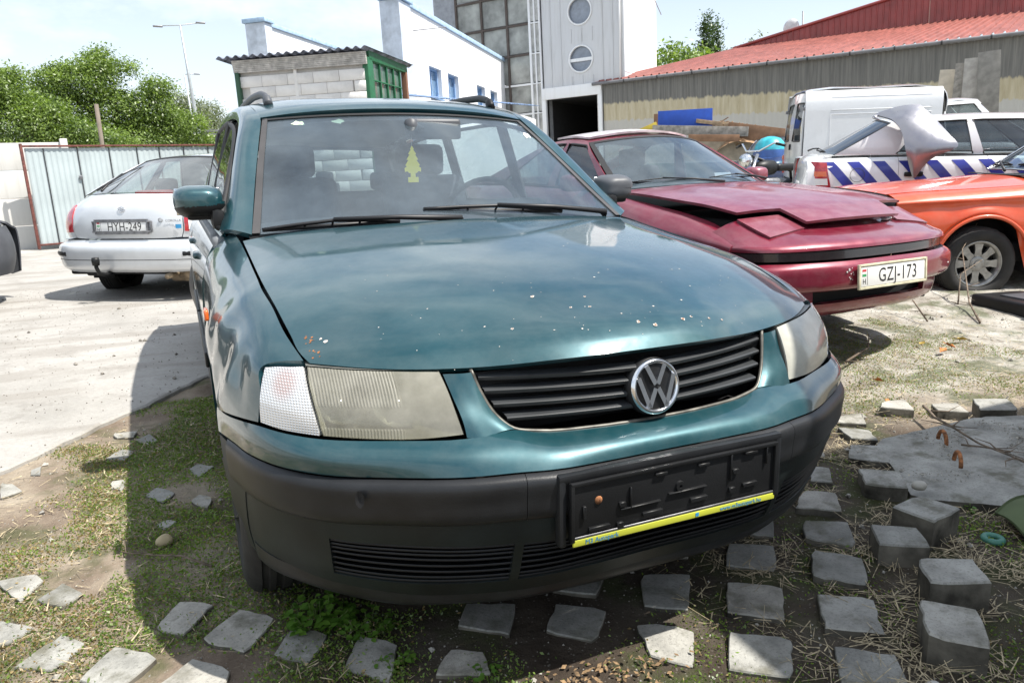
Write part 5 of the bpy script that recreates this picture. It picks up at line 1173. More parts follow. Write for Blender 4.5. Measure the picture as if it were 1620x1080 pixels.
# ================================================================ shared builders for the other vehicles
def pose(name, x, y, yaw_, z, roll_):
    return empty(name, (x, y, z), (0, 0, 0)), Matrix.Translation((x, y, z)) @ Matrix.Rotation(radians(yaw_), 4, 'Z') @ Matrix.Rotation(-radians(roll_), 4, 'Y')
def mkpose(name, *a):
    o, m_ = pose(name, *a); o.matrix_world = m_; return o
def plate(parent, c, s, txt, frame, nrm=(0, -1, 0), tilt=0., border='white', flag=True):
    """registration plate 52 x 11 cm, lettering on the face turned along nrm"""
    m_ = face_m(c, nrm, tilt); po = empty('number_plate', parent=parent)
    mk('plate_frame', *xform(join(rbox((0, 0, -.004), (.53, .122, .008), .003), rbox((0, .062, .001), (.545, .012, .014), .003), rbox((0, -.062, .001), (.545, .012, .014), .003), rbox((.268, 0, .001), (.012, .136, .014), .003), rbox((-.268, 0, .001), (.012, .136, .014), .003)), m_), frame, po, sharp=40)
    mk('plate_face', *xform(rbox((0, 0, .002), (.512, .106, .004), .001), m_), mt('plate_white'), po, sharp=40)
    text('plate_letters', txt, .108, mt('black_print'), po, m_ @ Matrix.Translation((.035, -.0035, .0046)), .0004, .80, 1.06)
    text('country_letter', 'H', .042, mt('black_print'), po, m_ @ Matrix.Translation((-.232, -.026, .0046)), .0004, .9)
    if flag:
        for i, c_ in enumerate(((.5, .02, .03), (.7, .7, .68), (.03, .3, .1))):
            mk('flag_band', *xform(rbox((-.232, .034 - i * .013, .0046), (.030, .012, .0008), 0), m_), plain('flag', c_, .5), po, smooth=False)
    mk('divider_line', *xform(rbox((-.208, 0, .0046), (.002, .09, .0006), 0), m_), mt('black_print'), po, smooth=False)
    return po
def side(f, ys, yc, R, zc, base, cols):
    pass
def arched(col, y, arches, R, zc=.29):
    """lift the low points of a side column over the wheel opening"""
    for yc in arches:
        d = R * R - (y - yc) ** 2
        if d > 0:
            za = zc + sqrt(d); c_ = [list(p) for p in col]
            if c_[-1][2] < za: c_[-1][2] = za
            for i in (-2, -3):
                if c_[i][2] < za + .02 * (-i): c_[i][2] = za + .025 * (-i - 1)
            return [tuple(p) for p in c_]
    return col
def lower_body(root, mat, curve, splits, arches, R, both=True, k=3, zc=.29, gap=.003):
    """curve(y) -> side column [top edge ... sill]; splits = [(name, y0, y1)]"""
    out_ = []
    for name, y0, y1 in splits:
        ys = set(np.round(np.linspace(y0, y1, max(3, int((y1 - y0) / .22) + 2)), 4))
        for yc in arches:
            for t in (-1.02, -.985, -.9, -.72, -.45, -.15, .15, .45, .72, .9, .985, 1.02):
                y = yc + R * t
                if y0 < y < y1: ys = {q for q in ys if abs(q - y) > .035 or q in (y0, y1)} | {round(y, 4)}
        cols = [arched(curve(y), y, arches, R, zc) for y in sorted(ys)]
        R_ = np.transpose(np.array(cols), (1, 0, 2))
        kk = 2 if len(cols) > 8 else k
        o_ = panel(name, R_, mat, root, both=both, gap=gap, roll=.018, k=3, ku=kk)
        out_.append(o_)
    return out_
def lerp3(a, b, t): return tuple(np.array(a) * (1 - t) + np.array(b) * t)
def greenhouse(root, mat, Ab, At, Ct, Cb, fwd=.22, crown=.05, back=.12, us=(0, .06, .46, .53, .9, 1), belt=0., glassm='glass', ws_mat='glass_front', names=('front_door_glass', 'rear_door_glass'), roofmat=None, rear=True, bow=.02, n1='windscreen', n2='rear_window', pil=.16):
    """Ab, At: foot and head of the windscreen pillar; Ct, Cb: head and foot of the rear pillar (right side, x > 0)"""
    Ab, At, Ct, Cb = map(np.array, (Ab, At, Ct, Cb))
    rows = []
    for t in (0, .25, .5, .75, 1):
        e = Ab * (1 - t) + At * t; dy = fwd * (1 - .45 * t); dz = .028 + (crown - .028) * t
        rows.append([(e[0] * f, e[1] - dy * (1 - f * f), e[2] + dz * (1 - f * f)) for f in (1, .7, .35, 0)])
    W = sym(rows)
    mk(n1, *sheet(W, u=(pil, 6 - pil), v=(.03, 3.9), k=4, roll=.004, off=-.004), mt(ws_mat), root)
    mk(n1 + '_seal', *join(sheet(W, u=(0, pil + .04), k=4, roll=.004), sheet(W, u=(5.96 - pil, 6), k=4, roll=.004), sheet(W, v=(3.86, 4), k=4, roll=.004)), mt('seal'), root)
    if rear:
        rows = []
        for t in (0, .33, .66, 1):
            e = Ct * (1 - t) + Cb * t; dy = back
            rows.append([(e[0] * f, e[1] + dy * (1 - f * f), e[2] + (crown + (.02 - crown) * t) * (1 - f * f)) for f in (1, .7, .35, 0)])
        Q = sym(rows)
        mk(n2, *sheet(Q, u=(.3, 5.7), v=(.25, 2.9), k=4, roll=.004, off=-.004), mt(glassm), root)
        mk(n2 + '_frame', *sheet(Q, k=4, holes=[(.3, 5.7, .25, 2.9)], roll=.01), mat, root)
    rows = []
    for t in (0, .12, .5, .85, 1):
        e = At * (1 - t) + Ct * t; e = e + np.array([.0, 0, .03 * sin(pi * t)])
        dy = -fwd * .55 * (1 - t) + back * t
        rows.append([(e[0] * f, e[1] + dy * (1 - f * f), e[2] + crown * (1 - f * f)) for f in (1, .7, .35, 0)])
    rf = sym(rows)
    mk('roof', *sheet(rf, k=4, gap=.002, roll=.015), roofmat or mat, root)
    mk('headlining', *sheet(rf, k=2, roll=0, off=-.04), mt('headliner'), root)
    # side surface, belt to roof
    n = len(us); cols = []
    for u in us:
        b = Ab * (1 - u) + Cb * u; t = At * (1 - u) + Ct * u + np.array([0, 0, .03 * sin(pi * u)])
        b[2] += belt * sin(pi * u)
        m_ = (b + t) / 2 + np.array([bow, 0, 0]); o_ = t + np.array([.015, 0, -.02])
        cols.append([b, b * .9 + m_ * .1 + np.array([.004, 0, 0]), m_, t * .9 + b * .1 + np.array([.012, 0, 0]), t])
    sr_ = np.transpose(np.array(cols), (1, 0, 2)); hs = []
    wi = [(1, 2), (3, 4)] if n >= 6 else [(1, 2)]
    for a, b in wi: hs.append((a, b, .55, 3.2))
    panel('window_frame', sr_, mat, root, both=True, k=4, roll=.012, holes=hs, su=tuple(range(1, n - 1)))
    for (a, b), nm in zip(wi, names):
        g1, g2 = panel(nm, sr_, mt(glassm), root, both=True, u=(a - .02, b + .02), v=(.5, 3.25), k=3, off=-.008, roll=0, su=tuple(range(1, n - 1)))
        for g_, mir in ((g1, 1), (g2, -1)):
            R_ = sr_ * np.array([mir, 1, 1]); q = surf(R_, samples(a, b, 5), [.55, 3.2], (), tuple(range(1, n - 1)))
            mk('window_seal', *tube(list(q[0]) + list(q[1][::-1]), .009, 5, closed=True), mt('seal'), g_)
    return W
def cabin(root, y0, y1, w=.62, z=.55, dash=True):
    if dash: mk('dashboard', *rbox((0, y0, .84), (w * 2, .42, .22), .06), mt('int_dark'), root)
    mk('cabin_floor', *rbox((0, (y0 + y1) / 2 + .1, .36), (w * 2 + .1, (y1 - y0) + .6, .10), .02), mt('dark'), root)
    for s in (1, -1):
        x = s * w * .56
        se = mk('front_seat', *join(rbox((x, y0 + .62, .52), (.46, .5, .16), .05), rbox((x, y0 + .86, .80), (.46, .14, .56), .06, 2, Matrix.Rotation(-.22, 3, 'X'))), mt('fabric'), root)
        mk('head_restraint', *rbox((x, y0 + .97, 1.14), (.25, .09, .15), .04), mt('fabric'), se)
    if y1 - y0 > 1.5: mk('rear_seat', *join(rbox((0, y1 - .35, .50), (w * 1.9, .45, .18), .05), rbox((0, y1 - .08, .78), (w * 1.9, .14, .54), .06, 2, Matrix.Rotation(-.2, 3, 'X'))), mt('fabric'), root)
def wells(root, xs, ys, R, zc=.29):
    for s in (1, -1):
        for yc in ys:
            V, F = lathe([((xs - .24) * s, R + .015), (xs * s, R + .015)], 28, 'x', (0, yc, zc)); F = [f for f in F if sum(V[i][2] for i in f) / 4 > zc - .08]
            mk('wheel_well', V, F, mt('dark'), root)
def wiper2(parent, a, b, piv, n_=(0, -.6, .8), sc=1.):
    a, b, p = Vector(a), Vector(b), Vector(piv); n_ = Vector(n_).normalized() * .011 * sc; m_ = (a + b) / 2; o_ = empty('wiper', parent=parent)
    mk('wiper_arm', *tube([p + n_, (p + m_) / 2 + n_ * 2.6, m_ + n_ * 2.8], [.009 * sc, .006 * sc, .0045 * sc], 6), mt('black_print'), o_)
    pts = [a.lerp(b, t) for t in (0, .2, .5, .8, 1)]
    mk('wiper_blade', *join(tube([q + n_ * h for q, h in zip(pts, (.3, 1.4, 2.5, 1.4, .3))], .004 * sc, 5), tube([a + n_ * .2, b + n_ * .2], .0055 * sc, 5)), mt('black_print'), o_)
def glazing(): pass
# ================================================================ maroon coupe beside the green car
K = mkpose('sports_coupe', 2.64, .71, 2.371, .071, .812)
tag(K, 'maroon wedge nosed coupe with raised ajar bonnet and cream framed plate GZJ-173', 'car')
REF[0] = (0, 2.2, .45)
MT['maroon'] = paint('maroon_paint', (.19, .006, .026), metal=.25, rough=.34, dust=.14, dustc=(.40, .28, .30), fade=.2)
MT['maroon_hood'] = paint('faded_maroon_paint', (.20, .030, .052), metal=.15, rough=.42, coat=.7, dust=.32, dustc=(.42, .27, .30), fade=.15)
MT['pale_roof'] = plain('pale_roof_coat', (.55, .50, .52), .35, var=.25, nscale=9, coat=.6)  # pale finish of the raised roof panel
mr, mh = mt('maroon'), mt('maroon_hood')
Hd = symc([
 [(0,.222,.750),(.2,.232,.748),(.374,.262,.741),(.54,.33,.745),(.66,.40,.745)],
 [(0,.43,.815),(.2,.43,.814),(.406,.428,.808),(.55,.455,.806),(.672,.484,.797)],
 [(0,.70,.862),(.22,.70,.862),(.43,.70,.853),(.57,.70,.847),(.690,.70,.832)],
 [(0,1.0,.895),(.24,1.0,.897),(.43,1.0,.886),(.58,1.0,.878),(.704,1.0,.860)],
 [(0,1.3,.918),(.25,1.3,.921),(.44,1.3,.910),(.59,1.3,.901),(.706,1.30,.884)],
 [(0,1.415,.926),(.25,1.43,.928),(.45,1.47,.918),(.60,1.52,.910),(.706,1.58,.899)]])
ho = mk('bonnet', *sheet(Hd, k=4, roll=.016, keep=lambda u, v, p: not (v < 1 and abs(u - 4) > 2), sv=(1,), su=(2, 6), off=.016), mh, K)
nose = [
 [(0,.030,.618),(.25,.040,.618),(.50,.088,.616),(.69,.172,.614),(.775,.265,.612),(.806,.37,.610)],
 [(0,.036,.634),(.25,.047,.634),(.50,.095,.632),(.695,.182,.628),(.78,.275,.626),(.808,.385,.620)],
 [(0,.13,.678),(.25,.14,.677),(.50,.17,.670),(.69,.24,.655),(.775,.33,.650),(.808,.44,.632)],
 [(0,.25,.712),(.25,.26,.711),(.50,.27,.703),(.67,.34,.694),(.757,.42,.680),(.806,.53,.650)],
 [(0,.45,.770),(.25,.45,.768),(.50,.46,.762),(.675,.50,.762),(.745,.55,.722),(.80,.62,.668)]]
mk('nose_panel', *sheet(symc(nose), k=4, roll=.014), mr, K)
for q in (1, -1):
    pu = [[(.378,.268,.716),(.51,.256,.701),(.640,.256,.682)],[(.395,.35,.752),(.53,.36,.742),(.655,.375,.726)],[(.408,.425,.782),(.54,.455,.776),(.667,.485,.768)]]
    mk('popup_headlamp', *sheet([[(q * x, y, z) for x, y, z in r] for r in pu], k=3, off=.006, roll=.014), mh, K)
def kcurve(y):
    ys_ = [.37, .62, .9, 1.3, 1.6, 2.2, 3.0, 3.7, 4.3, 4.55]
    f = lambda v: float(np.interp(y, ys_, v))
    return [(f([.74,.69,.703,.712,.73,.76,.76,.74,.68,.62]), y, f([.655,.745,.80,.85,.885,.925,.945,.94,.93,.91])),
            (f([.79,.765,.775,.785,.80,.815,.82,.81,.74,.68]), y, f([.645,.715,.765,.815,.85,.88,.895,.90,.89,.86])),
            (f([.812,.825,.84,.85,.855,.86,.865,.86,.79,.72]), y, f([.63,.67,.70,.73,.745,.755,.77,.78,.77,.75])),
            (f([.815,.835,.852,.862,.868,.87,.873,.87,.80,.72]), y, f([.60,.62,.62,.62,.62,.62,.62,.62,.62,.60])),
            (f([.81,.835,.85,.862,.865,.865,.87,.865,.80,.72]), y, f([.585,.58,.40,.38,.38,.38,.38,.38,.42,.45])),
            (f([.80,.83,.84,.845,.845,.845,.85,.85,.78,.70]), y, f([.57,.565,.22,.20,.20,.20,.20,.22,.28,.32]))]
lower_body(K, mr, kcurve, [('front_fender', .37, 1.58), ('door', 1.58, 2.85), ('rear_quarter', 2.85, 4.5)], (.99, 3.60), .335, zc=.30)
bp = symc([
 [(0,.08,.388),(.30,.085,.388),(.52,.125,.388),(.72,.23,.388),(.815,.36,.388),(.84,.62,.388)],
 [(0,.012,.405),(.30,.018,.405),(.53,.065,.405),(.755,.185,.405),(.842,.33,.405),(.866,.62,.405)],
 [(0,-.002,.47),(.30,.004,.47),(.53,.053,.47),(.765,.172,.47),(.852,.325,.47),(.876,.62,.47)],
 [(0,.004,.525),(.30,.010,.525),(.53,.058,.525),(.755,.178,.523),(.845,.33,.52),(.870,.62,.52)],
 [(0,.03,.552),(.30,.036,.552),(.52,.082,.552),(.72,.20,.550),(.815,.34,.548),(.845,.62,.546)]])
mk('front_bumper', *sheet(bp, k=5, roll=.05), mr, K)
vl = symc([
 [(0,.16,.232),(.30,.165,.232),(.52,.20,.234),(.70,.29,.238),(.80,.42,.24),(.82,.62,.24)],
 [(0,.115,.262),(.30,.12,.262),(.52,.155,.262),(.725,.26,.262),(.82,.40,.262),(.84,.62,.262)],
 [(0,.09,.31),(.30,.095,.31),(.52,.135,.31),(.735,.245,.31),(.828,.39,.31),(.848,.62,.31)],
 [(0,.09,.395),(.30,.095,.395),(.52,.135,.395),(.735,.245,.395),(.828,.39,.395),(.848,.62,.395)]])
mk('valance', *sheet(vl, k=4, roll=.03, holes=[(3.3, 6.7, 2.05, 2.98)]), mr, K)
mk('dark_recess', *join(sheet([[(x * .97, y + .045, z) for x, y, z in r] for r in symc([[(0,.03,.555),(.3,.04,.555),(.5,.09,.555),(.69,.18,.555),(.80,.30,.555),(.83,.6,.555)],[(0,.03,.62),(.3,.04,.62),(.5,.09,.62),(.69,.18,.62),(.80,.30,.62),(.83,.6,.62)]])], k=3, roll=0), rbox((0, .30, .36), (1.1, .28, .22), .01), rbox((0, .95, .55), (1.2, 1.0, .42), .02), rbox((0, .42, .67), (1.2, .25, .08), .01), rbox((0, 2.5, .30), (1.5, 3.4, .12), .01)), mt('dark'), K)
mk('lamp_strip', *sheet(symc([[(0,.050,.562),(.25,.058,.562),(.50,.105,.562),(.685,.19,.562),(.78,.29,.562),(.815,.45,.562)],[(0,.056,.606),(.25,.064,.606),(.50,.111,.606),(.69,.196,.606),(.785,.296,.606),(.82,.45,.606)]]), k=3, roll=0), plain('smoked_lens', (.03, .014, .016), .25, coat=.6), K)
plate(K, (0, -.020, .465), .5, 'GZJ-173', plain('cream_frame', (.62, .58, .42), .5, var=.2, nscale=20), nrm=(0, -1, .08))
WS = greenhouse(K, mr, (.69,1.66,.922), (.520,2.275,1.262), (.515,2.95,1.270), (.60,4.15,.96), fwd=.26, crown=.042, back=.10, us=(0, .05, .36, .42, .80, 1), bow=.02, ws_mat='glass_front')
rpn = sym([[(x * f, y - .1 * (1 - f * f), z + .042 * (1 - f * f)) for f in (1, .7, .35, 0)] for x, y, z in ((.47,2.34,1.292),(.48,2.55,1.312),(.48,2.82,1.308))])
mk('roof_panel', *sheet(rpn, k=3, roll=.015, off=.012), mt('pale_roof'), K)
mk('rear_deck', *sheet(symc([[(0,4.20,.985),(.4,4.18,.975),(.64,4.12,.955)],[(0,4.45,.97),(.4,4.43,.965),(.64,4.38,.94)],[(0,4.60,.90),(.4,4.57,.90),(.64,4.50,.88)],[(0,4.64,.60),(.4,4.61,.60),(.70,4.52,.60)],[(0,4.58,.28),(.4,4.56,.28),(.70,4.48,.28)]]), k=3), mr, K)
mk('cowl', *rbox((0, 1.52, .90), (1.34, .22, .02), .005), mt('black_plastic'), K)
cabin(K, 1.95, 3.0, .60)
for q in (1, -1):
    rows = []
    for (w_, h_, dy) in [(.0005, .0005, -.072), (.03, .02, -.07), (.06, .045, -.06), (.088, .058, -.02), (.09, .06, .04)]:
        rows.append([(q * .865 + w_ * math.copysign(abs(cos(a)) ** .6, cos(a)), 1.93 + dy, .975 + h_ * math.copysign(abs(sin(a)) ** .6, sin(a))) for a in [2 * pi * i / 12 for i in range(13)]])
    mo = mk('door_mirror', *sheet(rows, k=2, roll=0, ref=(q * .865, 1.97, .975)), mh, K)
    mk('mirror_stalk', *rbox((q * .79, 1.95, .935), (.12, .08, .03), .01), mt('black_plastic'), mo)
    for yc in (.99, 3.60): wheel(K, (q * .755, yc, .30), .305, .20, .19, q, 'five', tread=False)
wells(K, .83, (.99, 3.60), .335, .30)
wiper2(K, (-.62, 1.655, .962), (-.12, 1.475, .975), (.05, 1.40, .945))
wiper2(K, (-.02, 1.475, .978), (.50, 1.56, .972), (.60, 1.56, .945))
mk('latch_tape', *rbox((.33, .30, .727), (.10, .035, .012), .005, rot=Matrix.Rotation(.4, 3, 'Z')), mt('white'), K)
for x in (-.48, .55): mk('bump_stop', *lathe([(.0, .012), (.008, .010), (.01, .001)], 10, 'z', (x, .21 if x < 0 else .235, .672)), mt('seal'), K)
mk('price_paper', *rbox((.42, 1.83, .985), (.16, .006, .04), 0, rot=Matrix.Rotation(-.5, 3, 'X')), mt('white'), K, smooth=False)
# ajar bonnet lip shows pale chips on the bumper edge
cp = []
r_ = random.Random(8)
for i in range(26):
    s_ = r_.uniform(.0015, .004); x = r_.choice([-.30, -.29, -.31, .78, .80, .82, .6, .4, -.1])
    cp.append(rbox((x + r_.uniform(-.03, .03), np.interp(abs(x), [0,.3,.53,.765,.852], [-.003,.003,.052,.171,.324]) + .0, r_.uniform(.45, .53)), (s_ * 2, s_, s_ * 2), 0))
mk('chipped_paint', *join(*cp), mt('white'), K, smooth=False)['kind'] = 'stuff'
# ================================================================ silver hatchback seen from behind (local y runs towards its front)
C_ = mkpose('hatchback_car', -1.451, 5.482, -33.845, -.045, .079)
tag(C_, 'silver hatchback seen from behind with tow bar and plate HYH-249', 'car')
REF[0] = (0, 2.0, .5)
MT['silver'] = paint('silver_paint', (.62, .64, .66), metal=.35, rough=.35, dust=.12, fade=.06)
ms = mt('silver')
tgR = symc([
 [(0,.085,.640),(.26,.090,.640),(.44,.112,.642),(.545,.150,.648)],
 [(0,.078,.71),(.26,.083,.71),(.46,.108,.71),(.565,.155,.71)],
 [(0,.085,.82),(.26,.090,.82),(.46,.118,.82),(.565,.165,.82)],
 [(0,.115,.93),(.26,.120,.93),(.46,.165,.93),(.570,.235,.93)],
 [(0,.165,1.0),(.26,.182,.995),(.46,.245,.99),(.575,.325,.985)],
 [(0,.225,1.045),(.26,.245,1.04),(.45,.325,1.035),(.565,.415,1.03)]])
tg_ = mk('tailgate', *sheet(tgR, k=4, gap=.003, roll=.02), ms, C_)
q_ = symc([[(.664,.20,.648),(.72,.25,.645),(.79,.36,.64)],[(.69,.21,.71),(.74,.27,.70),(.81,.40,.70)],[(.69,.23,.80),(.745,.29,.80),(.815,.42,.80)],[(.67,.30,.93),(.72,.36,.925),(.78,.45,.915)],[(.625,.37,.985),(.66,.42,.975),(.72,.50,.96)],[(.57,.43,1.035),(.61,.48,1.02),(.67,.56,1.0)]])
for s in (1, -1):
    rows = [[(.549,.152,.648),(.66,.21,.645),(.76,.33,.64),(.82,.6,.64)],[(.569,.157,.71),(.69,.22,.70),(.79,.36,.70),(.838,.6,.70)],[(.569,.167,.82),(.69,.235,.82),(.79,.38,.82),(.838,.6,.80)],[(.574,.238,.93),(.665,.30,.925),(.745,.42,.915),(.79,.6,.905)],[(.579,.328,.985),(.64,.38,.975),(.70,.48,.962),(.74,.6,.95)],[(.57,.43,1.035),(.61,.48,1.02),(.66,.56,.99),(.69,.66,.975)]]
    rows = [[(s * x, y, z) for x, y, z in r] for r in rows]
    mk('rear_corner', *sheet(rows, k=3, roll=.01), ms, C_)
    lm = mk('tail_lamp', *sheet(rows, u=(.05, 2.3), v=(.9, 3.25), k=4, off=.006, roll=.012), mt('red_lens'), C_)
    if s > 0: mk('reversing_lens', *sheet(rows, u=(.3, 2.0), v=(1.1, 1.9), k=3, off=.010, roll=.004), mt('white'), lm)
def ccurve(y):
    Y = [.3, .6, 1.0, 2.0, 3.1, 3.6, 4.1, 4.25]; f = lambda v: float(np.interp(y, Y, v))
    return [(f([.66,.71,.74,.76,.75,.72,.60,.52]), y, f([.99,.97,.965,.955,.95,.90,.78,.70])), (f([.73,.78,.80,.81,.80,.77,.66,.56]), y, f([.94,.92,.92,.91,.90,.85,.73,.66])),
            (f([.80,.835,.842,.845,.845,.83,.74,.62]), y, f([.70]*7+[.6])), (f([.80,.83,.84,.845,.845,.83,.74,.62]), y, f([.45]*8)), (f([.79,.81,.82,.825,.825,.82,.74,.62]), y, f([.24]*8))]
lower_body(C_, ms, ccurve, [('rear_quarter', .60, 1.35), ('rear_door', 1.35, 2.15), ('front_door', 2.15, 3.15), ('front_fender', 3.15, 4.25)], (.93, 3.40), .32, zc=.28)
bR = symc([
 [(0,.06,.335),(.35,.065,.335),(.60,.12,.338),(.74,.24,.345),(.80,.45,.36),(.82,.62,.37)],
 [(0,.015,.37),(.35,.022,.37),(.62,.08,.37),(.765,.20,.372),(.825,.42,.38),(.845,.62,.39)],
 [(0,.0,.455),(.35,.008,.455),(.63,.065,.455),(.785,.19,.455),(.842,.42,.455),(.855,.62,.46)],
 [(0,-.004,.505),(.35,.004,.505),(.635,.06,.505),(.79,.185,.505),(.846,.42,.505),(.858,.62,.51)],
 [(0,.0,.56),(.35,.008,.56),(.63,.065,.56),(.785,.19,.56),(.84,.42,.56),(.852,.62,.56)],
 [(0,.012,.585),(.35,.020,.585),(.63,.078,.585),(.775,.20,.585),(.83,.42,.585),(.84,.62,.585)],
 [(0,.055,.605),(.35,.062,.605),(.61,.115,.605),(.75,.23,.605),(.80,.42,.605),(.82,.62,.605)],
 [(0,.068,.632),(.35,.075,.632),(.61,.125,.632),(.74,.235,.632),(.79,.42,.632),(.81,.62,.632)]])
bo_ = mk('rear_bumper', *sheet(bR, k=3, roll=.02), ms, C_)
mk('bumper_crease', *sheet([[(x, y - .0015, z + dz) for x, y, z in bR[2]] for dz in (-.003, .003)], k=4, roll=0), mt('int_dark'), bo_)
for s in (1, -1):
    mk('bumper_guard', *sheet([[(s * x, y - .008, z) for x, y, z in r] for r in ([(.60,.055,.487),(.70,.105,.487),(.795,.19,.487)], [(.60,.050,.507),(.70,.10,.507),(.80,.185,.507)], [(.60,.055,.527),(.70,.105,.527),(.795,.19,.527)])], k=3, roll=.015), mt('black_plastic'), bo_)
mk('plate_recess', *join(rbox((0, .078, .797), (.60, .03, .014), .004), rbox((0, .072, .708), (.60, .03, .014), .004), rbox((.296, .085, .752), (.012, .03, .10), .004), rbox((-.296, .085, .752), (.012, .03, .10), .004)), mt('steel'), C_, sharp=40)
plate(C_, (0, .068, .752), .5, 'HYH-249', mt('steel'), nrm=(0, -1, .05))
mk('maker_badge', *join(xform(tube([(.035 * cos(a), .024 * sin(a), 0) for a in np.linspace(0, 2 * pi, 25)[:-1]], .003, 5, closed=True), face_m((0, .098, .905), (0, -1, .3))), xform(tube([(.020 * cos(a), .010 + .011 * sin(a), 0) for a in np.linspace(0, 2 * pi, 17)[:-1]], .0025, 5, closed=True), face_m((0, .098, .905), (0, -1, .3))), xform(tube([(.009 * cos(a), .022 * sin(a), 0) for a in np.linspace(0, 2 * pi, 17)[:-1]], .0025, 5, closed=True), face_m((0, .098, .905), (0, -1, .3)))), mt('chrome'), C_)
text('model_name', 'COROLLA', .030, mt('steel'), C_, face_m((.50, .112, .800), (.28, -1, 0)), .001, 1.0)
mk('grade_badge', *xform(tube([(.017 * cos(a), .017 * sin(a), 0) for a in np.linspace(0, 2 * pi, 21)[:-1]], .003, 5, closed=True), face_m((.385, .092, .806), (.2, -1, 0))), mt('steel'), C_)
mk('dealer_sticker', *xform(rbox((0, 0, 0), (.05, .036, .001), 0), face_m((.54, .122, .748), (.3, -1, 0))), mt('blue_print'), C_, smooth=False)
text('grade_name', 'G', .022, mt('steel'), C_, face_m((.385, .088, .806), (.2, -1, 0)), .001)
greenhouse(C_, ms, (.615,.43,1.030), (.565,1.34,1.362), (.56,2.35,1.375), (.72,3.15,.965), fwd=.20, crown=.038, back=.16, us=(0, .13, .33, .38, .62, 1), bow=.03, n1='rear_window', n2='windscreen', ws_mat='glass', names=('quarter_glass', 'door_glass'), pil=.10)
mk('bonnet', *sheet(symc([[(0,3.0,.99),(.4,3.05,.985),(.74,3.15,.955)],[(0,3.6,.93),(.4,3.6,.925),(.71,3.6,.90)],[(0,4.2,.80),(.4,4.15,.79),(.60,4.10,.78)],[(0,4.30,.70),(.35,4.28,.70),(.54,4.24,.70)],[(0,4.32,.35),(.4,4.30,.35),(.62,4.2,.35)]]), k=3), ms, C_)
wiper2(C_, (-.54, .50, 1.075), (-.40, 1.16, 1.315), (-.30, .27, 1.06), n_=(-.2, -.4, .9), sc=1.3)
mk('parcel_shelf', *rbox((0, .85, .99), (1.1, .75, .02), .005), mt('int_dark'), C_)
for x in (-.30, .35): mk('rear_head_restraint', *rbox((x, 1.25, 1.10), (.24, .09, .15), .04), mt('fabric'), C_)
mk('shelf_cushion', *rbox((-.05, .68, 1.03), (.30, .22, .07), .03), plain('red_fabric', (.35, .05, .05), .9), C_)
cabin(C_, 2.9, 3.0, .6, dash=True)
mk('underbody', *join(rbox((0, 2.1, .36), (1.5, 3.7, .14), .02), rbox((0, .5, .44), (1.3, .6, .18), .02), rbox((0, .93, .30), (1.3, .08, .08), .02)), mt('dark'), C_)
mk('tow_bar', *join(tube([(-.16, .22, .345), (-.16, -.02, .325), (-.17, -.085, .345), (-.175, -.105, .40), (-.175, -.105, .43)], [.02, .02, .019, .018, .018], 10), xform(lathe([(-.035, .001), (-.035, .03), (.01, .034), (.035, .03), (.04, .001)], 16, 'z'), Matrix.Translation((-.175, -.105, .455)))), mt('black_plastic'), C_)
mk('spare_bracket', *rbox((-.38, .15, .325), (.16, .10, .06), .02), mt('dark'), C_)
mk('exhaust_silencer', *join(xform(lathe([(-.22, .001), (-.22, .075), (.22, .075), (.22, .001)], 20, 'x'), Matrix.Translation((.56, .28, .30))), tube([(.42, .2, .31), (.42, .04, .30)], .025, 10)), plain('rusty_silencer', (.32, .25, .17), .6, .4, var=.4, nscale=14), C_)
for s in (1, -1):
    for yc in (.93, 3.40): wheel(C_, (s * .725, yc, .288), .288, .175, .175, s, 'cover', tread=False)
wells(C_, .80, (.93, 3.40), .32, .28)

# ================================================================ orange saloon on the right, front towards the left of the picture
O_ = mkpose('orange_saloon', 4.767, 2.973, -115.731, .035, -1.508)
tag(O_, 'old orange saloon with a flat front tyre on a dusty alloy wheel', 'car')
REF[0] = (0, 2.3, .5)
MT['orange'] = paint('orange_paint', (.60, .065, .008), metal=0., rough=.36, coat=.8, dust=.10, dustc=(.6, .35, .25), fade=.12)
mo_ = mt('orange')
def ocurve(y):
    Y = [.08, .3, .8, 1.5, 2.2, 3.6, 4.5, 4.6]; f = lambda v: float(np.interp(y, Y, v))
    return [(f([.60,.64,.68,.70,.74,.74,.70,.68]), y, f([.845,.865,.885,.925,.945,.93,.86,.84])), (f([.76,.785,.80,.81,.82,.82,.78,.76]), y, f([.80,.815,.835,.875,.895,.88,.82,.80])),
            (f([.785,.806,.822,.835,.84,.84,.80,.78]), y, f([.772,.783,.80,.832,.845,.84,.79,.77])), (f([.77,.795,.812,.828,.838,.838,.795,.775]), y, f([.762,.773,.79,.82,.83,.82,.78,.76])),
            (f([.79,.822,.842,.848,.85,.85,.82,.80]), y, f([.64]*8)), (f([.78,.82,.84,.848,.85,.85,.82,.80]), y, f([.45]*8)), (f([.74,.79,.81,.815,.82,.82,.79,.76]), y, f([.26,.24]+[.22]*6))]
lower_body(O_, mo_, ocurve, [('front_fender', .08, 1.50), ('front_door', 1.50, 2.55), ('rear_door', 2.55, 3.40), ('rear_quarter', 3.40, 4.60)], (.78, 3.42), .375, zc=.29)
mk('bonnet', *sheet(sym([[(x, y0, z), (x * .66, y0 - d * .6, z + c_ * .55), (x * .33, y0 - d, z + c_ * .9), (0, y0 - d, z + c_)] for x, y0, z, c_, d in ((.60,.06,.848,.02,.06),(.64,.30,.868,.03,.04),(.68,.80,.888,.04,.02),(.70,1.50,.928,.04,.14))]), k=3), mo_, O_)
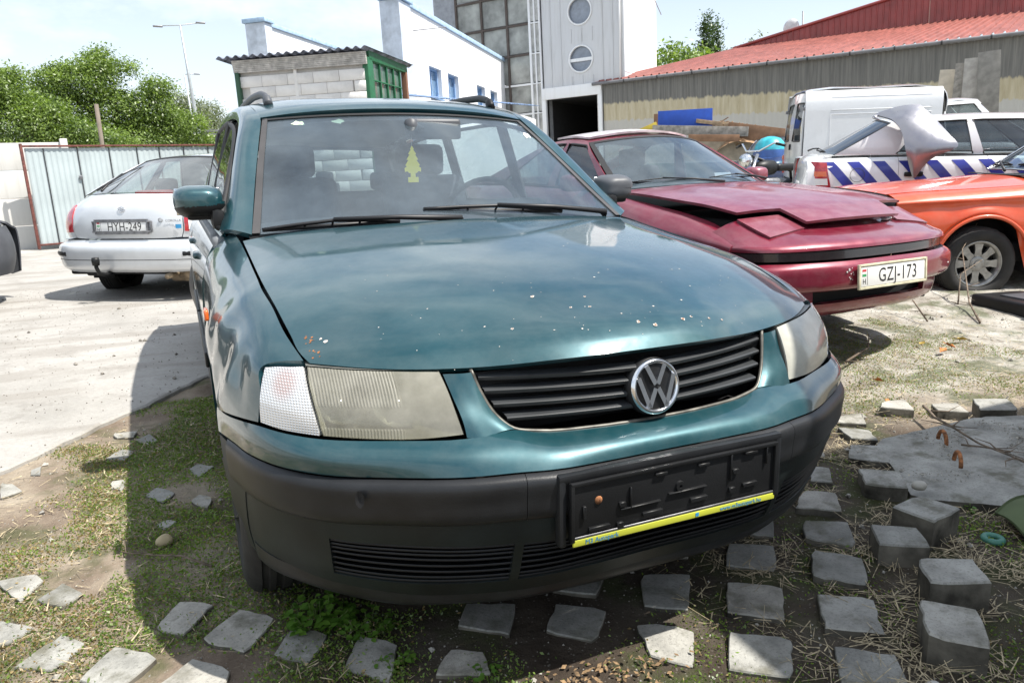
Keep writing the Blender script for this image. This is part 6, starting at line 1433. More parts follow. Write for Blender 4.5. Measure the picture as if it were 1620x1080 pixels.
mk('front_face', *sheet(symc([[(0,-.0,.86),(.3,.0,.86),(.60,.05,.845),(.76,.08,.80)],[(0,-.06,.80),(.3,-.02,.80),(.60,.0,.78),(.765,.06,.76)],[(0,-.02,.60),(.3,.0,.60),(.6,.02,.60),(.78,.08,.60)],[(0,.05,.36),(.3,.05,.36),(.6,.07,.36),(.74,.1,.36)]]), k=3), mt('dark'), O_)
for s in (1, -1):
    for x in (.42, .62): mk('headlamp', *lathe([(.0, .001), (.005, .07), (.03, .085), (.05, .085)], 24, 'y', (s * x, -.03, .70)), mt('chrome'), O_)
mk('front_bumper', *sheet(symc([[(0,-.13,.42),(.5,-.11,.42),(.78,-.02,.42),(.85,.15,.42),(.86,.34,.42)],[(0,-.16,.47),(.5,-.14,.47),(.80,-.04,.47),(.87,.15,.47),(.875,.34,.47)],[(0,-.13,.54),(.5,-.11,.54),(.78,-.02,.54),(.85,.15,.54),(.86,.34,.54)]]), k=4, roll=.03), mt('chrome'), O_)
for s in (1, -1):
    # flared lip round the opening
    pts = [(s * (.852 + .006 * sin(a * 1)), .78 - .382 * cos(a), .29 + .382 * sin(a)) for a in np.linspace(.12, pi - .12, 26)]
    mk('arch_lip', *tube(pts, .016, 8), mo_, O_)
    mk('side_trim', *rbox((s * .853, 2.35, .585), (.016, 2.3, .035), .006), mt('chrome'), O_)
greenhouse(O_, mo_, (.665,1.60,.985), (.575,2.10,1.335), (.57,3.35,1.345), (.68,3.90,.93), fwd=.14, crown=.05, back=.08, us=(0, .03, .42, .47, .88, 1), bow=.015, ws_mat='glass_front')
mk('boot_lid', *sheet(sym([[(x, y0, z), (x * .5, y0, z + .03), (0, y0, z + .035)] for x, y0, z in ((.70,3.80,.925),(.70,4.3,.89),(.68,4.6,.85),(.68,4.64,.60),(.70,4.60,.32))]), k=3), mo_, O_)
mk('windscreen_trim', *tube([(-.665,1.60,.99), (-.40,1.50,1.0), (0,1.46,1.008), (.40,1.50,1.0), (.665,1.60,.99), (.575,2.10,1.34), (0,1.98,1.39), (-.575,2.10,1.34)], .008, 6, closed=True), mt('chrome'), O_)
wiper2(O_, (-.56, 1.60, 1.03), (-.10, 1.50, 1.045), (-.02, 1.40, .985), sc=1.5); wiper2(O_, (0.0, 1.50, 1.045), (.50, 1.58, 1.03), (.52, 1.45, .98), sc=1.5)
mk('bonnet_vent', *rbox((0, 1.33, .968), (.9, .06, .008), .002), mt('seal'), O_)
cabin(O_, 1.75, 3.3, .60)
mk('underbody', *join(rbox((0, 2.3, .36), (1.45, 3.6, .16), .02), rbox((0, .75, .55), (1.1, 1.2, .4), .02)), mt('dark'), O_)
for s in (1, -1):
    for yc in (.78, 3.42): wheel(O_, (s * .735, yc, .275 if (s > 0 and yc < 1) else .30), .305, .20, .19, s, 'bottle', squash=.045 if (s > 0 and yc < 1) else 0)
wells(O_, .82, (.78, 3.42), .38, .29)

# ================================================================ white hatchback with blue diagonal stripes (local y runs towards its front)
A_ = mkpose('striped_hatchback', 6.201, 5.109, -128.393, .232, -2.288)
tag(A_, 'white hatchback with blue diagonal stripes along its side and red tail lamp', 'car')
REF[0] = (0, 2.0, .5)
MT['white_paint'] = paint('white_paint', (.72, .73, .74), metal=0., rough=.30, dust=.08, fade=.04)
MT['stripe_blue'] = plain('blue_stripe_film', (.018, .025, .24), .3, coat=.5, var=.12)
mw = mt('white_paint')
def acurve(y):
    Y = [.02, .35, 1.0, 2.0, 3.0, 3.6, 4.05, 4.12]; f = lambda v: float(np.interp(y, Y, v))
    return [(f([.60,.70,.75,.78,.76,.70,.55,.45]), y, f([.97,.985,.985,.975,.955,.90,.75,.65])), (f([.70,.765,.80,.815,.80,.76,.62,.50]), y, f([.94,.95,.95,.94,.91,.86,.70,.6])),
            (f([.80,.84,.85,.855,.85,.83,.72,.58]), y, f([.76]*6 + [.64, .58])), (f([.80,.84,.852,.857,.852,.83,.72,.58]), y, f([.50]*8)), (f([.76,.81,.82,.825,.82,.81,.70,.56]), y, f([.26]*8))]
sd = lower_body(A_, mw, acurve, [('rear_quarter', .04, .98), ('rear_door', .98, 1.86), ('front_door', 1.86, 2.95), ('front_fender', 2.95, 4.10)], (.70, 3.31), .34, zc=.28)
# stripes: parallelograms laid 2 mm proud of the skin
def sk(y, z):
    c_ = np.array(acurve(y)); q = surf(np.stack([c_, c_ + [0, .1, 0]], 1), [0], samples(0, 4, 10))[:, 0]
    return float(np.interp(z, q[::-1, 2], q[::-1, 0]))
for k_ in range(13):
    y0 = .19 + k_ * .262; V, F = [], []
    for j in range(9):
        z = .945 - .30 * j / 8; ya = y0 + .26 * (j / 8)
        for dy in (0, .045, .09, .125):
            V.append((sk(ya + dy, z) + .0035, ya + dy, z))
    for j in range(8):
        for i in range(3): F.append((j * 4 + i, j * 4 + i + 1, (j + 1) * 4 + i + 1, (j + 1) * 4 + i))
    mk('blue_stripe', V, F, mt('stripe_blue'), A_)
mk('door_handle', *rbox((.862, 1.13, .80), (.03, .19, .05), .014), mt('black_plastic'), A_)
mk('fuel_flap', *xform(tube([(.075 * cos(a), .075 * sin(a), 0) for a in np.linspace(0, 2 * pi, 29)[:-1]], .0025, 5, closed=True), face_m((.846, .56, .80), (1, 0, .1))), mt('int_dark'), A_)
mk('tailgate', *sheet(symc([[(0,.20,1.02),(.3,.21,1.015),(.58,.32,1.0)],[(0,.05,.95),(.3,.06,.95),(.66,.12,.95)],[(0,.02,.80),(.3,.03,.80),(.70,.09,.80)],[(0,.0,.62),(.3,.01,.62),(.74,.08,.62)]]), k=3, gap=.003), mw, A_)
mk('rear_bumper', *sheet(symc([[(0,-.03,.62),(.4,-.02,.62),(.74,.06,.62),(.84,.25,.62),(.86,.45,.62)],[(0,-.06,.50),(.4,-.05,.50),(.76,.04,.50),(.86,.25,.50),(.872,.45,.50)],[(0,.02,.30),(.4,.03,.30),(.72,.09,.30),(.82,.25,.30),(.84,.40,.30)]]), k=3), mw, A_)
for s in (1, -1):
    rows = [[(.70,.09,.95),(.755,.145,.945),(.795,.24,.935)],[(.735,.075,.85),(.795,.14,.85),(.832,.25,.85)],[(.76,.07,.76),(.81,.14,.76),(.848,.27,.76)],[(.77,.075,.67),(.815,.14,.67),(.852,.29,.67)]]
    rows = [[(s * x, y, z) for x, y, z in r] for r in rows]
    tl_ = mk('tail_lamp', *sheet(rows, k=3, off=.012, roll=.02), mt('red_lens'), A_)
    mk('indicator_lens', *sheet(rows, v=(1.1, 1.7), u=(.15, 1.85), k=3, off=.015, roll=.004), mt('orange_lens'), tl_)
    mk('reversing_lens', *sheet(rows, v=(1.95, 2.75), u=(.15, 1.85), k=3, off=.015, roll=.004), mt('white'), tl_)
greenhouse(A_, mw, (.605,.34,1.015), (.510,.93,1.352), (.56,2.35,1.375), (.72,3.05,.965), fwd=.10, crown=.045, back=.16, us=(0, .235, .52, .56, .88, 1), bow=.03, n1='rear_window', n2='windscreen', ws_mat='glass_dark', glassm='glass_dark', names=('rear_door_glass', 'front_door_glass'), belt=.0)
mk('bonnet', *sheet(symc([[(0,2.88,.99),(.4,2.93,.985),(.74,3.05,.955)],[(0,3.5,.93),(.4,3.5,.925),(.70,3.5,.90)],[(0,4.05,.78),(.4,4.02,.77),(.55,3.97,.76)],[(0,4.12,.70),(.35,4.1,.70),(.47,4.06,.66)],[(0,4.14,.32),(.4,4.12,.32),(.56,4.04,.32)]]), k=3), mw, A_)
wiper2(A_, (-.15, .24, 1.055), (.38, .27, 1.045), (-.22, .16, 1.04), n_=(0, -.6, .8), sc=1.5)
cabin(A_, 2.7, 2.8, .6)
for x in (-.36, .36): mk('rear_head_restraint', *rbox((x, 1.0, 1.08), (.24, .09, .15), .04), mt('fabric'), A_)
mk('underbody', *rbox((0, 2.1, .36), (1.5, 3.6, .14), .02), mt('dark'), A_)
for s in (1, -1):
    for yc in (.70, 3.31): wheel(A_, (s * .735, yc, .30), .30, .185, .18, s, 'steel', tread=False)
wells(A_, .82, (.70, 3.31), .34, .28)

# ================================================================ white panel van with a tall load box
V_ = mkpose('panel_van', 8.14, 7.271, -124.299, .40, -1.802)
tag(V_, 'small white van with a tall load box and rear door window', 'van')
REF[0] = (0, 1.6, .9)
def vcol(y, top=1.80):
    return [(.69, y, top), (.745, y, top - .06), (.775, y, top - .30), (.795, y, 1.0), (.80, y, .75), (.795, y, .50), (.77, y, .30)]
cols = [arched(vcol(y), y, (.62,), .34, .30) for y in (.06, .30, .34, .45, .62, .79, .90, .94, 1.4, 1.80, 1.93)]
Rv = np.transpose(np.array(cols), (1, 0, 2))
panel('load_box_side', Rv, mw, V_, both=True, k=2, roll=.02)
rrow = lambda y, z: [(.69, y, z), (.45, y, z + .028), (0, y, z + .035)]
mk('load_box_roof', *sheet(sym([rrow(.10, 1.795), rrow(.18, 1.812), rrow(1.0, 1.818), rrow(1.85, 1.80), rrow(1.94, 1.775)]), k=3), mw, V_)
mk('load_box_front', *sheet(sym([[(.69, 1.94, 1.775), (0, 1.94, 1.81)], [(.72, 1.985, 1.70), (0, 1.985, 1.71)], [(.72, 2.0, 1.45), (0, 2.0, 1.45)]]), k=3), mw, V_)
# pressed frames on the side
for s in (1, -1):
    for (y0, y1, z0, z1) in ((.42, 1.78, 1.52, 1.70), (.42, 1.78, 1.02, 1.46)):
        xx = lambda z: s * (float(np.interp(z, [.75, 1.0, 1.5, 1.74, 1.80], [.80, .795, .775, .745, .69])) + .001)
        mk('pressed_panel', *tube([(xx(z), y, z) for y, z in ((y0, z0), (y1, z0), (y1, z1), (y0, z1))], .008, 6, closed=True), mw, V_)
for s in (1, -1):
    rd = [[(s * .02, .02, .52), (s * .40, .025, .52), (s * .745, .05, .52)], [(s * .02, .0, .95), (s * .40, .01, .95), (s * .745, .035, .95)], [(s * .02, .03, 1.50), (s * .38, .035, 1.50), (s * .715, .055, 1.50)], [(s * .02, .10, 1.80), (s * .36, .10, 1.79), (s * .665, .11, 1.765)]]
    dr = mk('rear_door', *sheet(rd, k=3, gap=.003, roll=.02, holes=[(.35, 1.75, 1.25, 2.5)]), mw, V_)
    mk('door_window', *sheet(rd, u=(.33, 1.77), v=(1.23, 2.52), k=3, off=-.006, roll=0), mt('glass_dark'), dr)
    q_ = surf(rd, samples(.35, 1.75, 3), [1.25, 2.5]); mk('window_seal', *tube(list(q_[0]) + list(q_[1][::-1]), .012, 5, closed=True), mt('seal'), dr)
    mk('hinge', *join(rbox((s * .752, .045, .80), (.03, .05, .05), .008), rbox((s * .742, .05, 1.55), (.03, .05, .05), .008)), mt('steel'), dr, sharp=40)
    tl_ = mk('tail_lamp', *rbox((s * .765, .06, .72), (.10, .07, .30), .012), mt('red_lens'), V_)
    mk('indicator_lens', *rbox((s * .766, .052, .82), (.09, .07, .06), .006), mt('orange_lens'), tl_)
mk('door_handle', *rbox((.05, -.01, 1.0), (.05, .03, .09), .008), mt('black_plastic'), V_)
mk('inside_sheet', *rbox((.34, .20, 1.23), (.46, .01, .20), 0), plain('blue_sheet', (.02, .10, .45), .6), V_, smooth=False)
mk('rear_bumper', *rbox((0, .0, .44), (1.62, .14, .12), .03), mt('rail'), V_)
def vcurve(y):
    Y = [1.95, 2.8, 3.4, 3.9, 4.1]; f = lambda v: float(np.interp(y, Y, v))
    return [(f([.75,.76,.72,.60,.50]), y, f([1.02,1.0,.94,.82,.74])), (f([.79,.80,.78,.68,.56]), y, f([.96,.94,.88,.76,.70])), (f([.80,.82,.82,.76,.62]), y, f([.7]*4+[.6])), (f([.80,.82,.82,.76,.62]), y, f([.48]*5)), (f([.77,.79,.79,.74,.60]), y, f([.28]*5))]
lower_body(V_, mw, vcurve, [('cab_door', 1.95, 2.95), ('front_fender', 2.95, 4.08)], (3.30,), .34, zc=.30)
greenhouse(V_, mw, (.745,1.97,1.01), (.60,1.99,1.57), (.585,2.42,1.585), (.72,3.05,.99), fwd=.02, crown=.05, back=.18, us=(0, .06, .84, 1), bow=.02, n1='bulkhead_window', n2='windscreen', names=('cab_door_glass',))
mk('bonnet', *sheet(symc([[(0,2.95,1.02),(.4,3.0,1.015),(.74,3.1,.98)],[(0,3.6,.95),(.4,3.6,.945),(.66,3.6,.92)],[(0,4.05,.80),(.4,4.0,.80),(.55,3.95,.80)],[(0,4.12,.4),(.4,4.1,.4),(.55,4.05,.4)]]), k=3), mw, V_)
mk('load_floor', *join(rbox((0, 2.0, .40), (1.5, 3.9, .12), .02), rbox((0, 1.97, 1.1), (1.4, .02, 1.2), 0)), mt('dark'), V_)
mk('roof_aerial', *join(rbox((.30, 2.15, 1.625), (.03, .05, .02), .004), tube([(.30, 2.15, 1.62), (.30, 1.85, 1.75)], .003, 4)), mt('black_print'), V_)
for s in (1, -1):
    for yc in (.62, 3.30): wheel(V_, (s * .72, yc, .29), .29, .18, .18, s, 'steel', tread=False)
wells(V_, .79, (.62, 3.30), .34, .30)
# ---------------------------------------------------------------- dark car nose behind the motorcycle
D_ = mkpose('dark_car', 10.0, 10.0, -56, .36, 0)
tag(D_, 'dark blue car nose with clear headlamp, mostly hidden behind the coupe', 'car'); REF[0] = (0, 2, .5)
MT['navy'] = paint('navy_paint', (.012, .022, .075), metal=.3, fade=.1)
def hatch(root, mat, L=3.9, W=.80):
    k = W / .80
    def cv(y):
        Y = [.12, .5, 1.2, 2.2, 3.3, L - .1]; f = lambda v: float(np.interp(y, Y, v))
        return [(k * f([.60,.66,.70,.74,.72,.62]), y, f([.74,.83,.92,.94,.95,.95])), (k * f([.68,.73,.76,.79,.77,.68]), y, f([.70,.79,.87,.89,.90,.90])), (k * f([.76,.80,.81,.82,.81,.74]), y, f([.64]*6)), (k * f([.76,.80,.81,.82,.81,.74]), y, f([.46]*6)), (k * f([.72,.76,.78,.79,.78,.70]), y, f([.26]*6))]
    lower_body(root, mat, cv, [('front_fender', .14, 1.25), ('front_door', 1.25, 2.3), ('rear_quarter', 2.3, L - .12)], (.72, L - .65), .33, zc=.29)
    mk('bonnet', *sheet(symc([[(0,.06,.72),(.3,.07,.72),(.58,.16,.73)],[(0,.3,.80),(.33,.3,.80),(.63*k,.35,.79)],[(0,.8,.90),(.35,.8,.89),(.68*k,.85,.87)],[(0,1.10,.96),(.36,1.15,.95),(.70*k,1.3,.925)]]), k=3), mat, root)
    mk('front_bumper', *sheet(symc([[(0,.04,.28),(.5,.08,.28),(.72*k,.25,.28),(.78*k,.42,.28)],[(0,.0,.45),(.5,.04,.45),(.74*k,.2,.45),(.80*k,.42,.45)],[(0,.02,.60),(.5,.06,.60),(.72*k,.2,.60),(.79*k,.42,.60)],[(0,.06,.71),(.4,.08,.71),(.60*k,.15,.71),(.72*k,.36,.70)]]), k=3), mat, root)
    for s in (1, -1): mk('headlamp', *sheet([[(s * .36, .075, .60), (s * .56, .12, .60), (s * .73 * k, .27, .62)], [(s * .36, .09, .70), (s * .56, .15, .715), (s * .715 * k, .33, .73)]], k=3, off=.012, roll=.02), mt('lens') if False else plain('clear_lamp', (.55, .56, .55), .2, coat=1.), root)
    greenhouse(root, mat, (.70 * k, 1.28, .93), (.56 * k, 1.85, 1.33), (.55 * k, L - .75, 1.33), (.66 * k, L - .1, .95), fwd=.18, crown=.045, back=.10, us=(0, .04, .44, .49, .86, 1))
    mk('rear_face', *sheet(symc([[(0, L, .95), (.4, L - .02, .95), (.62, L - .1, .95)], [(0, L + .02, .6), (.4, L, .6), (.74 * k, L - .1, .6)], [(0, L, .28), (.4, L - .02, .28), (.70 * k, L - .1, .28)]]), k=2), mat, root)
    mk('underbody', *rbox((0, L / 2, .36), (1.4, L - .5, .14), .02), mt('dark'), root); cabin(root, 1.45, L - .9, .56)
    for s in (1, -1):
        for yc in (.72, L - .65): wheel(root, (s * .70, yc, .29), .29, .175, .175, s, 'steel', tread=False)
    wells(root, .77, (.72, L - .65), .33, .29)
hatch(D_, mt('navy'))
# ---------------------------------------------------------------- grey car whose bumper end pokes in at the left edge
E_ = mkpose('grey_car', -2.50, 5.62, 70, 0.02, 0)
tag(E_, 'grey car of which only the bumper corner shows at the left edge', 'car'); hatch(E_, mt('rail'), 4.1, .82)
# ---------------------------------------------------------------- motorcycle
b0 = pt(40.3, 10.6, 0); b0.z = gz(b0.x, b0.y)
Bk = tag(empty('motorcycle', b0, (0, 0, radians(-75))), 'motorcycle with chrome headlamp and high handlebar behind the coupe', 'motorcycle')
bl_ = mt('black_plastic')
for y, nm in ((0, 'front_wheel'), (1.40, 'rear_wheel')):
    h = empty(nm, (0, y, .31), parent=Bk); mk('tyre', *lathe([(-.045, .25), (-.055, .28), (0, .315), (.055, .28), (.045, .25)], 40, 'x'), mt('rubber'), h); mk('rim', *lathe([(-.03, .25), (0, .235), (.03, .25)], 40, 'x'), mt('alu'), h)
    mk('spoke_disc', *join(*[rbox((0, .12 * cos(a), .12 * sin(a)), (.02, .24, .03), 0, rot=Matrix.Rotation(a, 3, 'X')) for a in np.linspace(0, 2 * pi, 7)[:-1]]), mt('alu'), h, smooth=False)
mk('fork', *join(*[tube([(s * .09, 0, .31), (s * .09, .32, .98)], .022, 8) for s in (1, -1)]), mt('chrome'), Bk)
mk('handlebar', *tube([(-.38, .52, 1.08), (-.24, .46, 1.12), (-.10, .34, 1.02), (.10, .34, 1.02), (.24, .46, 1.12), (.38, .52, 1.08)], .013, 8), mt('chrome'), Bk)
for s in (1, -1): mk('grip', *tube([(s * .38, .52, 1.08), (s * .26, .47, 1.115)], .018, 8), bl_, Bk)
mk('headlamp', *xform(lathe([(.0, .001), (-.01, .085), (.03, .09), (.12, .06), (.15, .001)], 24, 'y'), Matrix.Translation((0, .16, .90))), mt('chrome'), Bk)
mk('fuel_tank', *xform(lathe([(-.25, .001), (-.22, .07), (-.05, .11), (.15, .10), (.27, .03)], 20, 'y'), Matrix.Translation((0, .66, .80))), bl_, Bk); mk('saddle', *rbox((0, 1.12, .80), (.24, .62, .10), .04), bl_, Bk)
mk('engine', *rbox((0, .70, .48), (.26, .36, .36), .05), mt('steel'), Bk); mk('frame_tube', *join(tube([(0, .34, .92), (0, .45, .35), (0, 1.0, .30), (0, 1.4, .32)], .02, 8), tube([(0, .34, .95), (0, 1.3, .75), (0, 1.4, .32)], .02, 8)), bl_, Bk)
mk('fender', *lathe([(-.05, .34), (.05, .34)], 40, 'x', (0, 1.40, .31)), bl_, Bk)

# ---------------------------------------------------------------- loose silver fender lying on the striped hatchback's roof
A_l = A_.matrix_world
rows = [[(.50,.763,1.446),(.54,.86,1.49),(.56,.98,1.53),(.58,1.184,1.542)],
        [(.60,.83,1.42),(.64,.93,1.46),(.68,1.08,1.475),(.68,1.27,1.44)],
        [(.72,.894,1.383),(.76,1.0,1.40),(.79,1.17,1.38),(.76,1.37,1.32)],
        [(.84,.961,1.279),(.87,1.06,1.28),(.89,1.22,1.25),(.86,1.45,1.20)],
        [(.92,1.007,1.078),(.95,1.09,1.09),(.96,1.24,1.09),(.92,1.52,1.085)],
        [(.92,1.06,.90),(.95,1.10,.91),(.95,1.16,.92),(.935,1.26,.95)],
        [(.93,1.11,.76),(.935,1.12,.76),(.935,1.13,.765),(.935,1.14,.77)]]
fv_ = sheet(rows, k=5, roll=.025, ref=(0, 1.4, .8))
lf = mk('loose_fender', *xform(fv_, A_l), paint('grey_silver_paint', (.27, .27, .30), metal=.7, rough=.3, dust=.2, fade=.12))
tag(lf, 'loose crumpled silver fender hanging over the roof of the striped hatchback', 'car fender')
mk('folded_lip', *xform(tube([(.58,1.18,1.535),(.53,.95,1.51),(.50,.80,1.455),(.53,.74,1.42),(.60,.78,1.39)], [.008,.014,.022,.022,.010], 8), A_l), lf.data.materials[0], lf)
# ================================================================ trees and ground cover
def leafmat(name, c0, c1, tr=.35):
    m = bpy.data.materials.new(name); m.use_nodes = True; nt = m.node_tree; nt.nodes.clear(); L = nt.links.new
    o = nt.nodes.new('ShaderNodeOutputMaterial'); d = nt.nodes.new('ShaderNodeBsdfDiffuse'); t = nt.nodes.new('ShaderNodeBsdfTranslucent'); g = N(nt, 'ShaderNodeBsdfGlossy', Roughness=.45); ms_ = nt.nodes.new('ShaderNodeMixShader'); m2 = nt.nodes.new('ShaderNodeMixShader')
    gi = nt.nodes.new('ShaderNodeNewGeometry'); v = coords(nt); n1 = noise(nt, v, 1.1, 4, .6)
    ad = N(nt, 'ShaderNodeMath', operation='MULTIPLY_ADD'); L(gi.outputs['Random Per Island'], ad.inputs[0]); ad.inputs[1].default_value = .45; L(n1, ad.inputs[2])
    c = ramp(nt, ad.outputs[0], [(.40, c0), (.95, c1)]); L(c, d.inputs[0])
    br_ = mixc(nt, 1., c, (1.5, 1.6, .7), 'MULTIPLY'); L(br_, t.inputs[0]); L(d.outputs[0], ms_.inputs[1]); L(t.outputs[0], ms_.inputs[2]); ms_.inputs[0].default_value = tr
    L(ms_.outputs[0], m2.inputs[1]); L(g.outputs[0], m2.inputs[2]); m2.inputs[0].default_value = .05; L(m2.outputs[0], o.inputs[0]); return m
def leaf_cloud(name, blobs, n, size, mat, parent, seed=0, droop=0., cl=None):
    """blobs: (x,y,z,rx,ry,rz); leaves sit in clumps spread mostly near each blob's skin"""
    r = np.random.default_rng(seed); B = np.array(blobs, float); wgt = (B[:, 3] * B[:, 4] * B[:, 5]) ** (2 / 3); wgt /= wgt.sum()
    nc = max(20, n // 16); bi = r.choice(len(B), nc, p=wgt); d = r.normal(size=(nc, 3)); d /= np.linalg.norm(d, axis=1, keepdims=True)
    rad = 1 - np.abs(r.normal(0, .22, nc)); rad = np.clip(rad, .1, 1.08); C0 = B[bi, :3] + d * B[bi, 3:] * rad[:, None]
    ci = r.integers(0, nc, n); sc = (cl or size * 3.2); P = C0[ci] + r.normal(0, sc, (n, 3)) * np.array([1, 1, .6])
    nr = r.normal(size=(n, 3)) + np.array([0, 0, .7]) + d[ci] * .8; nr /= np.linalg.norm(nr, axis=1, keepdims=True)
    a = np.cross(nr, r.normal(size=(n, 3))); a /= np.linalg.norm(a, axis=1, keepdims=True); b = np.cross(nr, a); s = size * r.uniform(.6, 1.4, n)[:, None]
    V = np.stack([P - a * s, P + b * s * .45 - nr * s * .1, P + a * s - nr * s * droop, P - b * s * .45 - nr * s * .1], 1).reshape(-1, 3)
    me = bpy.data.meshes.new(name); me.vertices.add(4 * n); me.vertices.foreach_set('co', V.ravel()); me.loops.add(4 * n); me.loops.foreach_set('vertex_index', np.arange(4 * n)); me.polygons.add(n); me.polygons.foreach_set('loop_start', np.arange(n) * 4); me.polygons.foreach_set('loop_total', np.full(n, 4)); me.update(); me.validate()
    me.materials.append(mat); return link(bpy.data.objects.new(name, me), parent)
bark = plain('bark', (.10, .08, .06), .95, var=.4, nscale=6, bmp=.5, bscale=30)
g1 = leafmat('leaf_bright', (.026, .060, .010), (.22, .31, .065), .36); g2 = leafmat('leaf_grey_green', (.085, .11, .065), (.20, .23, .15), .3); g3_ = leafmat('leaf_dark', (.018, .045, .012), (.06, .10, .025), .3)
def tree(label, base, h, blobs, n, size, mat, group=None, seed=1, limbs=5, r0=.16, cl=None, kind='broadleaf_tree'):
    t = tag(empty(kind, base), label, 'tree', group); rr = random.Random(seed)
    top = Vector((0, 0, h)); ps = [(0, 0, -.3), (rr.uniform(-.1, .1), 0, h * .35), (rr.uniform(-.2, .2), rr.uniform(-.2, .2), h * .65), (0, 0, h * .92)]
    parts = [tube(ps, [r0, r0 * .8, r0 * .5, r0 * .12], 8)]
    for i in range(limbs):
        b_ = blobs[i % len(blobs)]; z = h * rr.uniform(.25, .6); m_ = ((b_[0]) * .5 + rr.uniform(-.2, .2), b_[1] * .5, (z + b_[2]) / 2 + .2)
        parts.append(tube([(0, 0, z), m_, (b_[0], b_[1], b_[2])], [r0 * .45, r0 * .3, r0 * .08], 6))
    mk('trunk', *join(*parts), bark, t); leaf_cloud('crown', blobs, n, size, mat, t, seed, .2, cl); return t
def blobs_(spec): return spec
# left group beyond the gate: positions by bearing (deg from north) and distance
def base_at(azd, D):
    p = pt(azd, D, 0); return (p.x, p.y, 0)
T1 = base_at(-3.0, 33); 
tree('large bright green leafy tree beyond the gate, its top tallest of the left trees', T1, 4.9, [(-.4,0,5.2,.7,.8,.5),(-.9,0,4.6,1.1,1,.75),(-2.1,0,4.7,.6,.7,.42),(-2.1,0,3.8,.95,1,.7),(1.5,0,4.5,.55,.7,.42),(1.0,.1,3.7,1.0,1,.7),(-.1,.2,3.6,1.1,1.1,.8),(2.2,0,3.2,.85,1,.5),(2.9,0,2.3,.75,.9,.45),(-1.5,0,2.6,1.5,1.2,.75),(.8,0,2.4,1.8,1.2,.75),(-.35,.1,5.72,.3,.3,.2),(-1.6,.2,5.1,.3,.4,.2),(.6,0,5.2,.35,.4,.25)], 62000, .054, g1, 'trees beyond the gate', 3, 9, cl=.20)
T2 = base_at(-8.1, 27)
tree('bright green tree at the left picture edge behind the concrete wall', T2, 3.4, [(-.7,0,3.7,.8,1,.5),(.35,0,3.1,.7,1,.5),(1.3,0,2.5,.6,1,.4),(-.2,0,2.6,1.5,1.2,.75),(1.9,0,2.2,.8,1,.5),(-1.8,0,3.1,1.1,1.2,.8),(-.3,.2,4.15,.35,.4,.22)], 48000, .046, g1, 'trees beyond the gate', 5, 6, cl=.17)
T3 = base_at(.6, 38)
tree('lower yellow green bush by the bridge, right of the large tree', T3, 2.8, [(-.6,0,2.6,1.0,1,.7),(.4,0,2.2,.7,.8,.6),(-.3,0,1.6,1.3,1.2,.9)], 16000, .058, g1, 'trees beyond the gate', 7, 4, cl=.24)
for i, (px, D, top_, w_, lab) in enumerate(((1.01, 80, .103, 1.7, 'distant grey green tree directly behind the lamp posts'), (2.53, 84, .0906, 1.9, 'distant rounded grey green tree right of the lamp posts'), (4.1, 82, .0733, 1.5, 'small distant grey green tree next to the shed corner'))):
    zt = 1.128 + D * top_ - .35; B_ = base_at(px, D)
    tree(lab, B_, zt * .9, [(0,0,zt-1.2,w_*.7,w_,1.2),(-w_*.5,0,zt-2.6,w_*.8,w_,1.5),(w_*.6,0,zt-2.8,w_*.8,w_,1.5),(0,0,zt-4.5,w_*1.3,w_,1.8)], 11000, .12, g2, 'distant trees over the bridge', 11 + i, 4, .2, .5)
# right side beyond the tower
for i, (px, D, top_, w_, m2_, lab, kd) in enumerate(((35.87, 58, .1553, 2.1, g1, 'rounded bright green tree between tower and red roof', 'broadleaf_tree'), (37.54, 60, .1449, 1.8, g1, 'lower green tree touching the red roof edge', 'broadleaf_tree'),
   (37.81, 95, .1807, .62, g3_, 'tall dark slim poplar behind the red roof, left of two', 'poplar_tree'), (38.47, 97, .1714, .58, g3_, 'slightly shorter dark slim poplar, right of two', 'poplar_tree'), (41.11, 70, .1553, 1.5, g2, 'sparse pale twiggy tree top left of the satellite dish', 'broadleaf_tree'))):
    zt = 1.128 + D * top_ - .3; B_ = base_at(px, D)
    if kd == 'poplar_tree': bl2 = [(0,0,zt-.8-k*1.5,w_*(.45+.18*k),w_*(.45+.18*k),1.3) for k in range(4)] + [(0,0,zt-8,w_*1.2,w_*1.2,2.5)]
    else: bl2 = [(0,0,zt-1.0,w_*.6,w_,.9),(-w_*.6,0,zt-2.0,w_*.75,w_,1.2),(w_*.7,0,zt-2.0,w_*.7,w_,1.2),(0,0,zt-3.6,w_*1.4,w_,1.6)]
    tree(lab, B_, zt * .95, bl2, 5200 if i != 4 else 1300, .16, m2_, 'trees behind the red roof', 31 + i, 4, .18, .42, kd)

# --- wooden pole in the left trees
tag(mk('wooden_post', *tube([tuple(pt(-4.06, 24, .0) + Vector((0, 0, -1))), tuple(pt(-4.13, 24, .0838)), ], .055, 8), mat_('old_post', (.18, .15, .12), .9)), 'old grey wooden pole standing among the left trees', 'pole')

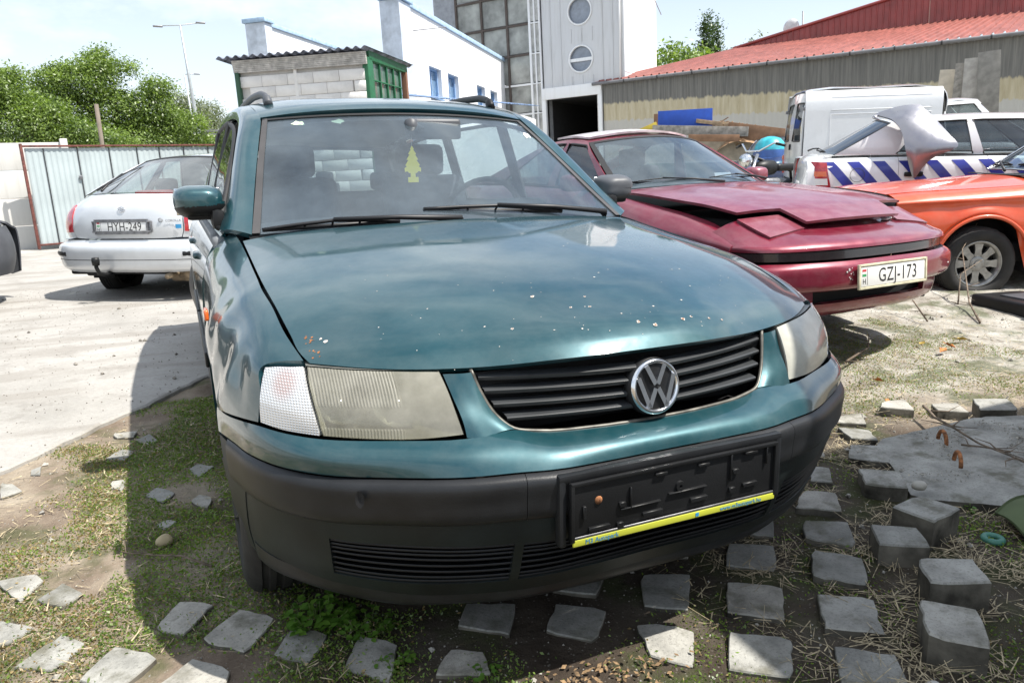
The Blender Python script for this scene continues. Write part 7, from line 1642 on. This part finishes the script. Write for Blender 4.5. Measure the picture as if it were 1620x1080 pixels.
# --- ground cover
def inq(x, y):
    for q in QUADS:
        s_ = 0; ok = True
        for i in range(len(q)):
            a, b = q[i], q[(i + 1) % len(q)]; c_ = (b[0] - a[0]) * (y - a[1]) - (b[1] - a[1]) * (x - a[0])
            if s_ == 0: s_ = 1 if c_ > 0 else -1
            elif c_ * s_ < 0: ok = False; break
        if ok: return True
    return False
def off_yard(x, y): return (x - ca.x) * cn.x + (y - ca.y) * cn.y < -.01      # True on the soil side
from mathutils import noise as mn
def nz_(x, y, s, o=0): return mn.noise(Vector((x * s + o, y * s - o, o * .37)))
def quads_mesh(name, V, mat, kind='stuff'):
    V = np.array(V).reshape(-1, 3); n = len(V) // 4; me = bpy.data.meshes.new(name); me.vertices.add(4 * n); me.vertices.foreach_set('co', V.ravel()); me.loops.add(4 * n); me.loops.foreach_set('vertex_index', np.arange(4 * n)); me.polygons.add(n); me.polygons.foreach_set('loop_start', np.arange(n) * 4); me.polygons.foreach_set('loop_total', np.full(n, 4)); me.update()
    me.materials.append(mat); return tag(link(bpy.data.objects.new(name, me)), kind=kind)
rr = random.Random(21)
def region(x, y):
    """moss density, straw density"""
    n1 = nz_(x, y, 3.1, 4); n2 = nz_(x, y, 5.5, 9)
    if x < -.70 or (x < -.3 and y < -.45):
        sunlit = x < -1.22
        return (.36 + 1.2 * n1 + .6 * n2 - (.16 if sunlit else -.20)), (.30 + .6 * n2)
    if x < .3: return -.05 + .5 * n1, .16
    if y > -.03 and x > 1.2: return .30 + .9 * n1 + .4 * n2 - .10 * sstep(1.2, 3, y), .60 + .5 * n2
    return -.10 + .75 * n1, .34 + 1.7 * n2
moss, dry = [], []
for i in range(260000):
    u = rr.random()
    if u < .55: x, y = rr.uniform(-1.9, -.55), rr.uniform(-1.0, 1.9)
    elif u < .72: x, y = rr.uniform(-.6, 1.3), rr.uniform(-1.45, -.3)
    else: x, y = rr.uniform(1.2, 3.6), rr.uniform(-.9, 1.6)
    if not off_yard(x, y): continue
    m_d, s_d = region(x, y)
    if rr.random() > max(0, m_d) * 1.7: continue
    if inq(x, y) and rr.random() < .88: continue
    z = gh(x, y); s_ = rr.uniform(.0025, .0062); a = rr.uniform(0, 2 * pi); e_ = rr.uniform(-.5, 1.1)
    d = Vector((cos(a) * cos(e_), sin(a) * cos(e_), sin(e_))); n = d.cross(Vector((rr.gauss(0, 1), rr.gauss(0, 1), .3))).normalized(); z += rr.uniform(0, .014)
    p = Vector((x, y, z)); l_ = s_ * rr.uniform(1, 2.6)
    tgt = dry if rr.random() < (.5 if (x > 1.2 and y > -.03) or x < -1.22 else .12) else moss
    tgt += [tuple(p - n * s_ * .1), tuple(p + d * l_ * .5 - n * s_ * .55), tuple(p + d * l_), tuple(p + d * l_ * .5 + n * s_ * .55)]
quads_mesh('moss_and_grass', moss, leafmat('moss_green', (.05, .095, .014), (.20, .30, .05), .4)); quads_mesh('withered_grass', dry, leafmat('moss_dry', (.17, .11, .045), (.34, .26, .12), .25))
straw = []; 
for i in range(34000):
    u = rr.random()
    if u < .30: x, y = rr.uniform(-1.9, -.55), rr.uniform(-1.0, 1.9)
    elif u < .75: x, y = rr.uniform(.2, 1.75), rr.uniform(-1.45, -.1)
    else: x, y = rr.uniform(1.2, 4.2), rr.uniform(-.9, 2.2)
    if not off_yard(x, y) or (inq(x, y) and rr.random() < .93): continue
    if rr.random() > max(0, region(x, y)[1]): continue
    z = gh(x, y) + rr.uniform(.002, .02); a = rr.uniform(0, 2 * pi); e_ = rr.gauss(0, .18); l_ = rr.uniform(.012, .085) if x > .2 else rr.uniform(.01, .05); w_ = rr.uniform(.0007, .0019)
    d = Vector((cos(a) * cos(e_), sin(a) * cos(e_), sin(e_))); n = Vector((-sin(a), cos(a), rr.uniform(-.5, .5))).normalized(); p = Vector((x, y, z)); b_ = Vector((0, 0, rr.uniform(-.004, .006)))
    straw += [tuple(p - n * w_), tuple(p + n * w_), tuple(p + d * l_ + b_ + n * w_ * .6), tuple(p + d * l_ + b_ - n * w_ * .6)]
quads_mesh('straw', straw, plain('straw', (.40, .33, .21), .85, var=.45, nscale=60))
# gravel
V, F = [], []
tet = [Vector(v) for v in ((1, 0, 0), (-.4, .9, .1), (-.5, -.8, 0), (.1, .1, .8), (0, 0, -.6), (.5, -.7, .2))]; tf = [(0, 1, 3), (1, 2, 3), (2, 5, 3), (5, 0, 3), (1, 0, 4), (2, 1, 4), (5, 2, 4), (0, 5, 4)]
for i in range(11000):
    u = rr.random()
    if u < .25: x, y = rr.uniform(-1.9, -.55), rr.uniform(-1.0, 1.9)
    elif u < .45: x, y = rr.uniform(-.5, 1.75), rr.uniform(-1.45, -.1)
    else: x, y = rr.uniform(1.3, 7), rr.uniform(-.3, 4)
    if not off_yard(x, y) or (inq(x, y) and rr.random() < .8): continue
    if u < .45 and rr.random() < .45: continue
    s_ = rr.uniform(.0012, .0045) * (1.6 if u > .45 else 1) * (1 + 2.2 * (rr.random() < .04)); q = Matrix.Rotation(rr.uniform(0, 6.3), 3, 'Z') @ Matrix.Rotation(rr.uniform(-.7, .7), 3, 'X'); p = Vector((x, y, gh(x, y) + s_ * .3)); o = len(V)
    V += [tuple(p + q @ (v * s_ * rr.uniform(.7, 1.2))) for v in tet]; F += [tuple(k + o for k in f) for f in tf]
for i in range(2200):       # crumbs lying on the thick slab
    a, b = rr.random(), rr.random(); x, y = 1.35 + a * 1.2, -.62 + b * .42 + a * .02
    if nz_(x, y, 4.2, 3) < -.05 or not (x * .62 + y > .28 and y < -.18): continue
    s_ = rr.uniform(.0012, .0045) * (1 + 1.6 * (rr.random() < .06)); q = Matrix.Rotation(rr.uniform(0, 6.3), 3, 'Z'); p = Vector((x, y, .0465)); o = len(V)
    V += [tuple(p + q @ (v * s_ * rr.uniform(.7, 1.2))) for v in tet]; F += [tuple(k + o for k in f) for f in tf]
tag(mk('gravel', V, F, plain('gravel', (.36, .34, .30), .85, var=.5, nscale=80), smooth=False), kind='stuff')
# specks on the concrete yard
V, F = [], []
for i in range(2600):
    x, y = rr.uniform(-4, -.9), rr.uniform(.4, 7)
    if off_yard(x, y): continue
    s_ = rr.uniform(.0015, .005) * (1 + 3 * (rr.random() < .03)); p = Vector((x, y, .024 + s_ * .2)); q = Matrix.Rotation(rr.uniform(0, 6.3), 3, 'Z'); o = len(V); V += [tuple(p + q @ (v * s_)) for v in tet]; F += [tuple(k + o for k in f) for f in tf]
tag(mk('grit', V, F, plain('grit', (.22, .20, .17), .9, var=.5, nscale=50), smooth=False), kind='stuff')
# tyre-side oil stain and mirror of dampness are in the yard material; broad leaved weed by the front wheel
def weed(x0, y0, n, R_, lab, seed, hgt=.07, size=.013):
    r = random.Random(seed); t = tag(empty('weed_plant', (x0, y0, gh(x0, y0))), lab, 'plant'); L_, S_ = [], []
    for i in range(n):
        a = r.uniform(0, 2 * pi); d = R_ * r.random() ** .6; x, y = cos(a) * d, sin(a) * d * .7; h = hgt * (1 - .5 * d / R_) * r.uniform(.45, 1.1)
        S_.append(tube([(x * .5, y * .5, -.005), (x * .8, y * .8, h * .6), (x, y, h)], .0011, 4))
        for k in range(r.randint(3, 5)):
            b = r.uniform(0, 2 * pi); s_ = size * r.uniform(.55, 1.25); dz = r.uniform(-.25, .35); c_ = Vector((x, y, h - k * .008)); u = Vector((cos(b), sin(b), dz)).normalized(); v = Vector((-sin(b), cos(b), r.uniform(-.3, .3))).normalized(); w_ = u.cross(v)
            V_ = [tuple(c_), tuple(c_ + u * s_ * .45 + v * s_ * .62 + w_ * s_ * .1), tuple(c_ + u * s_ * 1.1 + v * s_ * .55), tuple(c_ + u * s_ * 1.75 - w_ * s_ * .25), tuple(c_ + u * s_ * 1.1 - v * s_ * .55), tuple(c_ + u * s_ * .45 - v * s_ * .62 + w_ * s_ * .1), tuple(c_ + u * s_ * .9 - w_ * s_ * .12)]
            L_.append((V_, [(6, 0, 1), (6, 1, 2), (6, 2, 3), (6, 3, 4), (6, 4, 5), (6, 5, 0)]))
    mk('stems', *join(*S_), mat_('weed_stem', (.09, .13, .03), .7), t); o = mk('leaves', *join(*L_), WL, t); o['kind'] = 'stuff'; return t
WL = leafmat('weed_leaf', (.06, .15, .02), (.15, .28, .04), .35)
weed(-.705, -.415, 46, .10, 'leafy green weed growing against the front wheel under the bumper', 1, .085, .0135); weed(-.60, -.50, 24, .08, 'second smaller weed under the bumper right of the leafy one', 2, .06, .011); weed(-.57, -.665, 14, .05, 'low weed between two shaded paving stones in front of the bumper', 3, .04, .009)
weed(1.36, -.72, 7, .03, 'tiny green seedling below the thick slab', 4, .045, .009); weed(-.40, -.80, 12, .05, 'small weed patch at the bottom edge of the picture', 6, .03, .009)
# twigs and fallen branches
def twig(pts, r, lab, seed, side_=6):
    q = random.Random(seed); P = [Vector(p) for p in pts]; S_ = [tube([tuple(p + Vector((q.uniform(-.008, .008), q.uniform(-.008, .008), q.uniform(-.003, .003)))) for p in P], [r * (1 - .7 * i / (len(P) - 1)) for i in range(len(P))], 6)]
    for i in range(side_):
        k = q.randint(0, len(P) - 2); b = P[k].lerp(P[k + 1], q.random()); a = q.uniform(0, 2 * pi); l_ = q.uniform(.04, .16); S_.append(tube([tuple(b), tuple(b + Vector((cos(a), sin(a), q.uniform(-.05, .25))) * l_ * .5), tuple(b + Vector((cos(a + .3), sin(a + .3), q.uniform(-.1, .2))) * l_)], [r * .5, r * .35, r * .15], 5))
    return tag(mk('branch', *join(*S_), tw), lab, 'branch')
tw = mat_('dry_twig', (.17, .13, .095), .9, var=.4, nscale=30)
twig([(2.02,-.037,.07),(1.95,-.14,.06),(1.884,-.26,.07),(1.827,-.428,.06),(1.777,-.611,.065),(1.74,-.72,.06)], .007, 'long dry branch lying across the mossy slab', 1, 9)
twig([(1.746,-.405,.06),(1.79,-.46,.062),(1.817,-.495,.06),(1.815,-.60,.06)], .005, 'short dark branch lying beside the long one on the slab', 2, 5)
twig([(3.75,1.28,.05),(3.9,1.6,.22),(4.02,1.9,.34)], .006, 'thin bare stem standing before the flat tyre', 3, 4)
twig([(4.1,1.15,.03),(4.4,1.45,.10),(4.9,1.9,.42),(5.2,2.0,.62)], .008, 'bent dry branch arching in front of the orange car wheel', 4, 5)
twig([(4.5,1.6,.05),(4.7,1.75,.25),(5.1,1.85,.33)], .007, 'pale dry stick leaning near the black case', 5, 3)
twig([(-.95,-.02,.02),(-1.02,.08,.028),(-1.10,.13,.02),(-1.20,.20,.02)], .004, 'dark twig lying in the moss by the front tyre', 6, 3)
twig([(2.4,.75,.05),(2.75,.9,.06),(3.1,1.2,.05)], .008, 'grey stick on the gravel below the maroon nose', 7, 5)
# brown fallen leaves
def leaf_(x, y, s_, a, lab, mat, z=.03):
    u = Vector((cos(a), sin(a), .12)); v = Vector((-sin(a), cos(a), .25)); c_ = Vector((x, y, gh(x, y) + z)); P = [c_ - u * s_, c_ + v * s_ * .4 + Vector((0, 0, .012)), c_ + u * s_ * .4 + v * s_ * .38, c_ + u * s_ * 1.2, c_ + u * s_ * .4 - v * s_ * .38, c_ - v * s_ * .4 + Vector((0, 0, .01)), c_ + Vector((0, 0, -.008))]
    V_ = [tuple(p) for p in P] + [tuple(p - Vector((0, 0, .0012))) for p in P]; f = [(6, i, (i + 1) % 6) for i in range(6)]; tag(mk('fallen_leaf', V_, f + [(13, (i + 1) % 6 + 7, i + 7) for i in range(6)], mat), lab, 'leaf', 'fallen leaves on the gravel')
lo1, lo2 = mat_('orange_leaf', (.45, .16, .035), .7, var=.3, nscale=20), mat_('yellow_leaf', (.50, .36, .08), .7, var=.3, nscale=20)
for i, (x, y, s_, a, lab, m2_) in enumerate(((3.15, .72, .045, .3, 'curled orange leaf nearest the maroon car on the gravel', lo1), (3.32, .80, .05, 1.4, 'reddish leaf in the middle of the gravel patch', lo1), (3.5, .86, .055, 2.6, 'long yellow leaf by the black case', lo2), (3.2, .9, .04, 4.0, 'small yellow leaf under the maroon bumper', lo2), (2.05, .18, .035, .7, 'brown leaf beside the leftmost kerb block', lo1), (2.3, .45, .03, 2.2, 'rust coloured leaf in the sunlit moss', lo1))): leaf_(x, y, s_, a, lab, m2_)
# dry leaf litter in the sunlit gap before the bumper
lit = []
for i in range(230):
    x = rr.gauss(-.16, .10); y = rr.gauss(-.93, .05)
    if y > -.86 - (x + .16) * .3 or rr.random() < .1: continue
    s_ = rr.uniform(.004, .010); a = rr.uniform(0, 6.3); u = Vector((cos(a), sin(a), rr.uniform(-.4, .6))); v = Vector((-sin(a), cos(a), rr.uniform(-.5, .5))); c_ = Vector((x, y, gh(x, y) + rr.uniform(.004, .018)))
    lit += [tuple(c_ - u * s_), tuple(c_ + v * s_ * .5), tuple(c_ + u * s_), tuple(c_ - v * s_ * .5)]
quads_mesh('leaf_litter', lit, mat_('leaf_litter', (.24, .155, .08), .9, var=.4, nscale=70))
